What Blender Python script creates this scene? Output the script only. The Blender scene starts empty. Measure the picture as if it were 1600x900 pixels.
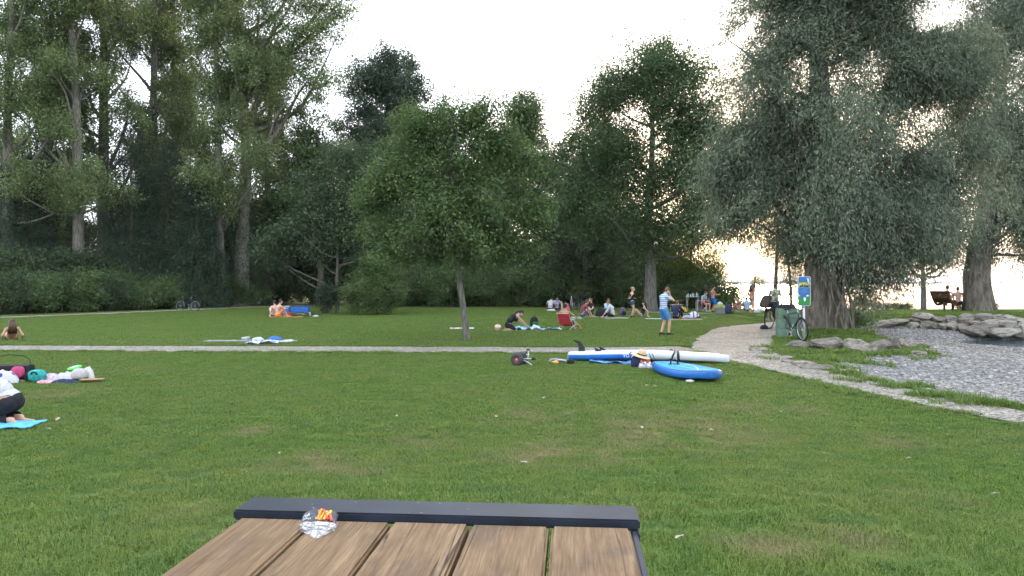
import bpy, bmesh, math, random
import numpy as np
from mathutils import Vector, Matrix, Euler

SC = bpy.context.scene
R = math.radians
# ------------------------------------------------------------------ camera, sky, sun, exposure
F, H, CX, HY = 1150.0, 1.8, 800.0, 443.0          # focal length (photo pixels), eye height, principal column, horizon row
cam = bpy.data.cameras.new('camera'); cam_ob = bpy.data.objects.new('camera', cam)
SC.collection.objects.link(cam_ob); SC.camera = cam_ob
cam.sensor_width = 36.0; cam.lens = F / 1600.0 * 36.0
cam.shift_y = -7.0 / 1600.0
cam.clip_start = 0.05; cam.clip_end = 20000
cam_ob.location = (0, 0, H); cam_ob.rotation_euler = (R(90), 0, 0)

SUN_AZ, SUN_EL = R(19.0), R(7.0)                   # low evening sun over the lake, right of the view axis
world = bpy.data.worlds.new('World'); SC.world = world; world.use_nodes = True
wn, wl = world.node_tree.nodes, world.node_tree.links
bg = wn['Background']
sky = wn.new('ShaderNodeTexSky'); sky.sky_type = 'NISHITA'; sky.sun_disc = False
sky.sun_elevation = SUN_EL; sky.sun_rotation = SUN_AZ
sky.air_density = 1.0; sky.dust_density = 3.0; sky.ozone_density = 1.0
veil = wn.new('ShaderNodeMix'); veil.data_type = 'RGBA'           # thin even high cloud over the whole dome
veil.inputs[0].default_value = 0.78
veil.inputs[7].default_value = (6.3, 6.75, 7.6, 1)
wl.new(sky.outputs[0], veil.inputs[6]); wl.new(veil.outputs[2], bg.inputs[0])
bg.inputs[1].default_value = 0.13
sun = bpy.data.lights.new('sun', 'SUN'); sun.energy = 1.0; sun.angle = R(10); sun.color = (1.0, 0.70, 0.45)
sun_ob = bpy.data.objects.new('sun', sun); SC.collection.objects.link(sun_ob)
_sd = Vector((math.sin(SUN_AZ) * math.cos(SUN_EL), math.cos(SUN_AZ) * math.cos(SUN_EL), math.sin(SUN_EL)))
sun_ob.rotation_euler = _sd.to_track_quat('Z', 'Y').to_euler()
vs = SC.view_settings
vs.view_transform = 'Standard'; vs.look = 'None'; vs.gamma = 1.0; vs.use_curve_mapping = False
vs.exposure = 1.82
SC.cycles.max_bounces = 4; SC.cycles.diffuse_bounces = 2; SC.cycles.glossy_bounces = 2; SC.cycles.transmission_bounces = 4
SC.cycles.transparent_max_bounces = 8; SC.cycles.use_denoising = True; SC.cycles.use_adaptive_sampling = True; SC.cycles.adaptive_threshold = 0.04
SC.cycles.caustics_reflective = False; SC.cycles.caustics_refractive = False

# ------------------------------------------------------------------ materials
def nodes_of(name):
    m = bpy.data.materials.new(name); m.use_nodes = True
    return m, m.node_tree.nodes, m.node_tree.links, m.node_tree.nodes['Principled BSDF']

def mat(name, col, rough=0.6, var=0.15, scale=8.0, bump=0.0, bscale=40.0, metal=0.0, spec=0.4, col2=None, detail=4.0):
    m, n, l, b = nodes_of(name)
    b.inputs['Roughness'].default_value = rough; b.inputs['Metallic'].default_value = metal
    b.inputs['Specular IOR Level'].default_value = spec
    tc = n.new('ShaderNodeTexCoord')
    no = n.new('ShaderNodeTexNoise'); no.inputs['Scale'].default_value = scale; no.inputs['Detail'].default_value = detail
    l.new(tc.outputs['Object'], no.inputs['Vector'])
    mx = n.new('ShaderNodeMix'); mx.data_type = 'RGBA'
    c2 = col2 or tuple(min(1, c * (1 + var)) for c in col)
    c1 = col if col2 else tuple(c * (1 - var) for c in col)
    mx.inputs[6].default_value = (*c1, 1); mx.inputs[7].default_value = (*c2, 1)
    mr = n.new('ShaderNodeMapRange'); mr.inputs[1].default_value = 0.35; mr.inputs[2].default_value = 0.65
    l.new(no.outputs[0], mr.inputs[0]); l.new(mr.outputs[0], mx.inputs[0]); l.new(mx.outputs[2], b.inputs['Base Color'])
    if bump:
        n2 = n.new('ShaderNodeTexNoise'); n2.inputs['Scale'].default_value = bscale; n2.inputs['Detail'].default_value = 5
        l.new(tc.outputs['Object'], n2.inputs['Vector'])
        bp = n.new('ShaderNodeBump'); bp.inputs['Strength'].default_value = bump; bp.inputs['Distance'].default_value = 0.02
        l.new(n2.outputs[0], bp.inputs['Height']); l.new(bp.outputs[0], b.inputs['Normal'])
    return m

def leaf_mat(name, c_dark, c_light, trans=0.3, c_trans=None, rough=0.55):
    m, n, l, b = nodes_of(name)
    at_ = n.new('ShaderNodeAttribute'); at_.attribute_name = 'tone'
    mx = n.new('ShaderNodeMix'); mx.data_type = 'RGBA'
    mx.inputs[6].default_value = (*c_dark, 1); mx.inputs[7].default_value = (*c_light, 1)
    l.new(at_.outputs['Fac'], mx.inputs[0]); l.new(mx.outputs[2], b.inputs['Base Color'])
    b.inputs['Roughness'].default_value = rough; b.inputs['Specular IOR Level'].default_value = 0.25
    t = n.new('ShaderNodeBsdfTranslucent')
    hs = n.new('ShaderNodeHueSaturation'); hs.inputs['Value'].default_value = 1.25; hs.inputs['Saturation'].default_value = 1.1; hs.inputs['Hue'].default_value = 0.485
    l.new(mx.outputs[2], hs.inputs['Color']); l.new(hs.outputs[0], t.inputs[0])
    ms = n.new('ShaderNodeMixShader'); ms.inputs[0].default_value = trans
    l.new(b.outputs[0], ms.inputs[1]); l.new(t.outputs[0], ms.inputs[2])
    l.new(ms.outputs[0], n['Material Output'].inputs[0])
    return m

def bark_mat(name, col, col2, scale=6.0):
    m, n, l, b = nodes_of(name)
    tc = n.new('ShaderNodeTexCoord'); mp = n.new('ShaderNodeMapping'); mp.inputs['Scale'].default_value = (scale, scale, scale * 0.22)
    l.new(tc.outputs['Object'], mp.inputs[0])
    no = n.new('ShaderNodeTexNoise'); no.inputs['Scale'].default_value = 2.2; no.inputs['Detail'].default_value = 7; no.inputs['Roughness'].default_value = 0.65
    l.new(mp.outputs[0], no.inputs['Vector'])
    cr = n.new('ShaderNodeValToRGB'); cr.color_ramp.elements[0].position = 0.36; cr.color_ramp.elements[1].position = 0.66
    cr.color_ramp.elements[0].color = (*col, 1); cr.color_ramp.elements[1].color = (*col2, 1)
    l.new(no.outputs[0], cr.inputs[0]); l.new(cr.outputs[0], b.inputs['Base Color'])
    bp = n.new('ShaderNodeBump'); bp.inputs['Strength'].default_value = 0.9; bp.inputs['Distance'].default_value = 0.05
    l.new(no.outputs[0], bp.inputs['Height']); l.new(bp.outputs[0], b.inputs['Normal'])
    b.inputs['Roughness'].default_value = 0.9; b.inputs['Specular IOR Level'].default_value = 0.15
    return m

# ------------------------------------------------------------------ object helpers
COL = SC.collection
def tag(o, label=None, cat=None, group=None, kind=None):
    if label: o['label'] = label
    if cat: o['category'] = cat
    if group: o['group'] = group
    if kind: o['kind'] = kind
    return o
def empty(name, loc, rz=0.0, label=None, cat=None, group=None):
    o = bpy.data.objects.new(name, None); COL.objects.link(o)
    o.empty_display_size = 0.1
    o.location = loc; o.rotation_euler = (0, 0, rz)
    return tag(o, label, cat, group)
def link(name, me, m=None, parent=None, loc=None):
    o = bpy.data.objects.new(name, me); COL.objects.link(o)
    if m is not None and not me.materials: me.materials.append(m)
    if parent is not None: o.parent = parent
    if loc is not None: o.location = loc
    return o
def mesh_np(name, v, loops, starts, smooth=False):
    v = np.asarray(v, np.float32); loops = np.asarray(loops, np.int32).ravel(); starts = np.asarray(starts, np.int32)
    me = bpy.data.meshes.new(name)
    me.vertices.add(len(v)); me.vertices.foreach_set('co', v.ravel())
    me.loops.add(len(loops)); me.loops.foreach_set('vertex_index', loops)
    me.polygons.add(len(starts)); me.polygons.foreach_set('loop_start', starts)
    if smooth: me.polygons.foreach_set('use_smooth', np.ones(len(starts), bool))
    me.update(calc_edges=True); me.validate()
    return me
def mesh_quads(name, v, q, smooth=False):
    q = np.asarray(q, np.int32).reshape(-1, 4)
    return mesh_np(name, v, q, np.arange(len(q)) * 4, smooth)
def copy_tree(o, parent=None):
    c = o.copy(); COL.objects.link(c); c.parent = parent
    for ch in o.children: copy_tree(ch, c)
    return c

class MB:
    """collects boxes, tubes, lathes, prisms ... and links them as ONE mesh"""
    def __init__(self): self.v = []; self.f = []
    def add(self, v, f):
        k = len(self.v); self.v += [tuple(p) for p in v]; self.f += [tuple(i + k for i in q) for q in f]; return self
    def box(self, c, s, rot=None, taper=1.0):
        x, y, z = s[0] / 2, s[1] / 2, s[2] / 2; t = taper
        P_ = [(-x, -y, -z), (x, -y, -z), (x, y, -z), (-x, y, -z), (-x * t, -y * t, z), (x * t, -y * t, z), (x * t, y * t, z), (-x * t, y * t, z)]
        M_ = Euler(rot).to_matrix() if rot else Matrix.Identity(3)
        c = Vector(c)
        return self.add([c + M_ @ Vector(p) for p in P_], [(0, 3, 2, 1), (4, 5, 6, 7), (0, 1, 5, 4), (1, 2, 6, 5), (2, 3, 7, 6), (3, 0, 4, 7)])
    def tube(self, pts, rad, n=8, cap=True):
        pts = [Vector(p) for p in pts]
        if not hasattr(rad, '__len__'): rad = [rad] * len(pts)
        vs_, fs_ = [], []; up = None
        for i, p in enumerate(pts):
            t = (pts[min(i + 1, len(pts) - 1)] - pts[max(i - 1, 0)]).normalized()
            if up is None: up = t.orthogonal().normalized()
            up = (up - t * up.dot(t)); up = up.normalized() if up.length > 1e-6 else t.orthogonal().normalized()
            b = t.cross(up)
            for k in range(n):
                a = 2 * math.pi * k / n
                vs_.append(p + (up * math.cos(a) + b * math.sin(a)) * rad[i])
        for i in range(len(pts) - 1):
            for k in range(n):
                k2 = (k + 1) % n
                fs_.append((i * n + k, i * n + k2, (i + 1) * n + k2, (i + 1) * n + k))
        if cap:
            fs_.append(tuple(range(n))[::-1]); fs_.append(tuple((len(pts) - 1) * n + k for k in range(n)))
        return self.add(vs_, fs_)
    def ring(self, c, axis, r, rt, n=28, m=8):
        axis = Vector(axis).normalized(); u = axis.orthogonal().normalized(); w = axis.cross(u); c = Vector(c)
        vs_, fs_ = [], []
        for i in range(n):
            a = 2 * math.pi * i / n; d = u * math.cos(a) + w * math.sin(a)
            for k in range(m):
                b = 2 * math.pi * k / m
                vs_.append(c + d * (r + rt * math.cos(b)) + axis * (rt * math.sin(b)))
        for i in range(n):
            for k in range(m):
                fs_.append((i * m + k, ((i + 1) % n) * m + k, ((i + 1) % n) * m + (k + 1) % m, i * m + (k + 1) % m))
        return self.add(vs_, fs_)
    def lathe(self, prof, c=(0, 0, 0), n=24, sx=1.0, sy=1.0, axis=None):
        M_ = Vector(axis).to_track_quat('Z', 'Y').to_matrix() if axis else Matrix.Identity(3)
        vs_, fs_ = [], []; c = Vector(c)
        for r, z in prof:
            for k in range(n):
                a = 2 * math.pi * k / n
                vs_.append(c + M_ @ Vector((r * math.cos(a) * sx, r * math.sin(a) * sy, z)))
        for i in range(len(prof) - 1):
            for k in range(n):
                k2 = (k + 1) % n
                fs_.append((i * n + k, i * n + k2, (i + 1) * n + k2, (i + 1) * n + k))
        if prof[0][0] > 1e-6: fs_.append(tuple(range(n))[::-1])
        if prof[-1][0] > 1e-6: fs_.append(tuple((len(prof) - 1) * n + k for k in range(n)))
        return self.add(vs_, fs_)
    def ell(self, c, r, rot=None, n=14, m=9):
        M_ = Euler(rot).to_matrix() if rot else Matrix.Identity(3); c = Vector(c); vs_, fs_ = [], []
        for i in range(m + 1):
            th = math.pi * i / m
            for k in range(n):
                a = 2 * math.pi * k / n
                vs_.append(c + M_ @ Vector((r[0] * math.sin(th) * math.cos(a), r[1] * math.sin(th) * math.sin(a), -r[2] * math.cos(th))))
        for i in range(m):
            for k in range(n):
                k2 = (k + 1) % n
                fs_.append((i * n + k, i * n + k2, (i + 1) * n + k2, (i + 1) * n + k))
        return self.add(vs_, fs_)
    def prism(self, poly, axis_vec):
        """poly: 3-D outline; extruded by axis_vec"""
        a = Vector(axis_vec); n = len(poly); p = [Vector(q) for q in poly]
        fs_ = [tuple(range(n))[::-1], tuple(range(n, 2 * n))] + [(i, (i + 1) % n, n + (i + 1) % n, n + i) for i in range(n)]
        return self.add(p + [q + a for q in p], fs_)
    def build(self, name, m=None, parent=None, loc=None, smooth=False, bevel=0.0, fix=True, sub=0):
        me = bpy.data.meshes.new(name); me.from_pydata(self.v, [], self.f)
        bm = bmesh.new(); bm.from_mesh(me)
        bmesh.ops.remove_doubles(bm, verts=bm.verts, dist=1e-6)
        if fix: bmesh.ops.recalc_face_normals(bm, faces=bm.faces)
        if bevel:
            bmesh.ops.bevel(bm, geom=[e for e in bm.edges if len(e.link_faces) == 2 and e.calc_face_angle(0) > 0.6], offset=bevel, segments=2, affect='EDGES', clamp_overlap=True)
        if sub:
            bmesh.ops.subdivide_edges(bm, edges=bm.edges, cuts=sub, use_grid_fill=True)
        bm.to_mesh(me); bm.free()
        if smooth: me.shade_smooth()
        return link(name, me, m, parent, loc)

# ------------------------------------------------------------------ terrain functions (world metres, camera at the origin looking along +Y)
def sstep(a, b, x):
    t = np.clip((np.asarray(x, float) - a) / (b - a), 0, 1); return t * t * (3 - 2 * t)
def _hash(ix, iy, iz, seed):
    h = (ix.astype(np.int64) * 374761393 + iy.astype(np.int64) * 668265263 + iz.astype(np.int64) * 2147483647 + seed * 1442695041) & 0x7fffffff
    h = ((h ^ (h >> 13)) * 1274126177) & 0x7fffffff
    return ((h ^ (h >> 16)) & 0xffff) / 65535.0
def vnoise(x, y, z=None, seed=0):
    x = np.asarray(x, float); y = np.asarray(y, float); z = np.zeros_like(x) if z is None else np.asarray(z, float)
    fx, fy, fz = np.floor(x), np.floor(y), np.floor(z); ux, uy, uz = x - fx, y - fy, z - fz
    ux, uy, uz = [u * u * (3 - 2 * u) for u in (ux, uy, uz)]; out = 0
    for i in (0, 1):
        for j in (0, 1):
            for k in (0, 1):
                w = (ux if i else 1 - ux) * (uy if j else 1 - uy) * (uz if k else 1 - uz)
                out = out + w * _hash(fx + i, fy + j, fz + k, seed)
    return out * 2 - 1
def fbm(x, y, z=None, seed=0, oct=3):
    s, a, t = 0, 1.0, 0
    for o in range(oct):
        k = 2.0 ** o; s = s + a * vnoise(x * k, y * k, None if z is None else z * k, seed + o); t += a; a *= 0.5
    return s / t
def sdf(poly, x, y):
    """signed distance to a polygon, positive inside"""
    x = np.asarray(x, float); y = np.asarray(y, float); d = np.full(x.shape, 1e18); ins = np.zeros(x.shape, bool)
    n = len(poly)
    for i in range(n):
        ax, ay = poly[i]; bx, by = poly[(i + 1) % n]
        ex, ey = bx - ax, by - ay
        t = np.clip(((x - ax) * ex + (y - ay) * ey) / (ex * ex + ey * ey), 0, 1)
        d = np.minimum(d, (x - ax - t * ex) ** 2 + (y - ay - t * ey) ** 2)
        c = ((ay > y) != (by > y)) & (x < (bx - ax) * (y - ay) / ((by - ay) if by != ay else 1e-9) + ax)
        ins ^= c
    return np.where(ins, 1, -1) * np.sqrt(d)
LAKE_Z = -0.47
BEACH = [(7.9, 9.8), (7.25, 11.2), (6.85, 12.4), (6.72, 13.8), (6.75, 15.3), (7.2, 16.6), (8.7, 18.0), (10.6, 19.3), (11.6, 20.5), (11.9, 23.0), (11.9, 26.5), (12.3, 29.8),
         (13.2, 31.5), (15.2, 31.6), (17.6, 31.0), (19.5, 30.7), (30, 30.9), (40, 20), (38, 6), (12, 3.5), (9.3, 6.5)]
LAKE = [(10.5, 58), (14.5, 55), (17, 50), (19.5, 44.5), (24, 43), (31, 42), (34, 38), (33, 31.5), (28, 30.3), (19.4, 30.1), (17.9, 29.3), (17.2, 27.6), (17.9, 25.8), (20, 24.4), (24, 22), (30, 14),
        (60, 0), (600, -200), (9000, -3000), (9000, 9000), (1500, 9000), (150, 900), (24, 140)]
def gz(x, y, ground=False):
    x = np.asarray(x, float); y = np.asarray(y, float)
    r = np.hypot(x, y)
    z = 0.52 * (1 - sstep(1.8, 8.5, r))
    z = z + 0.38 * sstep(31.2, 34.0, y) * sstep(11.0, 14.5, x) * (1 - sstep(39.5, 44.5, y))
    z = z + 0.24 * np.exp(-((x - 11.0) ** 2 + (y - 26.2) ** 2) / (2 * 2.3 ** 2))
    b = sdf(BEACH, x, y)
    z = z * (1 - sstep(0.0, 1.2, b)) - 0.30 * sstep(-0.3, 3.0, b) - 0.03 * sstep(4.0, 9.0, b)
    lk = sdf(LAKE, x, y)
    z = z - 0.17 * sstep(-3.0, 0.4, lk) * (b > 0) - 1.6 * sstep(-0.6, 2.6, lk)
    if ground: z = z - 0.10 * sstep(0.15, 0.5, b)
    return z
def g1(x, y): return float(gz(np.array([x]), np.array([y]))[0])
def P(px, py):
    """ground point seen at photo pixel (px, py)"""
    dx, dz = (px - CX) / F, -(py - HY) / F
    Y = np.concatenate([np.arange(1.0, 60, 0.02), np.arange(60, 400, 0.5)])
    k = np.nonzero(H + dz * Y <= gz(dx * Y, Y))[0]
    Yk = float(Y[k[0]]) if len(k) else 60.0
    return Vector((dx * Yk, Yk, g1(dx * Yk, Yk)))
def at(px, py, Y): return Vector(((px - CX) / F * Y, Y, H - (py - HY) / F * Y))
def spot(px, Y):
    x = (px - CX) / F * Y; return Vector((x, Y, g1(x, Y)))

# paths: (x, y, full width)
PATHS = {
 'near': [(-34, 21.2, 1.7), (-14, 20.35, 1.7), (-4, 20.0, 1.7), (1.0, 19.75, 1.6), (4.0, 19.9, 1.7), (5.2, 20.2, 1.6)],
 'shore': [(7.6, 6.5, 0.9), (6.85, 9.6, 0.9), (6.4, 11.3, 0.95), (6.1, 13.2, 1.0), (5.8, 15.4, 1.15), (5.7, 17.6, 1.5), (6.1, 20.4, 2.3), (7.1, 23.6, 2.3), (8.7, 27.2, 2.5), (10.2, 30.2, 2.3), (12.2, 32.9, 1.5), (16.5, 35.6, 1.1), (19, 38.5, 1.0)],
 'back': [(-33, 33.0, 1.7), (-26.6, 38.4, 1.7), (-23.6, 45.0, 1.7), (-19.3, 56.5, 1.8), (-16, 60.5, 1.8), (-9, 62, 1.7)],
 'lakeside': [(7.2, 46.8, 1.1), (10.0, 44.3, 1.5), (13.0, 43.0, 1.5), (15.2, 42.2, 1.5), (17.0, 39.5, 1.2)],
}
def resample(pl, step=0.25):
    a = np.array(pl, float); s = np.r_[0, np.cumsum(np.hypot(*(np.diff(a[:, :2], axis=0).T)))]
    t = np.arange(0, s[-1], step)
    # smooth with a Catmull-Rom style interpolation
    out = []
    for k in range(3):
        f = np.interp(t, s, a[:, k]); out.append(f)
    f = np.array(out).T
    ker = np.ones(9) / 9
    for k in range(3):
        p = np.r_[np.full(4, f[0, k]), f[:, k], np.full(4, f[-1, k])]; f[:, k] = np.convolve(p, ker, 'valid')
    return f
PL = {k: resample(v) for k, v in PATHS.items()}
def path_d(x, y):
    """distance outside the nearest path edge (negative on the path)"""
    d = np.full(np.shape(x), 1e9)
    for pl in PL.values():
        q = pl[::2]
        for i in range(0, len(q), 60):
            s = q[i:i + 60]
            dd = np.hypot(x[:, None] - s[None, :, 0], y[:, None] - s[None, :, 1]) - s[None, :, 2] / 2
            d = np.minimum(d, dd.min(1))
    return d

# ------------------------------------------------------------------ setting: ground, paths, beach, lake, far hills
def ground_tint(n, l, worn_col, base):
    """adds the worn, dry patches of the lawn to a colour (positions of the patches are fixed to the ground)"""
    geo = n.new('ShaderNodeNewGeometry')
    noi = n.new('ShaderNodeTexNoise'); noi.inputs['Scale'].default_value = 1.7; noi.inputs['Detail'].default_value = 6; noi.inputs['Roughness'].default_value = 0.65
    l.new(geo.outputs['Position'], noi.inputs['Vector'])
    acc = None
    for (px, py, r, w) in [(870, 715, 0.9, 1.35), (1060, 672, 1.5, 1.2), (500, 725, 0.7, 1.3), (560, 735, 0.6, 1.1), (1200, 858, 0.34, 1.5), (1330, 845, 0.36, 1.0), (1255, 642, 0.34, 1.5), (100, 615, 0.9, 1.1), (390, 675, 0.4, 1.1), (1390, 690, 0.7, .9), (640, 690, 0.8, .8), (820, 650, 0.9, .9), (1480, 640, .6, .9), (950, 690, .9, 1.0), (1150, 640, .9, .8), (300, 800, .5, .6), (1450, 780, .5, .7)]:
        c = P(px, py)
        v = n.new('ShaderNodeVectorMath'); v.operation = 'DISTANCE'; v.inputs[1].default_value = c
        l.new(geo.outputs['Position'], v.inputs[0])
        m = n.new('ShaderNodeMapRange'); m.inputs[1].default_value = r * 1.25; m.inputs[2].default_value = 0.0; m.clamp = True; m.inputs[3].default_value = 0; m.inputs[4].default_value = w * .85
        l.new(v.outputs['Value'], m.inputs[0])
        if acc is None: acc = m.outputs[0]
        else:
            a = n.new('ShaderNodeMath'); a.operation = 'MAXIMUM'; l.new(acc, a.inputs[0]); l.new(m.outputs[0], a.inputs[1]); acc = a.outputs[0]
    # patch strength times broken noise
    k = n.new('ShaderNodeMapRange'); k.inputs[1].default_value = 0.36; k.inputs[2].default_value = 0.56; l.new(noi.outputs[0], k.inputs[0])
    mu = n.new('ShaderNodeMath'); mu.operation = 'MULTIPLY'; l.new(acc, mu.inputs[0]); l.new(k.outputs[0], mu.inputs[1])
    # slow variation over the whole lawn
    n2 = n.new('ShaderNodeTexNoise'); n2.inputs['Scale'].default_value = 0.55; n2.inputs['Detail'].default_value = 5; l.new(geo.outputs['Position'], n2.inputs['Vector'])
    k2 = n.new('ShaderNodeMapRange'); k2.inputs[1].default_value = 0.3; k2.inputs[2].default_value = 0.7; k2.inputs[3].default_value = 0.0; k2.inputs[4].default_value = 0.22; l.new(n2.outputs[0], k2.inputs[0])
    mx = n.new('ShaderNodeMath'); mx.operation = 'MAXIMUM'; l.new(mu.outputs[0], mx.inputs[0]); l.new(k2.outputs[0], mx.inputs[1])
    n3 = n.new('ShaderNodeTexNoise'); n3.inputs['Scale'].default_value = 2.6; n3.inputs['Detail'].default_value = 6; n3.inputs['Roughness'].default_value = 0.7; l.new(geo.outputs['Position'], n3.inputs['Vector'])
    k3 = n.new('ShaderNodeMapRange'); k3.inputs[1].default_value = 0.36; k3.inputs[2].default_value = 0.64; l.new(n3.outputs[0], k3.inputs[0])
    gm = n.new('ShaderNodeMix'); gm.data_type = 'RGBA'; gm.blend_type = 'MULTIPLY'; gm.inputs[0].default_value = 1.0
    tn = n.new('ShaderNodeMix'); tn.data_type = 'RGBA'; tn.inputs[6].default_value = (0.70, 0.86, 0.85, 1); tn.inputs[7].default_value = (1.28, 1.10, 1.0, 1)
    l.new(k3.outputs[0], tn.inputs[0]); l.new(base, gm.inputs[6]); l.new(tn.outputs[2], gm.inputs[7]); base = gm.outputs[2]
    mix = n.new('ShaderNodeMix'); mix.data_type = 'RGBA'; mix.inputs[7].default_value = (*worn_col, 1)
    l.new(base, mix.inputs[6]); l.new(mx.outputs[0], mix.inputs[0])
    return mix.outputs[2]

def rgbnode(n, c):
    r = n.new('ShaderNodeRGB'); r.outputs[0].default_value = (*c, 1); return r.outputs[0]

M_ground, n, l, b = nodes_of('lawn_soil')
no = n.new('ShaderNodeTexNoise'); no.inputs['Scale'].default_value = 14; no.inputs['Detail'].default_value = 6
ge = n.new('ShaderNodeNewGeometry'); l.new(ge.outputs['Position'], no.inputs['Vector'])
mx = n.new('ShaderNodeMix'); mx.data_type = 'RGBA'; mx.inputs[6].default_value = (0.035, 0.075, 0.014, 1); mx.inputs[7].default_value = (0.07, 0.125, 0.025, 1)
l.new(no.outputs[0], mx.inputs[0])
l.new(ground_tint(n, l, (0.16, 0.135, 0.06), mx.outputs[2]), b.inputs['Base Color'])
bp = n.new('ShaderNodeBump'); bp.inputs['Strength'].default_value = 0.6; bp.inputs['Distance'].default_value = 0.03; l.new(no.outputs[0], bp.inputs['Height']); l.new(bp.outputs[0], b.inputs['Normal'])
b.inputs['Roughness'].default_value = 0.95; b.inputs['Specular IOR Level'].default_value = 0.1

def axis_lines(a, b, step, far):
    core = list(np.arange(a, b, step)); out = list(core); s = step; v = core[-1]
    while v < far: s *= 1.22; v += s; out.append(v)
    s = step; v = a; pre = []
    while v > -far: s *= 1.22; v -= s; pre.append(v)
    return np.array(pre[::-1] + out)
xs, ys = axis_lines(-32, 36, 0.42, 9000), axis_lines(-4, 64, 0.42, 9000)
X, Y = np.meshgrid(xs, ys); Z = gz(X.ravel(), Y.ravel(), True)
rr = np.hypot(X.ravel(), Y.ravel())
Z += 0.02 * fbm(X.ravel() * .7, Y.ravel() * .7, seed=5) * (rr > 3) * (rr < 70) * (path_d(X.ravel(), Y.ravel()) > 0.5) if False else 0
nx, ny = len(xs), len(ys); idx = np.arange(nx * ny).reshape(ny, nx)
q = np.stack([idx[:-1, :-1], idx[:-1, 1:], idx[1:, 1:], idx[1:, :-1]], -1).reshape(-1, 4)
ground = link('ground', mesh_quads('ground', np.c_[X.ravel(), Y.ravel(), Z], q, True), M_ground); tag(ground, kind='structure')

def gravel_mat(name, c1, c2, c3, sc):
    m, n, l, b = nodes_of(name)
    ge = n.new('ShaderNodeNewGeometry')
    vo = n.new('ShaderNodeTexVoronoi'); vo.inputs['Scale'].default_value = sc; l.new(ge.outputs['Position'], vo.inputs['Vector'])
    no = n.new('ShaderNodeTexNoise'); no.inputs['Scale'].default_value = 1.1; no.inputs['Detail'].default_value = 5; l.new(ge.outputs['Position'], no.inputs['Vector'])
    cr = n.new('ShaderNodeValToRGB'); e = cr.color_ramp.elements; e[0].color = (*c1, 1); e[1].color = (*c3, 1); e[0].position = 0.1; e[1].position = 0.9
    el = e.new(0.5); el.color = (*c2, 1)
    sp = n.new('ShaderNodeSeparateColor'); l.new(vo.outputs['Color'], sp.inputs[0]); l.new(sp.outputs[0], cr.inputs[0])
    mx = n.new('ShaderNodeMix'); mx.data_type = 'RGBA'; mx.blend_type = 'MULTIPLY'; mx.inputs[0].default_value = 0.55
    mr = n.new('ShaderNodeMapRange'); mr.inputs[1].default_value = .3; mr.inputs[2].default_value = .7; mr.inputs[3].default_value = .55; mr.inputs[4].default_value = 1.1
    l.new(no.outputs[0], mr.inputs[0]); cc = n.new('ShaderNodeCombineColor'); [l.new(mr.outputs[0], cc.inputs[i]) for i in range(3)]
    l.new(cr.outputs[0], mx.inputs[6]); l.new(cc.outputs[0], mx.inputs[7]); l.new(mx.outputs[2], b.inputs['Base Color'])
    bp = n.new('ShaderNodeBump'); bp.inputs['Strength'].default_value = 0.8; bp.inputs['Distance'].default_value = 0.015
    l.new(vo.outputs['Distance'], bp.inputs['Height']); l.new(bp.outputs[0], b.inputs['Normal'])
    b.inputs['Roughness'].default_value = 0.9; b.inputs['Specular IOR Level'].default_value = 0.2
    return m
M_path = gravel_mat('path_gravel', (0.11, 0.10, 0.083), (0.25, 0.228, 0.192), (0.41, 0.385, 0.335), 30)
M_beach = gravel_mat('beach_gravel', (0.10, 0.10, 0.098), (0.20, 0.198, 0.193), (0.32, 0.315, 0.305), 16)

for j, (k, pl) in enumerate(PL.items()):
    t = np.gradient(pl[:, :2], axis=0); t /= np.linalg.norm(t, axis=1)[:, None]; nn = np.c_[-t[:, 1], t[:, 0]]
    V = []; K = 9; wob_ = [fbm(np.arange(len(pl)) * .35, np.full(len(pl), 7.0 * sd + j * 9), seed=3) for sd in (0, 1)]
    for i in range(len(pl)):
        for c in range(K):
            u = c / (K - 1) * 2 - 1
            w = pl[i, 2] / 2 * (1 + 0.16 * wob_[int(u > 0)][i])
            p = pl[i, :2] + nn[i] * u * w
            V.append((p[0], p[1]))
    V = np.array(V); ii = np.arange(len(pl) * K).reshape(len(pl), K)
    q = np.stack([ii[:-1, :-1], ii[1:, :-1], ii[1:, 1:], ii[:-1, 1:]], -1).reshape(-1, 4)
    o = link(['path', 'shore_path', 'back_path', 'lakeside_path'][j], mesh_quads(k, np.c_[V, gz(V[:, 0], V[:, 1]) + 0.016 + 0.006 * j], q[:, ::-1], True), M_path); tag(o, kind='structure')

bx, by = np.meshgrid(np.arange(6.6, 34, 0.22), np.arange(5, 31.4, 0.22)); nb = bx.shape
wob = 0.2 * fbm(bx.ravel() * .9, by.ravel() * .9, seed=8)
bd = sdf(BEACH, bx.ravel(), by.ravel()) + wob
bz = gz(bx.ravel(), by.ravel()) + 0.012 + 0.03 * fbm(bx.ravel() * 1.3, by.ravel() * 1.3, seed=4) * (bd > 1)
ii = np.arange(bx.size).reshape(nb); q = np.stack([ii[:-1, :-1], ii[:-1, 1:], ii[1:, 1:], ii[1:, :-1]], -1).reshape(-1, 4)
q = q[(bd[q] > -0.05).all(1)]
beach = link('beach', mesh_quads('beach', np.c_[bx.ravel(), by.ravel(), bz], q, True), M_beach); tag(beach, kind='structure')

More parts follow.
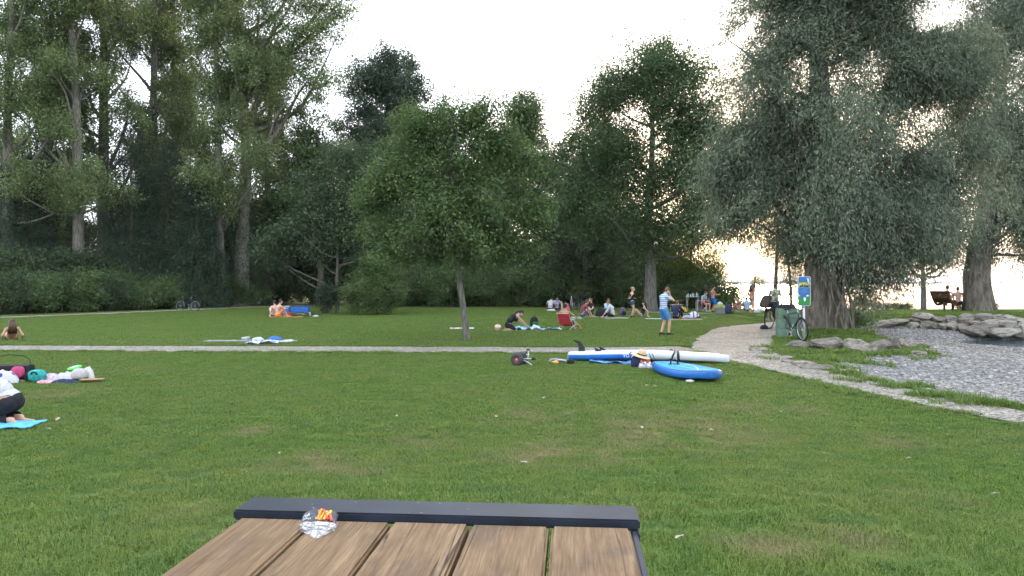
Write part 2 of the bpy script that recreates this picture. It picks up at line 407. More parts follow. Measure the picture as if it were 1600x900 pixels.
m, n, l, b = nodes_of('lake_water'); M_water = m
b.inputs['Base Color'].default_value = (0.05, 0.085, 0.09, 1); b.inputs['Roughness'].default_value = 0.06; b.inputs['IOR'].default_value = 1.33
ge = n.new('ShaderNodeNewGeometry'); mp = n.new('ShaderNodeMapping'); mp.inputs['Scale'].default_value = (0.6, 1.6, 1)
wa = n.new('ShaderNodeTexNoise'); wa.inputs['Scale'].default_value = 1.3; wa.inputs['Detail'].default_value = 3
l.new(ge.outputs['Position'], mp.inputs[0]); l.new(mp.outputs[0], wa.inputs['Vector'])
bp = n.new('ShaderNodeBump'); bp.inputs['Strength'].default_value = 0.6; bp.inputs['Distance'].default_value = 0.08; l.new(wa.outputs[0], bp.inputs['Height']); l.new(bp.outputs[0], b.inputs['Normal'])
lake = link('lake', mesh_quads('lake', [(5, -3000, LAKE_Z), (9500, -3000, LAKE_Z), (9500, 9000, LAKE_Z), (5, 9000, LAKE_Z)], [[0, 1, 2, 3]]), M_water); tag(lake, kind='structure')

M_hill = mat('far_woodland', (0.045, 0.075, 0.04), 0.95, 0.3, 0.01)
def ridge(name, Y0, hgt, x0, x1, seed, depth=500):
    xx = np.linspace(x0, x1, 160); V = []
    hh = hgt * (0.55 + 0.45 * fbm(xx / 420, xx * 0 + seed, seed=seed, oct=4)) + 3 * fbm(xx / 35, xx * 0, seed=seed + 9)
    hh *= np.clip(np.minimum(xx - x0, x1 - xx) / 300, 0, 1)
    prof = [(0, 0.0), (0.08, 0.55), (0.3, 0.85), (0.55, 1.0), (1, 0.0)]
    for a, k in prof:
        for i, x in enumerate(xx): V.append((x, Y0 + a * depth, LAKE_Z - 0.5 + hh[i] * k))
    ii = np.arange(len(V)).reshape(len(prof), 160); q = np.stack([ii[:-1, :-1], ii[:-1, 1:], ii[1:, 1:], ii[1:, :-1]], -1).reshape(-1, 4)
    o = link(name, mesh_quads(name, V, q, True), M_hill); tag(o, kind='structure')
ridge('hills', 4200, 30, 600, 5200, 3)
ridge('hills', 3300, 26, 2300, 5200, 11)

# ------------------------------------------------------------------ lawn grass (one mass of blades, scattered as small turf tufts)
def blade_patch(name, size, nb, hmin, hmax, w, seed, m):
    g = np.random.default_rng(seed); p = (g.random((nb, 2)) - .5) * size
    h = g.uniform(hmin, hmax, nb); a = g.uniform(0, 2 * np.pi, nb); ln = g.uniform(0.35, 1.3, nb) * h
    dirx, diry = np.cos(a), np.sin(a); sa = a + g.uniform(0.9, 2.2, nb); sx, sy = np.cos(sa) * w / 2, np.sin(sa) * w / 2
    z0 = np.full(nb, -0.008)
    v = np.stack([np.c_[p[:, 0] - sx, p[:, 1] - sy, z0], np.c_[p[:, 0] + sx, p[:, 1] + sy, z0],
                  np.c_[p[:, 0] + dirx * ln * .35 + sx * .8, p[:, 1] + diry * ln * .35 + sy * .8, h * .6],
                  np.c_[p[:, 0] + dirx * ln * .35 - sx * .8, p[:, 1] + diry * ln * .35 - sy * .8, h * .6],
                  np.c_[p[:, 0] + dirx * ln, p[:, 1] + diry * ln, h * np.sqrt(np.clip(1 - (ln / h) ** 2 * .5, .2, 1))]], 1).reshape(-1, 3)
    base = np.arange(nb)[:, None] * 5
    loops = np.concatenate([base + np.array([[0, 1, 2, 3]]), base + np.array([[3, 2, 4]])], 1)
    starts = np.stack([np.arange(nb) * 7, np.arange(nb) * 7 + 4], 1).ravel()
    me = mesh_np(name, v, loops.ravel(), starts)
    t = me.attributes.new('tone', 'FLOAT', 'POINT'); t.data.foreach_set('value', np.repeat(g.random(nb), 5).astype(np.float32))
    me.materials.append(m)
    return bpy.data.objects.new(name, me)
M_grass, n, l, b = nodes_of('grass_blade')
at_ = n.new('ShaderNodeAttribute'); at_.attribute_name = 'tone'
mx = n.new('ShaderNodeMix'); mx.data_type = 'RGBA'; mx.inputs[6].default_value = (0.066, 0.146, 0.020, 1); mx.inputs[7].default_value = (0.180, 0.272, 0.052, 1)
l.new(at_.outputs['Fac'], mx.inputs[0]); tint = ground_tint(n, l, (0.26, 0.235, 0.11), mx.outputs[2])
l.new(tint, b.inputs['Base Color']); b.inputs['Roughness'].default_value = 0.55; b.inputs['Specular IOR Level'].default_value = 0.3
tr = n.new('ShaderNodeBsdfTranslucent'); l.new(tint, tr.inputs[0]); ms = n.new('ShaderNodeMixShader'); ms.inputs[0].default_value = 0.3
l.new(b.outputs[0], ms.inputs[1]); l.new(tr.outputs[0], ms.inputs[2]); l.new(ms.outputs[0], n['Material Output'].inputs[0])

def scatter(name, pts, kind, rot, scl, sources, parent=None):
    """one object whose points carry copies of the source tufts (for what nobody could count)"""
    me = bpy.data.meshes.new(name); me.vertices.add(len(pts)); me.vertices.foreach_set('co', np.asarray(pts, np.float32).ravel())
    for nm, ty, arr in (('kind_index', 'INT', np.asarray(kind, np.int32)), ('turn', 'FLOAT', np.asarray(rot, np.float32)), ('size', 'FLOAT', np.asarray(scl, np.float32))):
        me.attributes.new(nm, ty, 'POINT').data.foreach_set('value', arr)
    o = link(name, me, None, parent)
    src = bpy.data.collections.new(name + '_source')
    for s in sources: src.objects.link(s)
    ng = bpy.data.node_groups.new(name, 'GeometryNodeTree')
    ng.interface.new_socket('Geometry', in_out='INPUT', socket_type='NodeSocketGeometry'); ng.interface.new_socket('Geometry', in_out='OUTPUT', socket_type='NodeSocketGeometry')
    n, l = ng.nodes, ng.links
    gi, go = n.new('NodeGroupInput'), n.new('NodeGroupOutput')
    ci = n.new('GeometryNodeCollectionInfo'); ci.inputs[0].default_value = src; ci.inputs['Separate Children'].default_value = True; ci.inputs['Reset Children'].default_value = True
    ip = n.new('GeometryNodeInstanceOnPoints'); ip.inputs['Pick Instance'].default_value = True
    def attr(nm, ty):
        a = n.new('GeometryNodeInputNamedAttribute'); a.data_type = ty; a.inputs[0].default_value = nm; return a.outputs[0]
    cx = n.new('ShaderNodeCombineXYZ'); l.new(attr('turn', 'FLOAT'), cx.inputs[2])
    l.new(gi.outputs[0], ip.inputs['Points']); l.new(ci.outputs[0], ip.inputs['Instance']); l.new(attr('kind_index', 'INT'), ip.inputs['Instance Index'])
    l.new(cx.outputs[0], ip.inputs['Rotation']); l.new(attr('size', 'FLOAT'), ip.inputs['Scale']); l.new(ip.outputs[0], go.inputs[0])
    md = o.modifiers.new('scatter', 'NODES'); md.node_group = ng
    return o

g = np.random.default_rng(11)
FOREST = [(-60, 38), (-29.5, 39.0), (-25.6, 45.5), (-21.6, 56.5), (-18.5, 61.5), (-7, 60.5), (-7, 57.5), (6, 57), (9, 52), (12, 54), (40, 120), (-150, 160)]
def lawn_ok(x, y, margin):
    b = sdf(BEACH, x, y); lk = sdf(LAKE, x, y); f = sdf(FOREST, x, y)
    return (path_d(x, y) > margin) & (b + 0.2 * fbm(x * .9, y * .9, seed=8) < 0.02 - margin) & (lk < -0.3 - margin) & (f < -margin)
def in_view(x, y, pad): return (y > 0.9) & (np.abs(x) < 0.72 * y + pad)
gp, gk, gr, gs = [], [], [], []
for (y0, y1, step, kind, s) in [(1.0, 9.0, 0.5, 0, 1.0), (9.0, 22.0, 0.5, 2, 1.0), (22.0, 62.0, 0.8, 4, 1.0)]:
    ax, ay = np.meshgrid(np.arange(-44, 36, step), np.arange(y0, y1, step)); ax = ax.ravel() + g.uniform(-.12, .12, ax.size); ay = ay.ravel() + g.uniform(-.12, .12, ay.size)
    k = in_view(ax, ay, 3.0); ax, ay = ax[k], ay[k]
    k = lawn_ok(ax, ay, step * 0.55); e = lawn_ok(ax, ay, -step * 0.6) & ~k
    gp.append(np.c_[ax[k], ay[k]]); gk.append(kind + g.integers(0, 2, k.sum())); gr.append(g.uniform(0, 6.28, k.sum())); gs.append(np.full(k.sum(), s) * g.uniform(.85, 1.15, k.sum()))
    NT = 30 if step < .6 else 60                          # ragged single tufts along the edges
    ex, ey = np.repeat(ax[e], NT) + g.uniform(-.55, .55, e.sum() * NT) * step, np.repeat(ay[e], NT) + g.uniform(-.55, .55, e.sum() * NT) * step
    k = lawn_ok(ex, ey, 0.02) ; ex, ey = ex[k], ey[k]
    gp.append(np.c_[ex, ey]); gk.append(np.full(len(ex), 6) + g.integers(0, 2, len(ex))); gr.append(g.uniform(0, 6.28, len(ex))); gs.append(g.uniform(.7, 1.3, len(ex)))
# taller stray tufts and clumps in the mown turf
ex, ey = g.uniform(-14, 12, 9000), g.uniform(2.2, 19, 9000); k = in_view(ex, ey, 1) & lawn_ok(ex, ey, .1) & (fbm(ex * .8, ey * .8, seed=21) > .05); ex, ey = ex[k], ey[k]
gp.append(np.c_[ex, ey]); gk.append(np.full(len(ex), 6) + g.integers(0, 2, len(ex))); gr.append(g.uniform(0, 6.28, len(ex))); gs.append(g.uniform(.45, .95, len(ex)))
gp = np.concatenate(gp); gk = np.concatenate(gk); gr = np.concatenate(gr); gs = np.concatenate(gs)
srcs = [blade_patch('turf_a', .62, 3000, .016, .036, .0042, 1, M_grass), blade_patch('turf_b', .62, 3000, .015, .038, .0042, 2, M_grass),
        blade_patch('turf_c', .62, 1900, .018, .040, .006, 3, M_grass), blade_patch('turf_d', .62, 1900, .016, .042, .006, 4, M_grass),
        blade_patch('turf_e', .95, 1100, .03, .055, .013, 5, M_grass), blade_patch('turf_f', .95, 1100, .03, .055, .013, 6, M_grass),
        blade_patch('turf_g', .16, 90, .03, .08, .006, 7, M_grass), blade_patch('turf_h', .16, 90, .03, .07, .006, 8, M_grass)]
lawn = scatter('lawn_grass', np.c_[gp, gz(gp[:, 0], gp[:, 1])], gk, gr, gs, srcs)
tag(lawn, 'short mown green lawn grass with dry worn patches', 'grass', kind='stuff')

# pebbles of the beach (uncountable)
def stone_mesh(name, seed, r=(1, 1, 1), amp=0.18, sub=2, facet=False, m=None):
    bm = bmesh.new(); bmesh.ops.create_icosphere(bm, subdivisions=sub, radius=1.0)
    v = np.array([q.co[:] for q in bm.verts]); d = v / np.linalg.norm(v, axis=1)[:, None]
    if facet:                                           # blocky quarried rock: clamp towards a box, then chip with planes
        rg = np.random.default_rng(seed); p = 7.0
        k = (np.abs(d) ** p).sum(1) ** (-1 / p); d2 = d * k[:, None]
        for _ in range(14):
            nrm = rg.normal(size=3) * np.array([1, 1, .8]); nrm /= np.linalg.norm(nrm); off = rg.uniform(0.74, 1.06)
            s = d2 @ nrm; d2 = d2 - np.clip(s - off, 0, None)[:, None] * nrm
        d2 = d2 * (1 + amp * 0.42 * fbm(d[:, 0] * 3 + seed, d[:, 1] * 3, d[:, 2] * 5, seed, 4))[:, None]
    else:
        d2 = d * (1 + amp * fbm(d[:, 0] * 1.3 + seed * 3.1, d[:, 1] * 1.3, d[:, 2] * 1.3, seed))[:, None]
    for q, c in zip(bm.verts, d2 * np.array(r)): q.co = c
    me = bpy.data.meshes.new(name); bm.to_mesh(me); bm.free()
    if not facet: me.shade_smooth()
    if m: me.materials.append(m)
    return me
PEB = []
for i, c in enumerate([(0.185, 0.178, 0.168), (0.28, 0.27, 0.252), (0.12, 0.116, 0.11), (0.38, 0.36, 0.33), (0.24, 0.222, 0.195), (0.18, 0.18, 0.178)]):
    PEB.append(bpy.data.objects.new('beach_pebble', stone_mesh('beach_pebble', 20 + i, (1.0, .72, .42), .25, 1, m=mat('pebble_stone', c, .7, .25, 6))))
N = 60000
ex, ey = g.uniform(6.8, 26, N), g.uniform(5, 31, N)
k = (sdf(BEACH, ex, ey) + 0.2 * fbm(ex * .9, ey * .9, seed=8) > 0.08 * g.random(N)) & (sdf(LAKE, ex, ey) < 1.0) & (np.abs(ex) < .75 * ey + 1.5)
ex, ey = ex[k], ey[k]
pz = gz(ex, ey) + 0.012 + 0.03 * fbm(ex * 1.3, ey * 1.3, seed=4) * (sdf(BEACH, ex, ey) > 1) + 0.004
pebbles = scatter('beach_pebbles', np.c_[ex, ey, pz], g.integers(0, 6, len(ex)), g.uniform(0, 6.28, len(ex)), 0.02 + 0.045 * g.random(len(ex)) ** 2.2, PEB)
tag(pebbles, 'loose grey pebbles covering the lakeside beach', 'pebbles', kind='stuff')

# ------------------------------------------------------------------ trees and shrubs
def unit(a): return a / (np.linalg.norm(a, axis=-1, keepdims=True) + 1e-9)
def leaves_mesh(name, pos, axis, nrm, L, W, tone):
    n = len(pos); side = unit(np.cross(nrm, axis)); nrm = np.cross(axis, side)
    mid = pos + axis * (L * .45)[:, None]; s = side * (W * .5)[:, None]; up = nrm * (W * .16)[:, None]
    v = np.stack([pos, mid + s + up, pos + axis * L[:, None] - up, mid - s + up], 1).reshape(-1, 3)
    me = mesh_np(name, v, np.arange(n * 4), np.arange(n) * 4)
    me.attributes.new('tone', 'FLOAT', 'POINT').data.foreach_set('value', np.repeat(np.clip(tone, 0, 1), 4).astype(np.float32))
    return me
def sample_clumps(g, blobs, n, outer=0.42, gap=-0.25, freq=0.5, seed=0):
    b = np.array(blobs, float); vol = b[:, 3] * b[:, 4] * b[:, 5]; vol = vol ** 0.8
    out = []
    while sum(len(o) for o in out) < n:
        k = g.choice(len(b), n, p=vol / vol.sum()); d = unit(g.normal(size=(n, 3)))
        r = g.random(n) ** outer
        c = b[k, :3] + d * r[:, None] * b[k, 3:6]
        c = c[fbm(c[:, 0] * freq, c[:, 1] * freq, c[:, 2] * freq, seed + 50, 2) > gap]
        out.append(c)
    return np.concatenate(out)[:n]
def crown_mesh(name, g, clumps, per, s_long, s_short, L, W, droop=0.2, centre=None, outw=0.6, tone_sd=0.28, flat=0.5):
    n = len(clumps) * per; c = np.repeat(clumps, per, 0)
    ctr = clumps.mean(0) if centre is None else np.array(centre, float)
    od = unit((clumps - ctr) * np.array([1, 1, .6])); cd = unit(od * outw + g.normal(size=od.shape) * .35 + np.array([0, 0, -droop]))
    cd = np.repeat(cd, per, 0)
    size = np.repeat(g.uniform(.65, 1.35, len(clumps)), per)
    pos = c + cd * (g.normal(size=n) * s_long * size)[:, None] + g.normal(size=(n, 3)) * (s_short * size)[:, None] * np.array([1, 1, flat + .35])
    axis = unit(cd * .8 + g.normal(size=(n, 3)) * .55 + np.array([0, 0, -droop * .5]))
    nrm = unit(np.array([0, 0, 1.0]) * .8 + g.normal(size=(n, 3)) * .75 + np.repeat(od, per, 0) * .35)
    tone = .5 + np.repeat(g.normal(size=len(clumps)), per) * tone_sd * .8 + g.normal(size=n) * tone_sd * .8
    return leaves_mesh(name, pos, axis, nrm, L * g.uniform(.65, 1.25, n), W * g.uniform(.7, 1.2, n), tone)

class Tubes:
    def __init__(self): self.v, self.q, self.k = [], [], 0
    def add(self, pts, rad, n=8, rough=0.0, seed=0, flare=None):
        pts = np.asarray(pts, float); rad = np.asarray(rad, float); m = len(pts)
        t = unit(np.gradient(pts, axis=0)); ref = np.array([1.0, 0.13, 0.21]) if abs(t[0, 2]) > .5 else np.array([0, 0, 1.0])
        u = unit(np.cross(t, ref)); w = np.cross(t, u); a = np.arange(n) * 2 * np.pi / n
        ring = np.cos(a)[None, :, None] * u[:, None] + np.sin(a)[None, :, None] * w[:, None]
        rr = np.repeat(rad[:, None], n, 1)
        if rough:
            zz = np.repeat(pts[:, 2:3], n, 1); ca, sa = np.broadcast_to(np.cos(a), rr.shape), np.broadcast_to(np.sin(a), rr.shape)
            rr = rr * (1 + rough * fbm(ca * 2.4 + seed, sa * 2.4, zz * .5, seed, 3) + rough * .5 * fbm(ca * 7 + seed, sa * 7, zz * .9, seed + 3, 2))
        if flare:
            k = np.exp(-np.arange(m) / flare[1])[:, None] * flare[0]
            rr = rr * (1 + k * (0.75 + .45 * np.sin(a * 5 + seed) + .3 * np.sin(a * 3 + 1.3)))
        V = pts[:, None] + ring * rr[..., None]
        ii = np.arange(m * n).reshape(m, n) + self.k; nx_ = np.roll(ii, -1, 1)
        self.v.append(V.reshape(-1, 3)); self.q.append(np.stack([ii[:-1], nx_[:-1], nx_[1:], ii[1:]], -1).reshape(-1, 4)); self.k += m * n
    def mesh(self, name): return mesh_quads(name, np.concatenate(self.v), np.concatenate(self.q), True)

def spline(pts, n):
    pts = np.array(pts, float); t = np.linspace(0, 1, len(pts)); k = np.linspace(0, 1, n)
    if len(pts) < 3: return np.stack([np.interp(k, t, pts[:, i]) for i in range(3)], 1)
    out = np.stack([np.interp(k, t, pts[:, i]) for i in range(3)], 1)
    ker = np.array([1, 2, 3, 2, 1]) / 9.
    for i in range(3):
        p = np.r_[2 * out[0, i] - out[2:0:-1, i], out[:, i], 2 * out[-1, i] - out[-2:-4:-1, i]]
        out[:, i] = np.convolve(p, ker, 'valid')
    return out
def skeleton(g, trunk_pts, r0, r1, clumps, n_limbs, sides=12, rough=.08, flare=(.5, 2.0), twigs=.6, limb_k=.42, rise=0.55, zmin=None, nseg=26, seed=0):
    tb = Tubes(); tp = spline(trunk_pts, nseg); tr = np.linspace(1, 0, nseg) ** .8 * (r0 - r1) + r1
    tb.add(tp, tr, sides, rough, seed, flare)
    net, nr = [tp], [tr]
    zmin = tp[0, 2] + .28 * (tp[-1, 2] - tp[0, 2]) if zmin is None else zmin
    far = [clumps[g.integers(len(clumps))]]                 # limb ends spread over the crown
    dm = np.linalg.norm(clumps - far[0], axis=1)
    for _ in range(n_limbs - 1):
        far.append(clumps[np.argmax(dm * g.uniform(.6, 1, len(dm)))]); dm = np.minimum(dm, np.linalg.norm(clumps - far[-1], axis=1))
    for e in far:
        hd = np.hypot(*(e[:2] - np.array([np.interp(e[2], tp[:, 2], tp[:, 0]), np.interp(e[2], tp[:, 2], tp[:, 1])])))
        zs = np.clip(e[2] - rise * hd - g.uniform(0, 1.0), zmin, tp[-2, 2])
        k = int(np.argmin(abs(tp[:, 2] - zs))); s = tp[k]; d = e - s
        c1 = s + d * .35 + np.array([0, 0, -.10 * np.linalg.norm(d)]) + g.normal(size=3) * .05 * np.linalg.norm(d)
        c2 = s + d * .7 + np.array([0, 0, -.02 * np.linalg.norm(d)]) + g.normal(size=3) * .05 * np.linalg.norm(d)
        lp = spline([s, c1, c2, e], 10); lr = np.linspace(1, .12, 10) * min(tr[k] * .75, limb_k * r0 * (.35 + .08 * np.linalg.norm(d)))
        tb.add(lp, lr, 6); net.append(lp[2:]); nr.append(lr[2:])
    net = np.concatenate(net); nr = np.concatenate(nr)
    for c in clumps[g.random(len(clumps)) < twigs]:
        dd = np.linalg.norm(net - c, axis=1) + np.maximum(0, net[:, 2] - c[2]) * .8; k = int(np.argmin(dd)); s = net[k]
        if np.linalg.norm(c - s) < .15: continue
        m_ = (s + c) / 2 + g.normal(size=3) * .06 * np.linalg.norm(c - s)
        tb.add(np.array([s, m_, c]), np.array([1, .65, .25]) * min(nr[k] * .6, .008 + .012 * np.linalg.norm(c - s)), 4)
    return tb
def tree(name, base, trunk_me, crown_me, bark, leaf, label, cat='tree', group=None, rz=0.0, sc=1.0, ivy=None, twin=False):
    o = empty(name, base, rz, label, cat, group); o.scale = (sc, sc, sc) if not hasattr(sc, '__len__') else sc
    if trunk_me: link('trunk', trunk_me, bark, o)
    link('crown' if trunk_me and cat == 'tree' else 'foliage', crown_me, leaf, o)
    if twin:
        t = link('foliage', crown_me, leaf, o); t.scale = (1, -1, 1); t.location = (.12, .15, .10)
    if ivy: link('ivy', ivy[0], ivy[1], o)
    return o

B_grey = bark_mat('bark_grey', (0.075, 0.07, 0.06), (0.21, 0.20, 0.175))
B_pale = bark_mat('bark_pale', (0.095, 0.085, 0.07), (0.27, 0.25, 0.215))
B_brown = bark_mat('bark_brown', (0.05, 0.042, 0.032), (0.15, 0.125, 0.095))
B_willow = bark_mat('bark_willow', (0.07, 0.062, 0.05), (0.22, 0.195, 0.155), 4.0)
L_poplar = leaf_mat('leaf_poplar', (0.072, 0.115, 0.042), (0.21, 0.27, 0.105))
L_dark = leaf_mat('leaf_dark', (0.030, 0.058, 0.030), (0.092, 0.132, 0.060), .25)
L_mid = leaf_mat('leaf_mid', (0.044, 0.085, 0.032), (0.13, 0.19, 0.07))
L_small = leaf_mat('leaf_small_tree', (0.044, 0.086, 0.030), (0.135, 0.195, 0.07))
L_ash = leaf_mat('leaf_ash', (0.036, 0.074, 0.032), (0.115, 0.172, 0.066))
L_lime = leaf_mat('leaf_lime', (0.07, 0.12, 0.025), (0.17, 0.23, 0.055), .42)
L_willow = leaf_mat('leaf_willow', (0.080, 0.115, 0.072), (0.21, 0.25, 0.168), .25, rough=.45)
L_ivy = leaf_mat('leaf_ivy', (0.020, 0.042, 0.028), (0.058, 0.09, 0.05), .2)
L_blue = leaf_mat('leaf_blue_green', (0.032, 0.062, 0.042), (0.09, 0.138, 0.082), .25)

LM = [(-30, 'the photo edge'), (12, 'the leafy poplar at the photo edge'), (72, 'the ivy-wrapped poplar'), (124, 'the bare pale trunk'), (163, 'the thick grey trunk'), (205, 'the tall dark evergreen'), (232, 'the ivy-clad poplar'), (272, 'the dark narrow poplar'), (293, 'the hedge bicycle'), (345, 'the slim whitish trunk'), (376, 'the forked poplar'), (415, 'the grey trunk in shade'), (433, 'the shirtless person by the wagon'), (468, 'the blue wagon'), (500, 'the small white bundle'), (527, 'the thin-trunked spreading tree'), (555, 'the gap beside the broad bush'), (590, 'the broad rounded bush'), (622, 'the outer side of the broad bush'), (655, 'the open lawn past the broad bush'), (690, 'the lawn before the leaning trunk'), (712, 'the pink striped towel'), (735, 'the leaning trunk'), (760, 'the lawn just past the leaning trunk'), (780, 'the small beach ball'), (800, 'the kneeling person in black'), (822, 'the aqua towel'), (838, 'the black backpack'), (862, 'the far pair in white'), (884, 'the red beach chair'), (905, 'the far bicycles'), (928, 'the person in dark shirt'), (952, 'the person in white'), (975, 'the purple backpack'), (990, 'the standing blonde person'), (1016, 'the ash trunk'), (1045, 'the standing person in stripes'), (1070, 'the bottle table')]
def near(px): return min(LM, key=lambda q: abs(q[0] - px))[1]
# ---- poplars of the left grove: three crowns shared by the trees of the grove
def poplar_parts(seed, h, spread, bare, r0, lean=0.0, per=112, n=405):
    g = np.random.default_rng(seed)
    tr = [(0, 0, -.3), (lean * .1 + .1 * g.normal(), .1 * g.normal(), h * .25), (lean * .45, .2 * g.normal(), h * .55), (lean * .8 + .3 * g.normal(), 0, h * .8), (lean, 0, h)]
    tp = spline(tr, 30); blobs = []
    for _ in range(26):
        z = g.uniform(bare, h); a = g.uniform(0, 6.28); rad = spread * (1 - .55 * max(0, (z / h - .45) / .55)) * g.uniform(.25, 1.0)
        x0 = np.interp(z, tp[:, 2], tp[:, 0]); s = g.uniform(1.0, 1.9)
        blobs.append((x0 + rad * np.cos(a), rad * np.sin(a), z, s, s, s * g.uniform(.8, 1.3)))
    cl = sample_clumps(g, blobs, n, .5, -.15, .45, seed)
    tb = skeleton(g, tr, r0, .06, cl, 22, 12, .07, (.45, 1.2), .45, .40, 1.1, bare * .8, seed=seed)
    return tb.mesh('poplar_trunk'), crown_mesh('poplar_crown', g, cl, per, .42, .36, .16, .12, .12)
def ivy_mesh(seed, tp, r, z0, z1, n, L=.13):
    g = np.random.default_rng(seed); tp = spline(tp, 30); z = g.uniform(z0, z1, n); a = g.uniform(0, 6.28, n)
    k = np.c_[np.interp(z, tp[:, 2], tp[:, 0]), np.interp(z, tp[:, 2], tp[:, 1]), z]
    rad = r * (1.1 + .55 * np.abs(fbm(np.cos(a) * 1.5 + seed, np.sin(a) * 1.5, z * .6, seed))) + g.exponential(.10, n)
    o = np.c_[np.cos(a), np.sin(a), 0 * a]
    return leaves_mesh('ivy', k + o * rad[:, None], unit(o * .3 + g.normal(size=(n, 3)) * .5 + [0, 0, -.6]), unit(o + g.normal(size=(n, 3)) * .5), np.full(n, L) * g.uniform(.6, 1.2, n), np.full(n, L * .9), .5 + .25 * g.normal(size=n))
POP = [poplar_parts(31, 28, 3.6, 8.0, .42, -.5), poplar_parts(32, 30, 4.2, 9.0, .50, -.9), poplar_parts(33, 27, 3.4, 7.0, .36, .5)]
IVY = ivy_mesh(5, [(0, 0, 0), (0, 0, 12)], .45, 0, 11, 6500)
IVY2 = ivy_mesh(6, [(0, 0, 0), (0, 0, 12)], .5, 0, 17, 9000)
grove = 'tall poplars of the grove beyond the back path'
for (px, Y, v, rz, sc, ivy, bark, lab) in [
    (124, 52, 0, .3, 1.0, None, B_pale, 'tall poplar with bare pale trunk, second trunk from the photo edge of the grove'),
    (163, 57, 1, 2.0, 1.0, None, B_grey, 'tall poplar with thick grey trunk just behind the bare pale trunk'),
    (72, 55, 2, 1.0, 1.05, IVY2, B_grey, 'ivy-wrapped poplar leftmost of the tall grove trunks'),
    (232, 60, 1, 4.0, .95, IVY2, B_brown, 'ivy-clad dark poplar between the pale trunks of the grove'),
    (272, 63, 0, 5.2, 1.0, IVY, B_brown, 'dark narrow poplar behind the ivy-clad one in the grove'),
    (345, 56, 2, 3.6, 1.0, None, B_pale, 'slim poplar with straight whitish trunk beside the forked poplar'),
    (12, 50, 0, 2.6, .9, IVY, B_grey, 'leafy poplar at the very edge of the photo'),
    (415, 64, 2, 0.4, .85, None, B_grey, 'grey-trunked tree in deep shade behind the forked poplar')]:
    tree('poplar_tree', spot(px, Y), POP[v][0], POP[v][1], bark, L_poplar, lab, 'tree', grove, rz, sc, (ivy, L_ivy) if ivy else None)
# trees standing farther back in the grove, seen between the trunks
BACK = []
for s, h, w in ((41, 17, 3.6), (42, 20, 4.2), (43, 14, 4.0)):
    g = np.random.default_rng(s); bl = [(g.normal() * w * .35, g.normal() * w * .35, h * g.uniform(.25, .85), w * g.uniform(.4, .65), w * g.uniform(.4, .65), h * g.uniform(.12, .2)) for _ in range(11)] + [(0, 0, h * .5, w * .8, w * .8, h * .36), (0, 0, h * .85, w * .4, w * .4, h * .15)]
    cl = sample_clumps(g, bl, 330, .4, -.2, .45, s)
    BACK.append((skeleton(g, [(0, 0, -.3), (.2, 0, h * .4), (0, .1, h * .95)], .28, .04, cl, 14, 8, .06, (.4, 1.2), .4, seed=s).mesh('trunk'), crown_mesh('crown', g, cl, 105, .42, .40, .19, .13, .15)))
fill = [(45, 66, 1, L_mid, 0.9), (110, 72, 0, L_dark, 1.0), (195, 70, 2, L_dark, 1.0), (250, 74, 1, L_mid, .95), (310, 68, 0, L_dark, 1.0), (360, 72, 2, L_mid, .95), (440, 70, 1, L_dark, .95), (490, 66, 2, L_mid, 1.05), (555, 70, 0, L_dark, .95), (640, 72, 2, L_dark, 1.15),
        (700, 70, 1, L_dark, .82), (745, 68, 2, L_mid, 1.0), (870, 66, 2, L_dark, 1.0), (940, 68, 0, L_dark, .8), (985, 64, 2, L_dark, .75), (1045, 66, 2, L_mid, .62), (-30, 58, 1, L_blue, .8), (400, 60, 2, L_dark, .6), (470, 72, 0, L_dark, .8)]
back_words = ['edge of the photo', 'pale poplar trunk', 'thick grey poplar', 'ivy-clad poplar', 'slim whitish trunk', 'forked poplar', 'dark gap in the grove', 'blue wagon', 'spreading low tree', 'small leaning tree']
for i, (px, Y, v, lf, sc) in enumerate(fill):
    tree('woodland_tree', spot(px, Y), BACK[v][0], BACK[v][1], B_brown, lf, f'dark woodland tree deep in the mass behind {near(px)}', 'tree', 'woodland trees behind the lawn', i * 1.7, sc)

# forked poplar with big limbs reaching over the sky
def px_local(px, py, Y, base): return np.array(at(px, py, Y) - base)
b0 = spot(376, 58); g = np.random.default_rng(61)
q = lambda x, y, dy=0: tuple(px_local(x, y, 58 + dy, b0))
bl = [(*q(px, py, dy), r, r, r * k) for px, py, dy, r, k in [(330, 60, 1, 3.0, 1.1), (380, 40, 0, 3.2, 1.1), (430, 30, -1, 3.2, 1), (480, 60, 0, 2.8, 1), (520, 25, 0, 2.2, .8), (470, 120, -1, 3.0, 1), (505, 110, 1, 2.3, .9), (440, 90, 1, 3.0, 1), (400, 110, -2, 2.8, 1), (350, 130, -1, 2.4, 1), (420, -40, 0, 3.8, 1), (490, -30, 0, 3.2, .9), (350, -50, 0, 3.5, 1), (395, 190, -2, 2.0, .9), (450, 165, -1, 2.2, .8), (360, 215, -2, 1.6, 1), (530, -10, 0, 2.0, .8), (548, 5, 0, 1.2, .8)]]
cl = sample_clumps(g, bl, 560, .5, -.14, .45, 7)
tb = skeleton(g, [(0, 0, -.3), q(378, 400), q(381, 330), q(386, 240), q(380, 150), q(372, 60), q(365, -40)], .62, .12, cl, 20, 14, .08, (.5, 1.4), .45, .3, .9, 9.0, seed=6)
for pts, r in [([q(386, 262), q(402, 240), q(430, 215), q(447, 185), q(462, 150), q(480, 128)], .26), ([q(384, 215), q(402, 150), q(440, 90), q(475, 45), q(515, 0), q(540, -30)], .28), ([q(447, 185), q(470, 165), q(500, 148)], .12), ([q(440, 90), q(490, 60), q(530, 20)], .13), ([q(380, 150), q(400, 90), q(405, 20)], .2), ([q(430, 215), q(436, 170), q(437, 140)], .1)]:
    tb.add(spline(pts, 14), np.linspace(1, .25, 14) * r, 8)
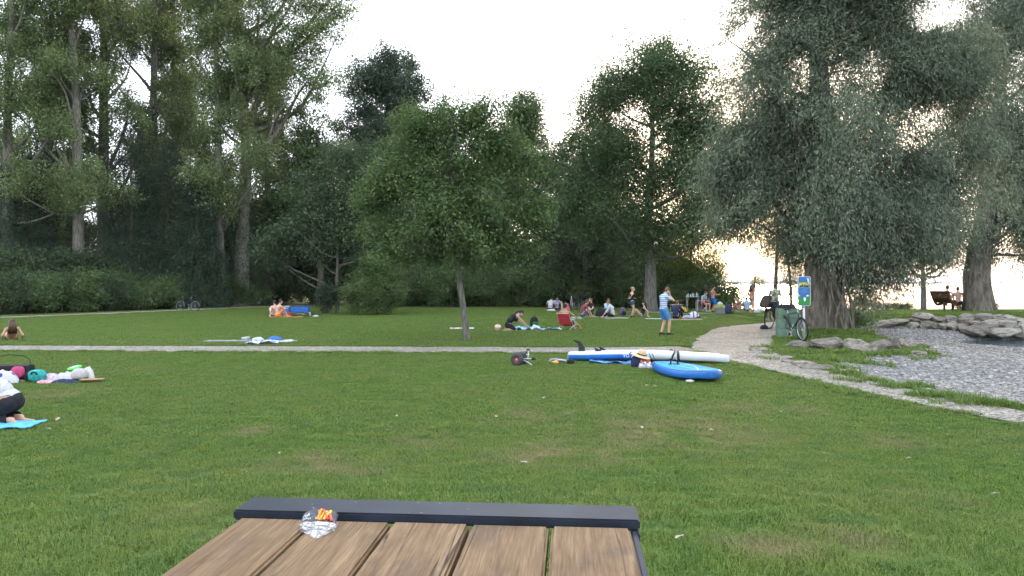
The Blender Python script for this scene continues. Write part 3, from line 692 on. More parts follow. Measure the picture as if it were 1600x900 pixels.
tree('poplar_tree', b0, tb.mesh('trunk'), crown_mesh('crown', g, cl, 125, .42, .36, .16, .12, .12), B_pale, L_poplar, 'big forked pale poplar with limbs reaching out against the sky', 'tree', None, 0, 1, (ivy_mesh(9, [(0, 0, 0), q(378, 400), q(381, 330)], .62, 0.3, 6.5, 2200), L_ivy))

# dark evergreen masses climbing between the trunks
def evergreen(seed, h, w):
    g = np.random.default_rng(seed); n = 420; z = h * (1 - g.random(n) ** .65); a = g.uniform(0, 6.28, n); rad = w * (1 - z / h) ** .7 * (.45 + .55 * g.random(n) ** .5) + .1
    cl = np.c_[rad * np.cos(a), rad * np.sin(a), z + .2]
    tb = Tubes(); tb.add(spline([(0, 0, -.3), (0, 0, h * .95)], 10), np.linspace(.22, .03, 10), 8)
    return tb.mesh('trunk'), crown_mesh('crown', g, cl, 85, .34, .26, .17, .06, .5, outw=.9)
EV = [evergreen(71, 13.5, 2.6), evergreen(72, 11, 2.2)]
for px, Y, v, sc, lab in [(205, 54, 0, 1.0, 'tall dark evergreen between the thick grey trunk and the ivy-clad poplar'), (262, 55, 0, .92, 'dark evergreen in front of the ivy-clad poplars'), (308, 54, 1, .95, 'shorter dark evergreen next to the slim whitish trunk'), (40, 51, 1, 1.0, 'dark evergreen near the edge of the photo behind the hedge')]:
    tree('evergreen_tree', spot(px, Y), EV[v][0], EV[v][1], B_brown, L_ivy, lab, 'tree', 'dark evergreens in the grove', px * .1, sc)

# hedge shrubs: two shapes, each shrub a thing of its own
def shrub_parts(seed, h, w, n=130, per=85, L=.15, W=.085):
    g = np.random.default_rng(seed); bl = [(g.normal() * w * .4, g.normal() * w * .4, h * g.uniform(.25, .7), w * g.uniform(.4, .6), w * g.uniform(.4, .6), h * g.uniform(.22, .34)) for _ in range(7)] + [(0, 0, h * .4, w * .85, w * .85, h * .42)]
    cl = sample_clumps(g, bl, n, .42, -.35, .6, seed); cl[:, 2] = np.abs(cl[:, 2]) + .12
    tb = Tubes()
    for _ in range(5):
        e = cl[g.integers(len(cl))]; tb.add(spline([(g.normal() * .12, g.normal() * .12, -.1), e * np.array([.35, .35, .5]), e * .95], 7), np.linspace(.04, .012, 7), 5)
    return tb.mesh('stems'), crown_mesh('foliage', g, cl, per, .26, .26, L, W, .15)
SH = [shrub_parts(81, 3.2, 2.0), shrub_parts(82, 2.6, 1.8), shrub_parts(83, 4.2, 2.3, 170), shrub_parts(84, 1.3, 1.1, 60, 70, .10, .06)]
def shrub(px, Y, v, lf, sc, lab, group, rz=None):
    o = empty('shrub', spot(px, Y), (px * .37 if rz is None else rz), lab, 'shrub', group); o.scale = (sc,) * 3
    link('stem', SH[v][0], B_brown, o); link('foliage', SH[v][1], lf, o); return o
hedge = 'shrubs of the hedge along the back path'
HEDGE_W = [f'{a} hedge shrub along the back path {b}' for a, b in [('dense green', 'cut off by the photo edge'), ('dark', 'cut off by the photo edge'), ('leafy green', 'at the photo edge below the leafy poplar'), ('bluish', 'below the evergreen nearest the photo edge'), ('dark', 'below the ivy-wrapped poplar'), ('green', 'just before the bare pale trunk'), ('dense', 'in front of the bare pale trunk'), ('low green', 'just past the bare pale trunk'), ('dark', 'in front of the thick grey trunk'), ('leafy', 'in front of the tall dark evergreen'), ('dark green', 'under the ivy-clad poplar'), ('green', 'between ivy-clad poplar and parked bicycle'), ('dense', 'just before the parked dark bicycle'), ('dark', 'directly behind the parked dark bicycle'), ('green', 'just past the parked dark bicycle'), ('low dark', 'in front of the slim whitish trunk'), ('last green', 'before the forked poplar')]]
for i, px in enumerate(range(-40, 400, 26)):
    Yh = np.interp(px, [-40, 0, 200, 380], [42.0, 43.2, 49.0, 58.0]) + (i % 2) * 1.0
    shrub(px, Yh, i % 3, (L_mid, L_dark, L_mid, L_blue, L_dark)[(i * 2 + i // 3) % 5], (.86, .88, .70)[i % 3], HEDGE_W[i], hedge)
for i, px in enumerate(range(-30, 420, 45)):
    Yh = np.interp(px, [-30, 0, 200, 420], [46, 47.5, 54.0, 63.0])
    shrub(px, Yh, 2, (L_dark, L_ivy)[i % 2], 1.15, f'taller dark shrub behind the hedge next to {near(px)}', 'taller shrubs behind the hedge')
for i, px in enumerate(range(618, 1010, 24)):
    shrub(px, 56.5 + (i % 3) * .8, i % 3, (L_dark, L_ivy, L_dark, L_mid)[i % 4], (1.0, 1.1, .95)[i % 3], f'dark woodland-edge shrub across the lawn behind {near(px)}', 'shrubs along the far woodland edge')
for i, px in enumerate(range(600, 1080, 36)):
    shrub(px, 61 + (i % 2) * 1.5, 2, (L_ivy, L_dark)[i % 2], 1.45, f'tall dark undergrowth shrub far behind {near(px)}', 'tall undergrowth behind the far lawn edge')
for i, px in enumerate((400, 425, 448, 500, 520, 545, 570, 600)):
    shrub(px, 64 + (i % 3), 2, (L_ivy, L_dark)[i % 2], 1.25, f'dark shaded shrub under the trees behind {near(px)}', 'shrubs in the shade of the grove')

# dark round-headed tree
def broad(name, px, Y, blobs_px, trunk_px, r0, n, per, L, W, lf, bark, lab, seed, limbs=16, depth=.85, outer=.42, gap=-.2, sl=.42, ss=.36, droop=.15, **kw):
    b0 = spot(px, Y); g = np.random.default_rng(seed); k = Y / F
    bl = []
    for (x, y, rx, ry) in blobs_px:
        for dy in (0,):
            bl.append((*px_local(x, y, Y + g.uniform(-.4, .4) * rx * k, b0), rx * k, rx * k * depth, ry * k))
    n = int(n * .62); cl = sample_clumps(g, bl, n, outer, gap, kw.pop('freq', .5), seed); cl[:, 2] = np.maximum(cl[:, 2], .3)
    tb = skeleton(g, [(0, 0, -.3)] + [tuple(px_local(x, y, Y, b0)) for x, y in trunk_px], r0, .05, cl, limbs, kw.pop('sides', 12), kw.pop('rough', .07), kw.pop('flare', (.5, 1.2)), kw.pop('twigs', .5), seed=seed, **kw)
    return tree(name, b0, tb.mesh('trunk'), crown_mesh('crown', g, cl, per, sl, ss, L, W, droop), bark, lf, lab, twin=True)
broad('broadleaf_tree', 608, 66, [(605, 110, 45, 40), (580, 150, 50, 45), (630, 150, 40, 50), (600, 200, 60, 60), (560, 210, 40, 50), (640, 220, 30, 50)], [(606, 300), (604, 200), (606, 110)], .38, 330, 115, .20, .14, L_blue, B_brown, 'dark round-headed tree rising above the low spreading tree', 91)
broad('broadleaf_tree', 500, 60, [(470, 250, 60, 60), (520, 230, 50, 50), (545, 280, 60, 60), (440, 310, 60, 55), (500, 330, 70, 60), (490, 190, 30, 30)], [(502, 400), (498, 300), (495, 200)], .3, 330, 115, .19, .13, L_mid, B_brown, 'leafy tree in front of the round-headed tree, under the forked poplar limbs', 92)
broad('broadleaf_tree', 822, 60, [(820, 190, 30, 42), (815, 240, 45, 60), (840, 280, 36, 70), (800, 300, 40, 70), (822, 165, 15, 22)], [(822, 380), (820, 280), (821, 170)], .3, 280, 115, .18, .13, L_mid, B_brown, 'pointed leafy tree standing behind the small leaning tree', 93)
broad('broadleaf_tree', 770, 63, [(768, 225, 35, 40), (760, 290, 45, 70), (785, 320, 30, 60)], [(770, 380), (768, 290), (768, 200)], .28, 200, 115, .18, .13, L_small, B_brown, 'shorter tree behind the leaning tree, left neighbour of the pointed tree', 94)
broad('broadleaf_tree', 668, 61, [(640, 220, 50, 50), (690, 195, 45, 40), (665, 290, 70, 70), (610, 290, 45, 60)], [(668, 400), (666, 300), (668, 190)], .3, 300, 115, .18, .13, L_mid, B_brown, 'tree hidden behind the crown of the small leaning tree', 99)
broad('broadleaf_tree', 915, 56, [(900, 260, 40, 45), (925, 240, 42, 45), (900, 330, 45, 60), (940, 330, 50, 60), (910, 400, 50, 45), (880, 240, 18, 25)], [(915, 400), (913, 320), (915, 230)], .3, 330, 120, .17, .12, L_dark, B_brown, 'dark tree beside the tall ash, facing the lawn', 95)
broad('spreading_tree', 527, 44, [(470, 370, 60, 45), (530, 345, 60, 45), (590, 360, 60, 50), (500, 310, 60, 50), (570, 300, 60, 45), (430, 385, 34, 28), (610, 400, 40, 30), (545, 260, 45, 35)], [(526, 450), (528, 400), (525, 300)], .12, 400, 100, .13, .095, L_dark, B_grey, 'low spreading tree with thin trunk and dark hanging leaves behind the blue wagon', 96, droop=.3, twigs=.5, limb_k=.9, zmin=1.4)
# small leaning tree on the lawn
broad('leaning_tree', 731, 23.3, [(700, 260, 70, 60), (640, 290, 65, 55), (770, 280, 62, 60), (600, 320, 40, 40), (700, 330, 85, 60), (800, 330, 42, 55), (640, 360, 62, 48), (745, 370, 70, 45), (700, 205, 50, 36), (735, 190, 40, 28), (660, 220, 50, 40), (800, 255, 40, 35), (680, 180, 24, 16), (755, 168, 16, 14), (610, 275, 32, 30), (825, 300, 22, 30), (690, 405, 42, 20), (585, 300, 34, 34), (590, 350, 34, 30), (560, 330, 18, 22), (835, 345, 22, 34), (800, 385, 34, 26), (620, 395, 34, 20), (640, 240, 34, 26), (820, 270, 24, 22), (720, 172, 12, 12), (650, 195, 16, 14), (775, 215, 30, 24), (745, 410, 34, 14)],
      [(724, 480), (711, 400), (707, 330), (704, 250), (700, 190)],   .105, 720, 80, .105, .060, L_small, B_grey, 'small leafy tree with slender leaning trunk standing alone on the lawn', 97, limbs=22, outer=.5, gap=-.08, sl=.24, ss=.17, droop=.25, flare=(.7, 1.0), rough=.05, freq=1.0, limb_k=.75, zmin=2.5, rise=.7)
# tall ash
broad('ash_tree', 1016, 48, [(1020, 120, 55, 50), (970, 160, 50, 45), (1070, 150, 50, 50), (1030, 190, 60, 50), (940, 220, 50, 45), (1090, 210, 45, 50), (990, 250, 60, 50), (1060, 270, 60, 50), (930, 290, 50, 45), (1095, 290, 45, 50), (960, 340, 60, 40), (1060, 340, 60, 35), (1010, 380, 40, 25), (1005, 85, 35, 22), (1045, 82, 25, 16), (910, 330, 35, 40), (1110, 350, 30, 35), (915, 255, 36, 40), (955, 130, 36, 36), (1095, 120, 36, 40), (1120, 240, 34, 50), (1125, 180, 24, 40), (890, 300, 30, 40), (930, 180, 34, 34), (1000, 310, 60, 40)],
      [(1016, 400), (1012, 345), (1018, 270), (1020, 180), (1022, 100)], .38, 1150, 90, .17, .105, L_ash, B_grey, 'tall ash with stout grey trunk at the far side of the lawn', 98, limbs=24, gap=-.2, sl=.5, ss=.42, flare=(.5, 1.4), limb_k=.42, zmin=4.2, freq=.55)
# young trees and bushes towards the shore
broad('young_tree', 1075, 54, [(1080, 360, 40, 40), (1060, 400, 35, 35), (1100, 400, 30, 35), (1085, 430, 35, 25), (1100, 345, 20, 20), (1118, 420, 18, 16)], [(1076, 440), (1080, 400), (1082, 350)], .12, 210, 95, .13, .08, L_lime, B_brown, 'young bright green backlit tree behind the table with bottles', 101, gap=-.1)
broad('young_tree', 1048, 56, [(1045, 380, 25, 35), (1040, 420, 28, 30)], [(1046, 440), (1045, 380)], .08, 90, 95, .13, .08, L_lime, B_brown, 'yellow-green young tree next to the ash trunk', 102)
for px, Y, v, sc, lf, lab in [(1066, 53, 1, .95, L_dark, 'dark bush behind the table with bottles'), (1092, 54, 1, .95, L_dark, 'dark bush behind the seated person in light blue'), (1118, 54, 1, .85, L_mid, 'lakeside bush behind the shirtless man in blue shorts'), (1138, 54.5, 3, 1.25, L_mid, 'round low lakeside bush left of the seated blonde person'), (1152, 55.5, 3, 1.1, L_mid, 'low lakeside bush just above the seated blonde person'), (1096, 57, 2, .8, L_dark, 'tall dark lakeside bush under the young bright tree'), (1178, 57, 3, 1.0, L_mid, 'low lakeside bush behind the walking woman'), (1030, 55, 1, 1.1, L_dark, 'dark bush behind the ash trunk'), (1008, 54, 1, .8, L_mid, 'bush at the foot of the ash'), (1500, 41.6, 3, .30, L_mid, 'tuft of greenery under the lounger bench'), (1352, 38, 3, .55, L_mid, 'green shrub on the bank behind the big willow'), (1335, 29.5, 3, .75, L_mid, 'leafy shrub at the foot of the big willow'), (1548, 38, 3, .35, L_mid, 'small weeds at the foot of the leaning willow trunk')]:
    shrub(px, Y, v, lf, sc, lab, None)
for i, px in enumerate(range(1372, 1425, 12)): shrub(px, 41.5, 3, L_mid, .34, 'low green weeds along the lake bank edge', 'weeds along the lake bank')
broad('sapling', 1179, 56, [(1180, 440, 13, 14), (1176, 456, 14, 10)], [(1178, 462), (1180, 432)], .025, 26, 70, .10, .05, L_lime, B_brown, 'thin sapling against the lake behind the walking woman', 103, gap=-1, sl=.25, ss=.2)
bush_b = broad('broad_bush', 590, 42, [(585, 440, 38, 34), (600, 460, 30, 28), (565, 465, 30, 26), (590, 420, 28, 22), (612, 445, 16, 24)], [(588, 470), (588, 430)], .05, 190, 95, .11, .065, L_small, B_brown, 'broad rounded bush on the lawn under the spreading tree', 104, gap=-.5, sl=.22, ss=.2)
broad('dark_bush', 512, 43.5, [(510, 470, 14, 20), (515, 455, 10, 16)], [(512, 475), (512, 450)], .03, 60, 90, .10, .06, L_ivy, B_brown, 'narrow dark bush beside the thin trunk near the blue wagon', 105, gap=-.6, sl=.18, ss=.16)

# ---- willows
def willow(px, Y, blobs_px, trunk_px, r0, n, per, lab, seed, L=.16, W=.036, depth=.9, fork=None, limbs=26, sl=.42, ss=.22, extra=None):
    b0 = spot(px, Y); g = np.random.default_rng(seed); k = Y / F
    bl = [(*px_local(x, y, Y + dy, b0), rx * k, rx * k * depth, ry * k) for (x, y, rx, ry, dy) in blobs_px]
    cl = sample_clumps(g, bl, n, .42, -.13, .55, seed); cl[:, 2] = np.maximum(cl[:, 2], 1.0)
    tp = [(0, 0, -.4)] + [tuple(px_local(x, y, Y, b0)) for x, y in trunk_px]
    tb = skeleton(g, tp, r0, .10, cl, limbs, 40, .10, (.38, 1.6), .5, .22, .8, 2.8, nseg=40, seed=seed)
    for (pts, ra, rb, s) in (fork or []):
        tb.add(spline([tuple(px_local(x, y, Y + dy, b0)) for x, y, dy in pts], 18), np.linspace(ra, rb, 18), s, .12, seed + 3)
    o = tree('willow_tree', b0, tb.mesh('trunk'), crown_mesh('crown', g, cl, per, sl, ss, L, W, .55, outw=.5), B_willow, L_willow, lab, twin=True)
    return o, b0
W1, w1b = willow(1286, 26.2, [(1290, 120, 90, 90, 0), (1190, 150, 80, 80, -.5), (1390, 140, 80, 80, .5), (1290, 230, 110, 80, -1.2), (1180, 260, 75, 70, -.5), (1400, 250, 95, 80, -.5), (1470, 230, 62, 90, .5), (1300, 320, 110, 70, -1.6), (1195, 325, 70, 46, -.8), (1400, 340, 90, 60, -.8), (1475, 320, 58, 60, .3), (1250, 40, 100, 80, .5), (1360, 30, 90, 80, .5), (1160, 60, 50, 60, .5), (1440, 130, 50, 70, 1), (1330, -60, 120, 80, 0), (1230, -60, 90, 70, 0), (1140, 210, 36, 60, 0), (1140, 320, 28, 40, 0), (1370, 395, 70, 30, -1), (1440, 380, 50, 30, 0), (1310, 370, 60, 30, -2.0), (1505, 270, 36, 60, .5), (1350, 430, 40, 20, -.4), (1470, 160, 40, 50, .6), (1400, 425, 45, 22, -.3), (1345, 448, 26, 16, -.2), (1125, 260, 24, 50, 0), (1515, 330, 30, 46, .6), (1425, 60, 60, 60, .5), (1490, 110, 36, 50, .8)],
   [(1286, 455), (1284, 400), (1288, 320), (1284, 220), (1280, 120), (1276, 30), (1274, -70)],   .72, 1550, 135, 'huge willow with massive ivy-veined trunk beside the pebble beach', 111,
   fork=[([(1300, 500, -.1), (1306, 430, 0), (1318, 380, 0), (1345, 300, 0), (1375, 200, .5), (1400, 80, .6)], .26, .08, 16), ([(1272, 400, 0), (1245, 330, .2), (1225, 250, .2), (1210, 150, .3)], .20, .07, 12)])
tb = Tubes(); g = np.random.default_rng(4)                       # woody climbers on the trunk
for i, (x0, x1, r) in enumerate([(1300, 1284, .10), (1310, 1296, .055), (1288, 1304, .05), (1316, 1302, .06), (1292, 1280, .035), (1304, 1310, .03), (1277, 1270, .04), (1268, 1274, .035), (1298, 1312, .028)]):
    pts = []
    for t in np.linspace(0, 1, 14):
        x = x0 + (x1 - x0) * t + 5 * math.sin(t * 7 + i * 1.9); y = 512 - 118 * t
        lx = (x - 1286) * 26.2 / F; rr = .98 + .25 * (1 - t) ** 2
        yy = -math.sqrt(max(rr * rr * .82 - lx * lx, .02))
        pts.append((lx, yy, (512 - y) * 26.2 / F - .05))
    tb.add(spline(pts, 24), np.linspace(1, .6, 24) * r, 7, .15, i)
link('climber_stem', tb.mesh('climber_stem'), B_willow, W1)
link('ivy', ivy_mesh(12, [(0, 0, 0), (0, 0, 9)], .80, 2.2, 4.4, 1800, .09), L_ivy, W1)
W2, _ = willow(1531, 38.0, [(1560, 60, 60, 70, 0), (1620, 100, 70, 80, 0), (1590, 180, 60, 60, 0), (1640, 240, 60, 60, 0), (1570, 270, 46, 50, -.5), (1600, 330, 60, 40, -.5), (1650, 350, 60, 50, 0), (1530, 110, 40, 60, 1), (1540, 330, 36, 40, 0), (1545, -20, 70, 60, 0), (1640, -20, 80, 60, 0), (1585, 375, 40, 22, 0), (1500, 360, 30, 30, .8), (1510, 200, 40, 60, 1.5), (1500, 60, 40, 60, 1.5), (1560, 190, 40, 60, 0), (1555, 390, 26, 18, 0), (1625, 390, 40, 20, 0)],
   [(1525, 440), (1530, 390), (1545, 320), (1556, 230), (1565, 120), (1575, 20)], .70, 700, 130, 'thick-trunked willow on the lake bank next to the lounger bench', 112, L=.19, W=.048, sl=.5, ss=.3, limbs=20,
   fork=[([(1545, 330, 0), (1575, 270, 0), (1610, 200, 0), (1640, 150, 0)], .22, .07, 12)])
broad('bank_tree', 1443, 38.5, [(1440, 350, 40, 30), (1410, 375, 40, 26), (1470, 380, 40, 26), (1440, 395, 50, 22), (1390, 400, 30, 18), (1490, 400, 22, 16)], [(1443, 455), (1442, 425), (1440, 360)], .16, 230, 95, .13, .032, L_willow, B_grey, 'slim bank tree with forked trunk between the two big willows', 113, limbs=12, zmin=1.9, gap=-.4, droop=.5, flare=(.5, 1), limb_k=.9)
broad('shore_tree', 1213, 45, [(1215, 350, 40, 40), (1235, 400, 30, 30), (1200, 390, 26, 26), (1240, 440, 18, 26)], [(1212, 440), (1214, 400), (1216, 340)], .13, 150, 75, .12, .05, L_willow, B_brown, 'slender shore tree behind the bin and bicycles', 114, limbs=8, gap=-.3, droop=.6)
broad('shore_tree', 1236, 43, [(1232, 380, 26, 30), (1250, 420, 16, 26), (1228, 440, 16, 18), (1238, 465, 14, 14)], [(1236, 450), (1232, 410), (1228, 350)], .09, 110, 65, .10, .045, L_willow, B_brown, 'thin dark shore tree just behind the blue sign', 115, limbs=8, gap=-.3, droop=.6)

# ------------------------------------------------------------------ boulders
def sup(self, c, r, p=4.0, n=20, m=12, rot=None, taper=0.0):
    M_ = Euler(rot).to_matrix() if rot else Matrix.Identity(3); c = Vector(c); vs_, fs_ = [], []
    for i in range(m + 1):
        th = math.pi * i / m
        for k in range(n):
            a = 2 * math.pi * k / n
            d = Vector((math.sin(th) * math.cos(a), math.sin(th) * math.sin(a), -math.cos(th)))
            s = (abs(d.x) ** p + abs(d.y) ** p + abs(d.z) ** p) ** (-1 / p); d = d * s; f = 1 - taper * (d.z + 1) / 2
            vs_.append(c + M_ @ Vector((d.x * r[0] * f, d.y * r[1] * f, d.z * r[2])))
    for i in range(m):
        for k in range(n):
            k2 = (k + 1) % n; fs_.append((i * n + k, i * n + k2, (i + 1) * n + k2, (i + 1) * n + k))
    return self.add(vs_, fs_)
MB.sup = sup
def rock_mat(name, c1, c2, moss):
    m, n, l, b = nodes_of(name); tc = n.new('ShaderNodeTexCoord'); oi = n.new('ShaderNodeObjectInfo')
    ad = n.new('ShaderNodeVectorMath'); ad.operation = 'ADD'; cx = n.new('ShaderNodeCombineXYZ'); mm = n.new('ShaderNodeMath'); mm.operation = 'MULTIPLY'; mm.inputs[1].default_value = 37
    l.new(oi.outputs['Random'], mm.inputs[0]); l.new(mm.outputs[0], cx.inputs[0]); l.new(tc.outputs['Object'], ad.inputs[0]); l.new(cx.outputs[0], ad.inputs[1])
    no = n.new('ShaderNodeTexNoise'); no.inputs['Scale'].default_value = 2.2; no.inputs['Detail'].default_value = 9; no.inputs['Roughness'].default_value = .68; l.new(ad.outputs[0], no.inputs['Vector'])
    cr = n.new('ShaderNodeValToRGB'); e = cr.color_ramp.elements; e[0].position = .33; e[1].position = .68; e[0].color = (*c1, 1); e[1].color = (*c2, 1); l.new(no.outputs[0], cr.inputs[0])
    n2 = n.new('ShaderNodeTexNoise'); n2.inputs['Scale'].default_value = 1.3; n2.inputs['Detail'].default_value = 5; l.new(ad.outputs[0], n2.inputs['Vector'])
    mr = n.new('ShaderNodeMapRange'); mr.inputs[1].default_value = .55; mr.inputs[2].default_value = .72; mr.inputs[4].default_value = moss; l.new(n2.outputs[0], mr.inputs[0])
    mx = n.new('ShaderNodeMix'); mx.data_type = 'RGBA'; mx.inputs[7].default_value = (.075, .08, .05, 1); l.new(cr.outputs[0], mx.inputs[6]); l.new(mr.outputs[0], mx.inputs[0])
    hs = n.new('ShaderNodeHueSaturation'); vr = n.new('ShaderNodeMapRange'); vr.inputs[3].default_value = .72; vr.inputs[4].default_value = 1.25; l.new(oi.outputs['Random'], vr.inputs[0]); l.new(vr.outputs[0], hs.inputs['Value']); l.new(mx.outputs[2], hs.inputs['Color'])
    l.new(hs.outputs[0], b.inputs['Base Color']); b.inputs['Roughness'].default_value = .92; b.inputs['Specular IOR Level'].default_value = .15
    bp = n.new('ShaderNodeBump'); bp.inputs['Strength'].default_value = .8; bp.inputs['Distance'].default_value = .12; l.new(no.outputs[0], bp.inputs['Height']); l.new(bp.outputs[0], b.inputs['Normal'])
    return m
M_rock = rock_mat('limestone_rock', (.125, .112, .092), (.37, .335, .29), .6)
M_rock2 = rock_mat('pale_rock', (.17, .155, .135), (.43, .40, .35), .45)
ROCKS = [stone_mesh('boulder', 200 + i, (1, 1, 1), .25, 4, True) for i in range(9)]
g = np.random.default_rng(5); random.seed(3)
wall_o = empty('boulder_wall', P(1440, 516), 0, 'retaining wall of stacked grey boulders between pebble beach and grassy bank', 'stone wall')
WB = [(120, 180, 450, 250), (230, 235, 345, 278), (460, 205, 575, 272), (420, 175, 500, 215), (490, 180, 620, 212), (570, 215, 690, 275), (610, 195, 765, 282), (525, 115, 600, 187), (595, 120, 720, 197), (720, 150, 850, 207), (765, 205, 860, 282), (850, 145, 965, 212), (855, 205, 960, 287), (970, 140, 1110, 228), (965, 222, 1045, 295), (1105, 120, 1270, 192), (1090, 192, 1190, 242), (1190, 180, 1360, 268), (1035, 235, 1270, 338), (1260, 130, 1400, 197), (1370, 135, 1490, 192), (1270, 262, 1515, 348), (1350, 188, 1545, 297), (1518, 205, 1640, 345), (1000, 118, 1100, 155), (1500, 165, 1640, 215), (340, 245, 460, 282), (1640, 220, 1850, 350), (1640, 150, 1800, 225)]
for i, (u0, v0, u1, v1) in enumerate(WB):
    px, py = 1340 + .1625 * (u0 + u1) / 2, 470 + .1625 * (v0 + v1) / 2; w, h = .1625 * (u1 - u0), .1625 * (v1 - v0)
    Yb = float(np.interp(px, [1360, 1460, 1520, 1600], [30.9, 30.4, 29.9, 29.6])) + (250 - (v0 + v1) / 2) / 130 * 1.0 + .35
    c = at(px, py, Yb); k = Yb / F
    o = link('boulder', ROCKS[i % 9], None, wall_o)
    if not ROCKS[i % 9].materials: ROCKS[i % 9].materials.append(M_rock)
    o.location = c - wall_o.location; o.scale = (w * k * .56, w * k * .5, h * k * .53); o.rotation_euler = (g.normal() * .08, g.normal() * .1, g.normal() * .25 + (i % 2) * 3.14)
    if u0 > 1100 or 590 < u0 < 600:
        o.material_slots[0].link = 'OBJECT'; o.material_slots[0].material = M_rock2
FB = [(1295, 549, 50, 20, 'largest boulder of the front row, nearest the big willow trunk'), (1347, 552, 42, 19, 'long grey boulder, second of the front row under the willow'), (1379, 551, 29, 19, 'upright grey boulder, third of the front row under the willow'), (1399, 549, 19, 20, 'narrow standing boulder, fourth of the front row under the willow'),
      (1426, 546, 20, 12, 'dark rounded boulder at the beach end of the front row'), (1411, 541, 15, 9, 'small dark rock behind the narrow standing boulder'), (1378, 528, 15, 7, 'small dark rock on the grass edge behind the front row'), (1250, 545, 34, 11, 'low flat boulder below the bicycle leaning on the bin'),
      (1189, 551, 30, 7, 'flat mossy slab at the path edge'), (1222, 563, 36, 5, 'thin flat slab lying along the path edge grass'), (1258, 573, 34, 8, 'pale flat slab between path and pebble beach'), (1282, 580, 46, 7, 'long flat slab nearest the pebble beach corner'), (1437, 557, 24, 8, 'half-buried flat rock at the beach edge'), (1572, 536, 24, 6, 'brown flat rock lying in the shallow water edge'), (1235, 568, 22, 5, 'small flat slab between two larger slabs by the path')]
for i, (px, py, w, h, lab) in enumerate(FB):
    p = P(px, py - h * .15); k = p.y / F
    o = link('boulder', ROCKS[(i * 4 + 1) % 9]); o.location = (p.x, p.y + w * k * .2, p.z + h * k * .36); o.scale = (w * k * .54, w * k * .42, h * k * .6); o.rotation_euler = (g.normal() * .08, g.normal() * .08, g.normal() * .3)
    tag(o, lab, 'boulder', 'loose boulders edging the beach')

# ------------------------------------------------------------------ tall-grass weeds along the stones and the beach edge
def weed_patch(name, nb, size, h, seed): return blade_patch(name, size, nb, h * .4, h, .011, seed, M_grass)
wp = []
for (px, py, n_, s) in [(1290, 552, 40, .9), (1350, 555, 40, 1.0), (1400, 553, 30, .9), (1440, 553, 60, .6), (1330, 566, 50, .8), (1275, 562, 40, .9), (1230, 552, 40, .8), (1300, 575, 25, .5), (1400, 606, 30, .45), (1350, 596, 30, .5), (1470, 622, 35, .4), (1520, 630, 30, .4), (1560, 636, 30, .35), (1290, 520, 60, 1.5), (1330, 520, 50, 1.2), (1240, 530, 40, .8), (1350, 535, 40, 1.0), (1265, 528, 40, .8), (1210, 545, 40, .7), (1590, 490, 50, 1.0), (1430, 606, 16, .3), (1320, 586, 20, .4)]:
    n_ = n_ // 2; c = P(px, py); a = np.c_[c.x + g.normal(size=n_) * s * .5, c.y + g.normal(size=n_) * s * .3]; wp.append(a)
wp = np.concatenate(wp)
weeds = scatter('bank_weeds', np.c_[wp, gz(wp[:, 0], wp[:, 1])], g.integers(0, 2, len(wp)), g.uniform(0, 6.28, len(wp)), g.uniform(.6, 1.3, len(wp)), [weed_patch('weed_a', 60, .26, .13, 31), weed_patch('weed_b', 60, .22, .17, 32)])
tag(weeds, 'longer weedy grass growing between the boulders and beach edge', 'weeds', kind='stuff')

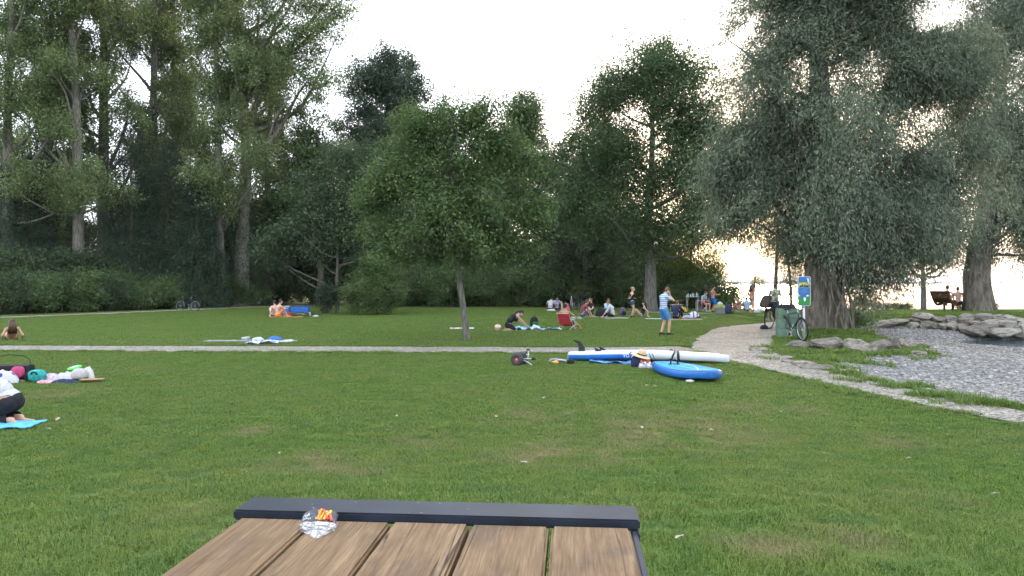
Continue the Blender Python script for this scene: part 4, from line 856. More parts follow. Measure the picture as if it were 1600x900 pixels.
# ------------------------------------------------------------------ picnic table with the sweet bag
def wood_mat():
    m, n, l, b = nodes_of('weathered_oak'); tc = n.new('ShaderNodeTexCoord'); oi = n.new('ShaderNodeObjectInfo')
    mm = n.new('ShaderNodeMath'); mm.operation = 'MULTIPLY'; mm.inputs[1].default_value = 53; l.new(oi.outputs['Random'], mm.inputs[0])
    cx = n.new('ShaderNodeCombineXYZ'); l.new(mm.outputs[0], cx.inputs[0]); l.new(mm.outputs[0], cx.inputs[1])
    ad = n.new('ShaderNodeVectorMath'); l.new(tc.outputs['Object'], ad.inputs[0]); l.new(cx.outputs[0], ad.inputs[1])
    def noise(sc, det, ro=.6, dist=0.0):
        mp = n.new('ShaderNodeMapping'); mp.inputs['Scale'].default_value = sc; l.new(ad.outputs[0], mp.inputs[0])
        t = n.new('ShaderNodeTexNoise'); t.inputs['Scale'].default_value = 1; t.inputs['Detail'].default_value = det; t.inputs['Roughness'].default_value = ro; t.inputs['Distortion'].default_value = dist; l.new(mp.outputs[0], t.inputs['Vector']); return t.outputs[0]
    grain = noise((250, 9.0, 90), 6, .68, .5); broad_ = noise((26, 1.4, 10), 4, .55, 1.2); stain = noise((9, 6, 9), 4, .6)
    cr = n.new('ShaderNodeValToRGB'); e = cr.color_ramp.elements; e[0].position = .30; e[1].position = .70; e[0].color = (.075, .044, .022, 1); e[1].color = (.34, .236, .142, 1); em = e.new(.5); em.color = (.19, .122, .066, 1)
    av = n.new('ShaderNodeMath'); av.operation = 'MULTIPLY_ADD'; av.inputs[1].default_value = .45; l.new(broad_, av.inputs[0])
    a2 = n.new('ShaderNodeMath'); a2.operation = 'MULTIPLY'; a2.inputs[1].default_value = .55; l.new(grain, a2.inputs[0]); l.new(a2.outputs[0], av.inputs[2]); l.new(av.outputs[0], cr.inputs[0])
    mr = n.new('ShaderNodeMapRange'); mr.inputs[1].default_value = .52; mr.inputs[2].default_value = .72; mr.inputs[4].default_value = .55; l.new(stain, mr.inputs[0])
    mx = n.new('ShaderNodeMix'); mx.data_type = 'RGBA'; mx.blend_type = 'MIX'; mx.inputs[7].default_value = (.075, .052, .04, 1); l.new(cr.outputs[0], mx.inputs[6]); l.new(mr.outputs[0], mx.inputs[0])
    # long drying cracks
    mp = n.new('ShaderNodeMapping'); mp.inputs['Scale'].default_value = (28, 1.1, 20); l.new(ad.outputs[0], mp.inputs[0])
    vo = n.new('ShaderNodeTexVoronoi'); vo.feature = 'DISTANCE_TO_EDGE'; vo.inputs['Scale'].default_value = 1.0; wob = n.new('ShaderNodeTexNoise'); wob.inputs['Scale'].default_value = 3
    l.new(mp.outputs[0], wob.inputs['Vector']); mxv = n.new('ShaderNodeMix'); mxv.data_type = 'VECTOR'; mxv.inputs[0].default_value = .25; l.new(mp.outputs[0], mxv.inputs[4]); l.new(wob.outputs['Color'], mxv.inputs[5]); l.new(mxv.outputs[1], vo.inputs['Vector'])
    ck = n.new('ShaderNodeMapRange'); ck.inputs[1].default_value = 0; ck.inputs[2].default_value = .035; ck.inputs[3].default_value = 1; ck.inputs[4].default_value = 0; l.new(vo.outputs['Distance'], ck.inputs[0])
    gate = n.new('ShaderNodeMapRange'); gate.inputs[1].default_value = .5; gate.inputs[2].default_value = .62; l.new(broad_, gate.inputs[0])
    cg = n.new('ShaderNodeMath'); cg.operation = 'MULTIPLY'; l.new(ck.outputs[0], cg.inputs[0]); l.new(gate.outputs[0], cg.inputs[1])
    m3 = n.new('ShaderNodeMix'); m3.data_type = 'RGBA'; m3.inputs[7].default_value = (.035, .022, .015, 1); l.new(mx.outputs[2], m3.inputs[6]); l.new(cg.outputs[0], m3.inputs[0])
    l.new(m3.outputs[2], b.inputs['Base Color']); b.inputs['Roughness'].default_value = .7; b.inputs['Specular IOR Level'].default_value = .2
    sb = n.new('ShaderNodeMath'); sb.operation = 'SUBTRACT'; l.new(grain, sb.inputs[0]); l.new(cg.outputs[0], sb.inputs[1])
    bp = n.new('ShaderNodeBump'); bp.inputs['Strength'].default_value = .5; bp.inputs['Distance'].default_value = .0035; l.new(sb.outputs[0], bp.inputs['Height']); l.new(bp.outputs[0], b.inputs['Normal'])
    return m
M_wood = wood_mat()
M_steel = mat('coated_steel', (.014, .020, .032), .45, .25, 9, .03, 60, spec=.3)
TZ = 1.300; TA = R(-4.6)                                     # plank surface height, turn of the table
Tm = Matrix.Rotation(TA, 3, 'Z')
corner = Vector((.2455, 1.512, 0))                              # right end of the plank ends
table = empty('picnic_table', (0, .9, g1(0, .9)), TA, 'dark steel framed picnic table with five weathered wooden planks', 'table')
tinv = Matrix.Rotation(-TA, 3, 'Z')
c0 = tinv @ (corner - Vector((0, .9, 0))); ZT = TZ - table.location.z
PW, GAP = .1590, .0070
for i in range(5):
    xr = c0.x - .004 - i * (PW + GAP)
    o = MB().box((0, 0, 0), (PW, 1.62, .042)).build('plank', M_wood, table, bevel=.005); o.location = (xr - PW / 2, c0.y - .81 - .006, ZT - .021 + (-1) ** i * .0006)
Wt = 5 * PW + 4 * GAP + .008
fr = MB().box((c0.x - Wt / 2, c0.y + .053, ZT + .002), (Wt + .036, .1, .022)).build('edge_rail', M_steel, table, bevel=.004)
for sx in (0, 1):
    xx = c0.x + .0105 if sx == 0 else c0.x - Wt - .0105
    MB().box((xx, c0.y + .053, (ZT - .012) / 2), (.015, .098, ZT - .016)).build('leg', M_steel, table, bevel=.003)
    MB().box((xx, c0.y - 1.55, (ZT - .05) / 2), (.015, .098, ZT - .05)).build('leg', M_steel, table, bevel=.003)
    if sx == 0: MB().box((c0.x + .0045, c0.y - .75, ZT - .032), (.014, 1.5, .05)).build('side_rail', M_steel, table, bevel=.003)
spk = MB()
for _ in range(10):
    x = random.uniform(c0.x - Wt, c0.x - Wt * .3); y = c0.y + random.uniform(.01, .095); r = random.uniform(.0008, .0022)
    spk.ell((x, y, ZT + .0135), (r * random.uniform(1, 2.2), r, .0004), None, 6, 4)
o = spk.build('paint_specks', mat('dried_drips', (.3, .31, .31), .8), table); o['kind'] = 'stuff'

bagp = Vector((-.395, 1.492, TZ)); bag = empty('sweet_bag', bagp, R(2), 'crumpled clear sweet bag with dark printed top and orange gummy picture on plank', 'snack bag'); bag.scale = (.9, .9, .85)
def crumple(f, nx_, ny_, name, m, parent, smooth=True):
    V = [f(i / (nx_ - 1), j / (ny_ - 1)) for j in range(ny_) for i in range(nx_)]; ii = np.arange(nx_ * ny_).reshape(ny_, nx_)
    q = np.stack([ii[:-1, :-1], ii[:-1, 1:], ii[1:, 1:], ii[1:, :-1]], -1).reshape(-1, 4)
    me = mesh_quads(name, V, q, smooth); return link(name, me, m, parent)
from mathutils import noise as _mn
def nz(x, y, s=0, k=1): return _mn.noise(Vector((x * k, y * k, s * 3.17))) + .5 * _mn.noise(Vector((x * k * 2, y * k * 2, s * 3.17 + 9)))
def bag_xy(u, v):      # u across, v from the torn mouth (far) to the point (near)
    hw = .040 * (1 - max(0, v - .45) / .55 * .93); sk = .016 * max(0, v - .3)
    return ((u - .5) * 2 * hw + sk, .042 - .098 * v - .012 * (u - .5) ** 2)
def bag_top(u, v): x, y = bag_xy(u, v); e = max(0, math.sin(math.pi * u)) ** .5; return (x, y, .004 + .034 * max(0, 1 - v) ** 1.1 * (.55 + .45 * e) + .006 * nz(u, v, 3, 6) * e * (1 - v * .6))
def bag_bot(u, v): x, y = bag_xy(u, v); return (x, y, .0015)
m, n, l, b = nodes_of('clear_film'); M_film = m
b.inputs['Base Color'].default_value = (.86, .9, .95, 1); b.inputs['Roughness'].default_value = .16; b.inputs['Specular IOR Level'].default_value = .7
tr = n.new('ShaderNodeBsdfTransparent'); ms = n.new('ShaderNodeMixShader'); fr_ = n.new('ShaderNodeTexNoise'); fr_.inputs['Scale'].default_value = 7; mr = n.new('ShaderNodeMapRange'); mr.inputs[1].default_value = .4; mr.inputs[2].default_value = .62; mr.inputs[3].default_value = .10; mr.inputs[4].default_value = .50
l.new(fr_.outputs[0], mr.inputs[0]); l.new(mr.outputs[0], ms.inputs[0]); l.new(tr.outputs[0], ms.inputs[1]); l.new(b.outputs[0], ms.inputs[2]); l.new(ms.outputs[0], n['Material Output'].inputs[0])
crumple(lambda u, v: bag_top(u, .42 + .58 * v), 22, 16, 'clear_film', M_film, bag, False); crumple(bag_bot, 12, 16, 'back_film', M_film, bag, False)
M_navy = mat('bag_print_navy', (.02, .022, .04), .3, .2, 40, spec=.6)
crumple(lambda u, v: (lambda p: (p[0], p[1], p[2] + .0006))(bag_top(u, .43 * v)), 22, 12, 'printed_panel', M_navy, bag)
def text_mesh(s, size, ext=.0):
    cu = bpy.data.curves.new('t', 'FONT'); cu.body = s; cu.size = size; cu.extrude = ext; cu.align_x = 'LEFT'
    ob = bpy.data.objects.new('t', cu); me = bpy.data.meshes.new_from_object(ob); bpy.data.objects.remove(ob); return me
M_white = mat('white_print', (.8, .8, .8), .5, .05)
def on_bag(me, u0, v0, su, sv, up=.0016):
    for v in me.vertices:
        x, y, z = bag_top(u0 + v.co.x * su, min(.43, max(0.0, v0 - v.co.y * sv))); v.co = (x, y, z + up)
o = on_bag(t1 := text_mesh('PEA', 1.0), .05, .24, .11, .17); link('lettering', t1, M_white, bag)
on_bag(t2 := text_mesh('TELLY', .6), .06, .38, .15, .2); link('lettering', t2, M_white, bag)
on_bag(t3 := text_mesh('DR 8', .5), .42, .40, .12, .15); link('lettering', t3, M_white, bag)
for i, (c, us) in enumerate([((.75, .16, .03), (.46, .52, .6)), ((.85, .42, .03), (.52, .62, .70)), ((.62, .05, .03), (.58, .66, .78)), ((.85, .5, .05), (.66, .74, .80)), ((.7, .1, .04), (.72, .82, .88)), ((.85, .3, .03), (.48, .50, .53))]):
    pts = []
    for t in np.linspace(0, 1, 9):
        u = np.interp(t, [0, .5, 1], us); v = .06 + .33 * (1 - t) if i % 2 else .06 + .33 * t
        x, y, z = bag_top(u, v); pts.append((x, y, z + .0018))
    MB().tube(pts, .0034, 6).build('gummy_print', mat('gummy_colour', c, .35, .2, 80), bag, smooth=True)
crumple(lambda u, v: (lambda p: (p[0], p[1], p[2] + .002))(bag_top(.42 + .42 * u, .50 + .10 * v)), 8, 4, 'paper_strip', mat('strip_white', (.75, .77, .82), .4), bag)

# ------------------------------------------------------------------ paddle boards
def board_mesh(name, Lb, prof, th, z_of, n=46, m=20):
    """inflatable board: axis +X from tail (0) to nose (Lb), prof(s) half width, rounded rails"""
    V = []
    for i in range(n + 1):
        s = i / n; w = max(prof(s), .012); zc = z_of(s)
        for k in range(m):
            a = 2 * math.pi * k / m; ca, sa = math.cos(a), math.sin(a)
            yy = math.copysign(abs(ca) ** .55, ca) * 1.0; zz = math.copysign(abs(sa) ** .75, sa)
            rail = min(th / 2, w)
            y = (w - rail) * max(-1, min(1, ca * 1.8)) + rail * math.copysign(abs(ca) ** .9, ca) if w > rail else w * ca
            V.append((s * Lb, y, zc + zz * th / 2))
    ii = np.arange((n + 1) * m).reshape(n + 1, m); nx_ = np.roll(ii, -1, 1)
    q = np.stack([ii[:-1], ii[1:], nx_[1:], nx_[:-1]], -1).reshape(-1, 4)
    loops = np.r_[q.ravel(), ii[0][:], ii[-1][::-1]]; starts = np.r_[np.arange(len(q)) * 4, len(q) * 4, len(q) * 4 + m]
    return mesh_np(name, V, loops, starts, True)
def rail_band(name, Lb, prof, th, z_of, s0, s1, a0, a1, m, parent, slant=0.0, up=.003, n=40):
    """coloured band following the rail (angles measured round the section, 180 = -Y side rail)"""
    V = []
    for i in range(n + 1):
        for j in range(7):
            u = j / 6; s = s0 + (s1 - s0) * i / n + slant * (u - .5); a = R(a0 + (a1 - a0) * u); ca, sa = math.cos(a), math.sin(a); w = max(prof(s), .012); rail = min(th / 2, w) + up
            y = (w + up - rail) * max(-1, min(1, ca * 1.8)) + rail * math.copysign(abs(ca) ** .9, ca)
            V.append((s * Lb, y, z_of(s) + math.copysign(abs(sa) ** .75, sa) * (th / 2 + up)))
    ii = np.arange((n + 1) * 7).reshape(n + 1, 7); q = np.stack([ii[:-1, :-1], ii[1:, :-1], ii[1:, 1:], ii[:-1, 1:]], -1).reshape(-1, 4)
    return link(name, mesh_quads(name, V, q, True), m, parent)
M_pvc_w = mat('board_white', (.50, .525, .56), .38, .05, 3, spec=.5); M_pvc_b = mat('board_blue', (.012, .12, .42), .38, .15, 3, spec=.5)
M_deck = mat('deck_light_blue', (.03, .27, .56), .8, .12, 4, .15, 300, spec=.12); M_blk = mat('black_rubber', (.014, .014, .016), .55, .3, 12); M_lblue = mat('rail_pale', (.30, .52, .72), .4, .08)
Lw = 3.62; TH = .18
prof_w = lambda s: .385 * (1 - max(0, (s - .45) / .55) ** 2.4) ** .62 * (1 - .42 * max(0, (.16 - s) / .16) ** 2)
zw = lambda s: .10 + .06 * math.sin(math.pi * min(1, max(0, s))) ** 1.0 - .02 * (s > .9) * (s - .9) * 10
A = P(890, 564); Bp = P(1128, 570); ax = math.atan2(Bp.y - A.y + .1, Bp.x - A.x)
wb = empty('paddle_board', (A.x, A.y + .15, 0.015), ax, 'long white and blue inflatable paddle board lying upside down, fins up', 'paddle board')
link('board', board_mesh('board', Lw, prof_w, TH, zw), M_pvc_w, wb)
rail_band('rail_band', Lw, prof_w, TH, zw, .003, .50, 165, 236, M_pvc_b, wb); rail_band('rail_band', Lw, prof_w, TH, zw, .003, .50, -56, 15, M_pvc_b, wb)
M_dkstripe = mat('stripe_slate', (.08, .16, .26), .4)
for s in (.518, .536): rail_band('stripe', Lw, prof_w, TH, zw, s, s + .007, 148, 222, M_dkstripe, wb, .02, .004, 4)
rail_band('thin_line', Lw, prof_w, TH, zw, .56, .66, 196, 199, M_dkstripe, wb)
t = text_mesh('YOUA', .105)
for v in t.vertices:
    s = .352 + v.co.x / Lw; zz = .012 + v.co.y * .95; v.co = (s * Lw, -prof_w(s) - .0042, zw(s) - .045 + zz)
link('lettering', t, M_white, wb)
def fin_poly(h, b, sweep): return [(0, 0), (b, 0), (b * .62 - sweep * .25, h * .45), (-sweep * .35, h * .80), (-sweep * .95, h * .97), (-sweep * 1.05, h), (-sweep * .75, h * 1.0), (-sweep * .1, h * .86), (b * -.05, h * .5)]
def fin(x, y, h, b, sw, tilt=0):
    pts = [(x + px, y - .006, zw(x / Lw) + TH / 2 - .005 + pz) for px, pz in [(0, 0), (b, 0), (b * .93, h * .3), (b * .62, h * .62), (b * .15, h * .9), (-sw, h), (-sw * 1.1, h * .93), (-sw * .2, h * .72), (b * .05, h * .4)]]
    return MB().prism(pts, (0, .012, 0)).build('fin', M_blk, wb, bevel=.002)
fin(.22, 0, .27, .16, .12); fin(.62, -.13, .085, .15, .02); fin(.70, .13, .085, .15, .02)
def strap(s, w, parent, lean):
    pts = []
    for k in range(25):
        a = R(-70 + 320 * k / 24); ca, sa = math.cos(a), math.sin(a); ww = prof_w(s); rail = TH / 2
        y = (ww + .006 - rail) * max(-1, min(1, ca * 1.8)) + (rail + .004) * ca; pts.append((s * Lw + lean * sa * .5, y, zw(s) + math.copysign(abs(sa) ** .75, sa) * (TH / 2 + .006)))
    mb = MB()
    for a_, b_ in zip(pts, pts[1:]):
        a_, b_ = Vector(a_), Vector(b_); mb.add([a_ - Vector((w / 2, 0, 0)), a_ + Vector((w / 2, 0, 0)), b_ + Vector((w / 2, 0, 0)), b_ - Vector((w / 2, 0, 0))], [(0, 1, 2, 3)])
    return mb.build('strap', M_blk, parent)
strap(.655, .045, wb, .10); strap(.69, .06, wb, -.02)
MB().tube([(.64 * Lw, .05, zw(.64) + .08), (.642 * Lw, .04, zw(.64) + .13), (.648 * Lw, .02, zw(.64) + .14), (.655 * Lw, 0, zw(.65) + .085)], .008, 6).build('strap_end', M_blk, wb)

Lb_ = 2.15
prof_b = lambda s: .47 * (1 - max(0, (s - .5) / .5) ** 3.0) ** .5 * (1 - .55 * max(0, (.55 - s) / .55) ** 1.7)
zb = lambda s: .085 + .05 * max(0, (s - .55) / .45) ** 2 + .015
bb = empty('paddle_board', (3.10, 15.30, .012), R(-77), 'short blue paddle board with pale blue deck and black carry handle', 'paddle board')
link('board', board_mesh('board', Lb_, prof_b, .15, zb), M_pvc_b, bb)
def deck(u, v):
    s = .03 + .94 * u; w = max(.02, prof_b(s) - .045); return (s * Lb_, (v - .5) * 2 * w, zb(s) + .0765 - .004 * abs(v - .5) ** 4)
crumple(deck, 40, 14, 'deck_pad', M_deck, bb)
for a0, a1, y0, y1 in ((.22, .95, -.10, .20), (.30, .95, .30, -.28)):
    MB().tube([(lambda p: (p[0], p[1], p[2] + .002))(deck(a0 + (a1 - a0) * t, .5 + y0 + (y1 - y0) * t ** 2)) for t in np.linspace(0, 1, 16)], .008, 5).build('deck_line', M_lblue, bb)
MB().tube([(.62, -.08, zb(.3) + .075), (.62, -.07, zb(.3) + .15), (.62, 0, zb(.3) + .165), (.62, .07, zb(.3) + .15), (.62, .08, zb(.3) + .075)], .018, 8).build('carry_handle', M_blk, bb, smooth=True)
MB().sup((.62, 0, zb(.3) + .082), (.06, .12, .012), 4).build('handle_base', M_blk, bb)
rail_band('strap', Lb_, prof_b, .15, zb, .12, .15, 100, 250, M_blk, bb, .0, .005, 3)

# ------------------------------------------------------------------ board trolley
M_alu = mat('aluminium', (.62, .63, .64), .32, .08, 20, metal=.7); M_redhub = mat('red_hub', (.42, .045, .03), .45, .1); M_tyre = mat('tyre_grey', (.05, .053, .058), .8, .15, 15, .2, 60)
tp_ = P(808, 572); tro = empty('board_trolley', tp_, R(-24), 'folded board trolley with two fat grey tyres and red hubs', 'trolley')
for y in (0, .24):
    w = empty('wheel', (0, y, .145)); w.parent = tro
    MB().ring((0, 0, 0), (0, 1, 0), .092, .056, 32, 12).build('tyre', M_tyre, w, smooth=True)
    MB().lathe([(.0, -.03), (.052, -.035), (.056, -.028), (.056, .028), (.052, .035), (0, .03)], (0, 0, 0), 24, axis=(0, 1, 0)).build('hub', M_redhub, w)
    MB().lathe([(0, -.048), (.017, -.048), (.02, -.03), (.02, .03), (0, .048)], (0, 0, 0), 14, axis=(0, 1, 0)).build('axle_cap', M_alu, w)
MB().tube([(0, .02, .145), (0, .24, .145)], .011, 8).build('axle', M_alu, tro)
MB().tube([(.05, .1, .15), (.22, .1, .16), (.34, .08, .17)], .013, 8).build('arm', M_alu, tro); MB().tube([(.05, .14, .13), (.2, .12, .08), (.33, .05, .03)], .013, 8).build('arm', M_alu, tro)
MB().tube([(.2, .12, .16), (.215, .13, .26), (.2, .13, .35)], .013, 8).build('upright', M_alu, tro); MB().tube([(.06, .13, .16), (.15, .13, .27), (.2, .13, .34)], .011, 8).build('brace', M_blk, tro)
MB().tube([(.17, .13, .352), (.24, .13, .352)], .018, 8).build('grip', M_blk, tro); MB().sup((.36, .08, .17), (.05, .04, .035), 3).build('pad', M_blk, tro); MB().tube([(.2, .05, .26), (.22, .13, .24), (.2, .2, .25)], .008, 6).build('cross_bar', M_alu, tro)

# ------------------------------------------------------------------ cloth, bags and small belongings
def heap(name, p, rx, ry, h, m, seed, label=None, cat=None, rz=0, parent=None, n=34, k=9, fold=.3, group=None, lift=.0):
    V = [(0, 0, h * (.86 + .2 * nz(seed, 3, seed + 4, 1.5)))]; 
    for j in range(1, k + 1):
        t = j / k
        for i in range(n):
            a = 2 * math.pi * i / n; f = 1 + fold * nz(math.cos(a) * 1.4 + seed, math.sin(a) * 1.4, seed)
            z = h * max(0, (1 - t ** 2.6)) ** .75 * (.86 + .2 * nz(math.cos(a) * 2 * t + seed, math.sin(a) * 2 * t + 3, seed + 4, 1.5) + fold * .9 * t * nz(math.cos(a) * 3 * t + seed, math.sin(a) * 3 * t, seed + 7, 1.7)) if j < k else -.01
            V.append((rx * t * f * math.cos(a), ry * t * f * math.sin(a), max(z, -.01)))
    fs_ = [(0, 1 + i, 1 + (i + 1) % n) for i in range(n)]
    for j in range(k - 1):
        for i in range(n): fs_.append((1 + j * n + i, 1 + (j + 1) * n + i, 1 + (j + 1) * n + (i + 1) % n, 1 + j * n + (i + 1) % n))
    me = bpy.data.meshes.new(name); me.from_pydata(V, [], fs_); me.shade_smooth(); o = link(name, me, m, parent); o.location = Vector(p) + Vector((0, 0, lift)); o.rotation_euler = (0, 0, rz)
    return tag(o, label, cat, group)
def sheet(name, p, w, d, m, seed, label=None, cat='towel', rz=0, ruck=.02, thick=.012, z=.022, group=None, parent=None, nx_=26, ny_=14):
    V, fs_ = [], []
    for side in (1, 0):
        for j in range(ny_):
            for i in range(nx_):
                u, v = i / (nx_ - 1) - .5, j / (ny_ - 1) - .5; e = .03 * nz(u * 3 + seed, v * 3, seed + 1)
                x, y = u * w * (1 + e), v * d * (1 + e); zz = z + ruck * (abs(nz(u * w * 2.2 + seed, v * d * 2.2, seed, 1.5)) * 1.6)
                V.append((x, y, zz + (thick if side else -thick * .2)))
    a = np.arange(nx_ * ny_).reshape(ny_, nx_); b_ = a + nx_ * ny_
    for j in range(ny_ - 1):
        for i in range(nx_ - 1):
            fs_.append((a[j, i], a[j, i + 1], a[j + 1, i + 1], a[j + 1, i])); fs_.append((b_[j, i], b_[j + 1, i], b_[j + 1, i + 1], b_[j, i + 1]))
    rim = list(a[0, :]) + list(a[1:, -1]) + list(a[-1, ::-1][1:]) + list(a[::-1, 0][1:-1])
    for r0, r1 in zip(rim, rim[1:] + rim[:1]): fs_.append((r0, r0 + nx_ * ny_, r1 + nx_ * ny_, r1))
    me = bpy.data.meshes.new(name); me.from_pydata(V, [], [tuple(int(q) for q in f) for f in fs_]); me.shade_smooth()
    o = link(name, me, m, parent); o.location = p; o.rotation_euler = (0, 0, rz); return tag(o, label, cat, group)
def stripes(name, ca, cb, scale, axis=0, duty=.5, rough=.85, bump=.3):
    m, n, l, b = nodes_of(name); tc = n.new('ShaderNodeTexCoord'); sp = n.new('ShaderNodeSeparateXYZ'); l.new(tc.outputs['Object'], sp.inputs[0])
    mu = n.new('ShaderNodeMath'); mu.operation = 'MULTIPLY'; mu.inputs[1].default_value = scale; l.new(sp.outputs[axis], mu.inputs[0])
    fr = n.new('ShaderNodeMath'); fr.operation = 'FRACT'; l.new(mu.outputs[0], fr.inputs[0]); gt = n.new('ShaderNodeMath'); gt.operation = 'GREATER_THAN'; gt.inputs[1].default_value = duty; l.new(fr.outputs[0], gt.inputs[0])
    mx = n.new('ShaderNodeMix'); mx.data_type = 'RGBA'; mx.inputs[6].default_value = (*ca, 1); mx.inputs[7].default_value = (*cb, 1); l.new(gt.outputs[0], mx.inputs[0]); l.new(mx.outputs[2], b.inputs['Base Color']); b.inputs['Roughness'].default_value = rough
    no = n.new('ShaderNodeTexNoise'); no.inputs['Scale'].default_value = 9; no.inputs['Detail'].default_value = 4; l.new(tc.outputs['Object'], no.inputs['Vector']); bp = n.new('ShaderNodeBump'); bp.inputs['Strength'].default_value = bump; bp.inputs['Distance'].default_value = .03; l.new(no.outputs[0], bp.inputs['Height']); l.new(bp.outputs[0], b.inputs['Normal'])
    return m
def blotch(name, cols, scale=7, rough=.85):
    """printed cloth: random cells of several colours"""
    m, n, l, b = nodes_of(name); tc = n.new('ShaderNodeTexCoord'); vo = n.new('ShaderNodeTexVoronoi'); vo.inputs['Scale'].default_value = scale; l.new(tc.outputs['Object'], vo.inputs['Vector'])
    sp = n.new('ShaderNodeSeparateColor'); l.new(vo.outputs['Color'], sp.inputs[0]); cr = n.new('ShaderNodeValToRGB'); cr.color_ramp.interpolation = 'CONSTANT'; e = cr.color_ramp.elements
    e[0].color = (*cols[0], 1); e[1].color = (*cols[1], 1); e[1].position = 1 / len(cols)
    for i, c in enumerate(cols[2:]): k = e.new((i + 2) / len(cols)); k.color = (*c, 1)
    l.new(sp.outputs[0], cr.inputs[0]); l.new(cr.outputs[0], b.inputs['Base Color']); b.inputs['Roughness'].default_value = rough
    return m
def dots(name, base, dot, scale, r=.3, rough=.85):
    m, n, l, b = nodes_of(name); tc = n.new('ShaderNodeTexCoord'); vo = n.new('ShaderNodeTexVoronoi'); vo.inputs['Scale'].default_value = scale; vo.inputs['Randomness'].default_value = .35; l.new(tc.outputs['Object'], vo.inputs['Vector'])
    lt = n.new('ShaderNodeMath'); lt.operation = 'LESS_THAN'; lt.inputs[1].default_value = r; l.new(vo.outputs['Distance'], lt.inputs[0]); mx = n.new('ShaderNodeMix'); mx.data_type = 'RGBA'; mx.inputs[6].default_value = (*base, 1); mx.inputs[7].default_value = (*dot, 1)
    l.new(lt.outputs[0], mx.inputs[0]); l.new(mx.outputs[2], b.inputs['Base Color']); b.inputs['Roughness'].default_value = rough; return m
C_white = mat('cloth_white', (.46, .475, .50), .9, .08, 12, .4, 30); C_black = mat('cloth_black', (.014, .014, .018), .9, .3, 12, .3, 30); C_navy = mat('cloth_navy', (.02, .03, .075), .9, .25, 12, .3, 30)
C_teal = mat('cloth_teal', (.02, .30, .29), .75, .3, 16, .5, 25); C_pink = mat('cloth_pink', (.62, .28, .33), .9, .25, 14, .4, 28); C_sky = mat('cloth_sky_blue', (.10, .40, .66), .85, .25, 14, .4, 28); C_blue = mat('cloth_blue', (.03, .13, .45), .8, .3, 12, .4, 28)
C_grey = mat('cloth_grey', (.24, .24, .26), .9, .15, 12, .3, 28); C_red = mat('cloth_red', (.42, .03, .035), .8, .2, 12, .3, 28); C_coral = mat('cloth_coral', (.62, .14, .13), .8, .2, 12, .3, 28); C_orange = mat('cloth_orange', (.68, .22, .06), .85, .2, 12, .3, 28)
C_tan = mat('leather_tan', (.32, .19, .09), .7, .2, 18, .3, 40); C_green = mat('cloth_green', (.02, .12, .06), .8, .25, 12, .3, 28); C_lav = mat('cloth_lavender', (.34, .34, .52), .9, .25, 10, .4, 28); C_purple = mat('cloth_purple', (.10, .07, .14), .85, .25, 12, .3, 28); C_olive = mat('cloth_olive', (.22, .24, .09), .85, .25, 12, .3, 28); C_mustard = mat('cloth_mustard', (.48, .30, .04), .8, .2, 12, .3, 28)
C_straw = stripes('woven_straw', (.50, .36, .19), (.60, .45, .26), 90, 2, .5, .75, .5); C_maroon = mat('cloth_maroon', (.20, .045, .06), .85, .2, 12, .3, 28); C_lblue = mat('cloth_light_blue', (.36, .50, .66), .9, .12, 12, .3, 28); C_denim = mat('cloth_denim', (.05, .085, .17), .85, .25, 20, .3, 60)
def backpack(p, sc, m, label, rz=0, m2=None, lean=0.0, cat='backpack', group=None):
    o = empty('backpack', p, rz, label, cat, group); o.scale = (sc,) * 3; o.rotation_euler = (lean, 0, rz)
    MB().sup((0, 0, .23), (.17, .11, .235), 3.2, 22, 14, taper=.22).build('body', m, o, smooth=True); MB().sup((0, -.115, .15), (.125, .045, .12), 3.2, 18, 10).build('pocket', m2 or m, o, smooth=True)
    MB().tube([(-.05, .02, .44), (-.04, .02, .50), (.04, .02, .50), (.05, .02, .44)], .011, 6).build('handle', m, o)
    for x in (-.08, .08): MB().tube([(x, .10, .42), (x * 1.3, .17, .32), (x * 1.4, .16, .15), (x * 1.3, .10, .06)], .016, 6).build('shoulder_strap', m, o)
    return o
k_ = lambda p: p.y / F
# by the boards: straw hat on a bag, shoes, blue cloth, lead bundle
p = P(1001, 575)
bk = empty('beach_bag', p, R(-10), 'dark beach bag stuffed with a red and white flowered cloth', 'bag'); MB().sup((-.08, .05, .12), (.13, .10, .135), 3, 20, 12).build('body', C_navy, bk, smooth=True); MB().tube([(-.2, .0, .15), (-.235, -.02, .3), (-.2, .05, .33)], .012, 6).build('strap', C_black, bk)
heap('flowered_cloth', (.08, .0, 0), .155, .13, .24, blotch('flower_print', [(.72, .70, .70), (.45, .06, .09), (.75, .72, .72), (.62, .14, .16), (.7, .68, .66), (.25, .10, .10)], 22), 5, parent=bk)
hat = empty('straw_hat', p + Vector((.02, .03, .265)), R(25), 'tan straw hat with black band lying on the beach bag', 'hat'); hat.rotation_euler = (R(12), R(12), R(20))
MB().lathe([(.0, .115), (.04, .122), (.075, .112), (.086, .085), (.094, .02), (.1, .005), (.15, -.005), (.205, -.022), (.207, -.026), (.15, -.011), (.09, -.002), (0, -.002)], (0, 0, 0), 40, 1.0, .9).build('brim_and_crown', C_straw, hat, smooth=True); MB().lathe([(.0985, .006), (.0955, .036), (.0945, .036), (.0975, .006)], (0, 0, 0), 40, 1.0, .9).build('hat_band', C_black, hat, smooth=True)
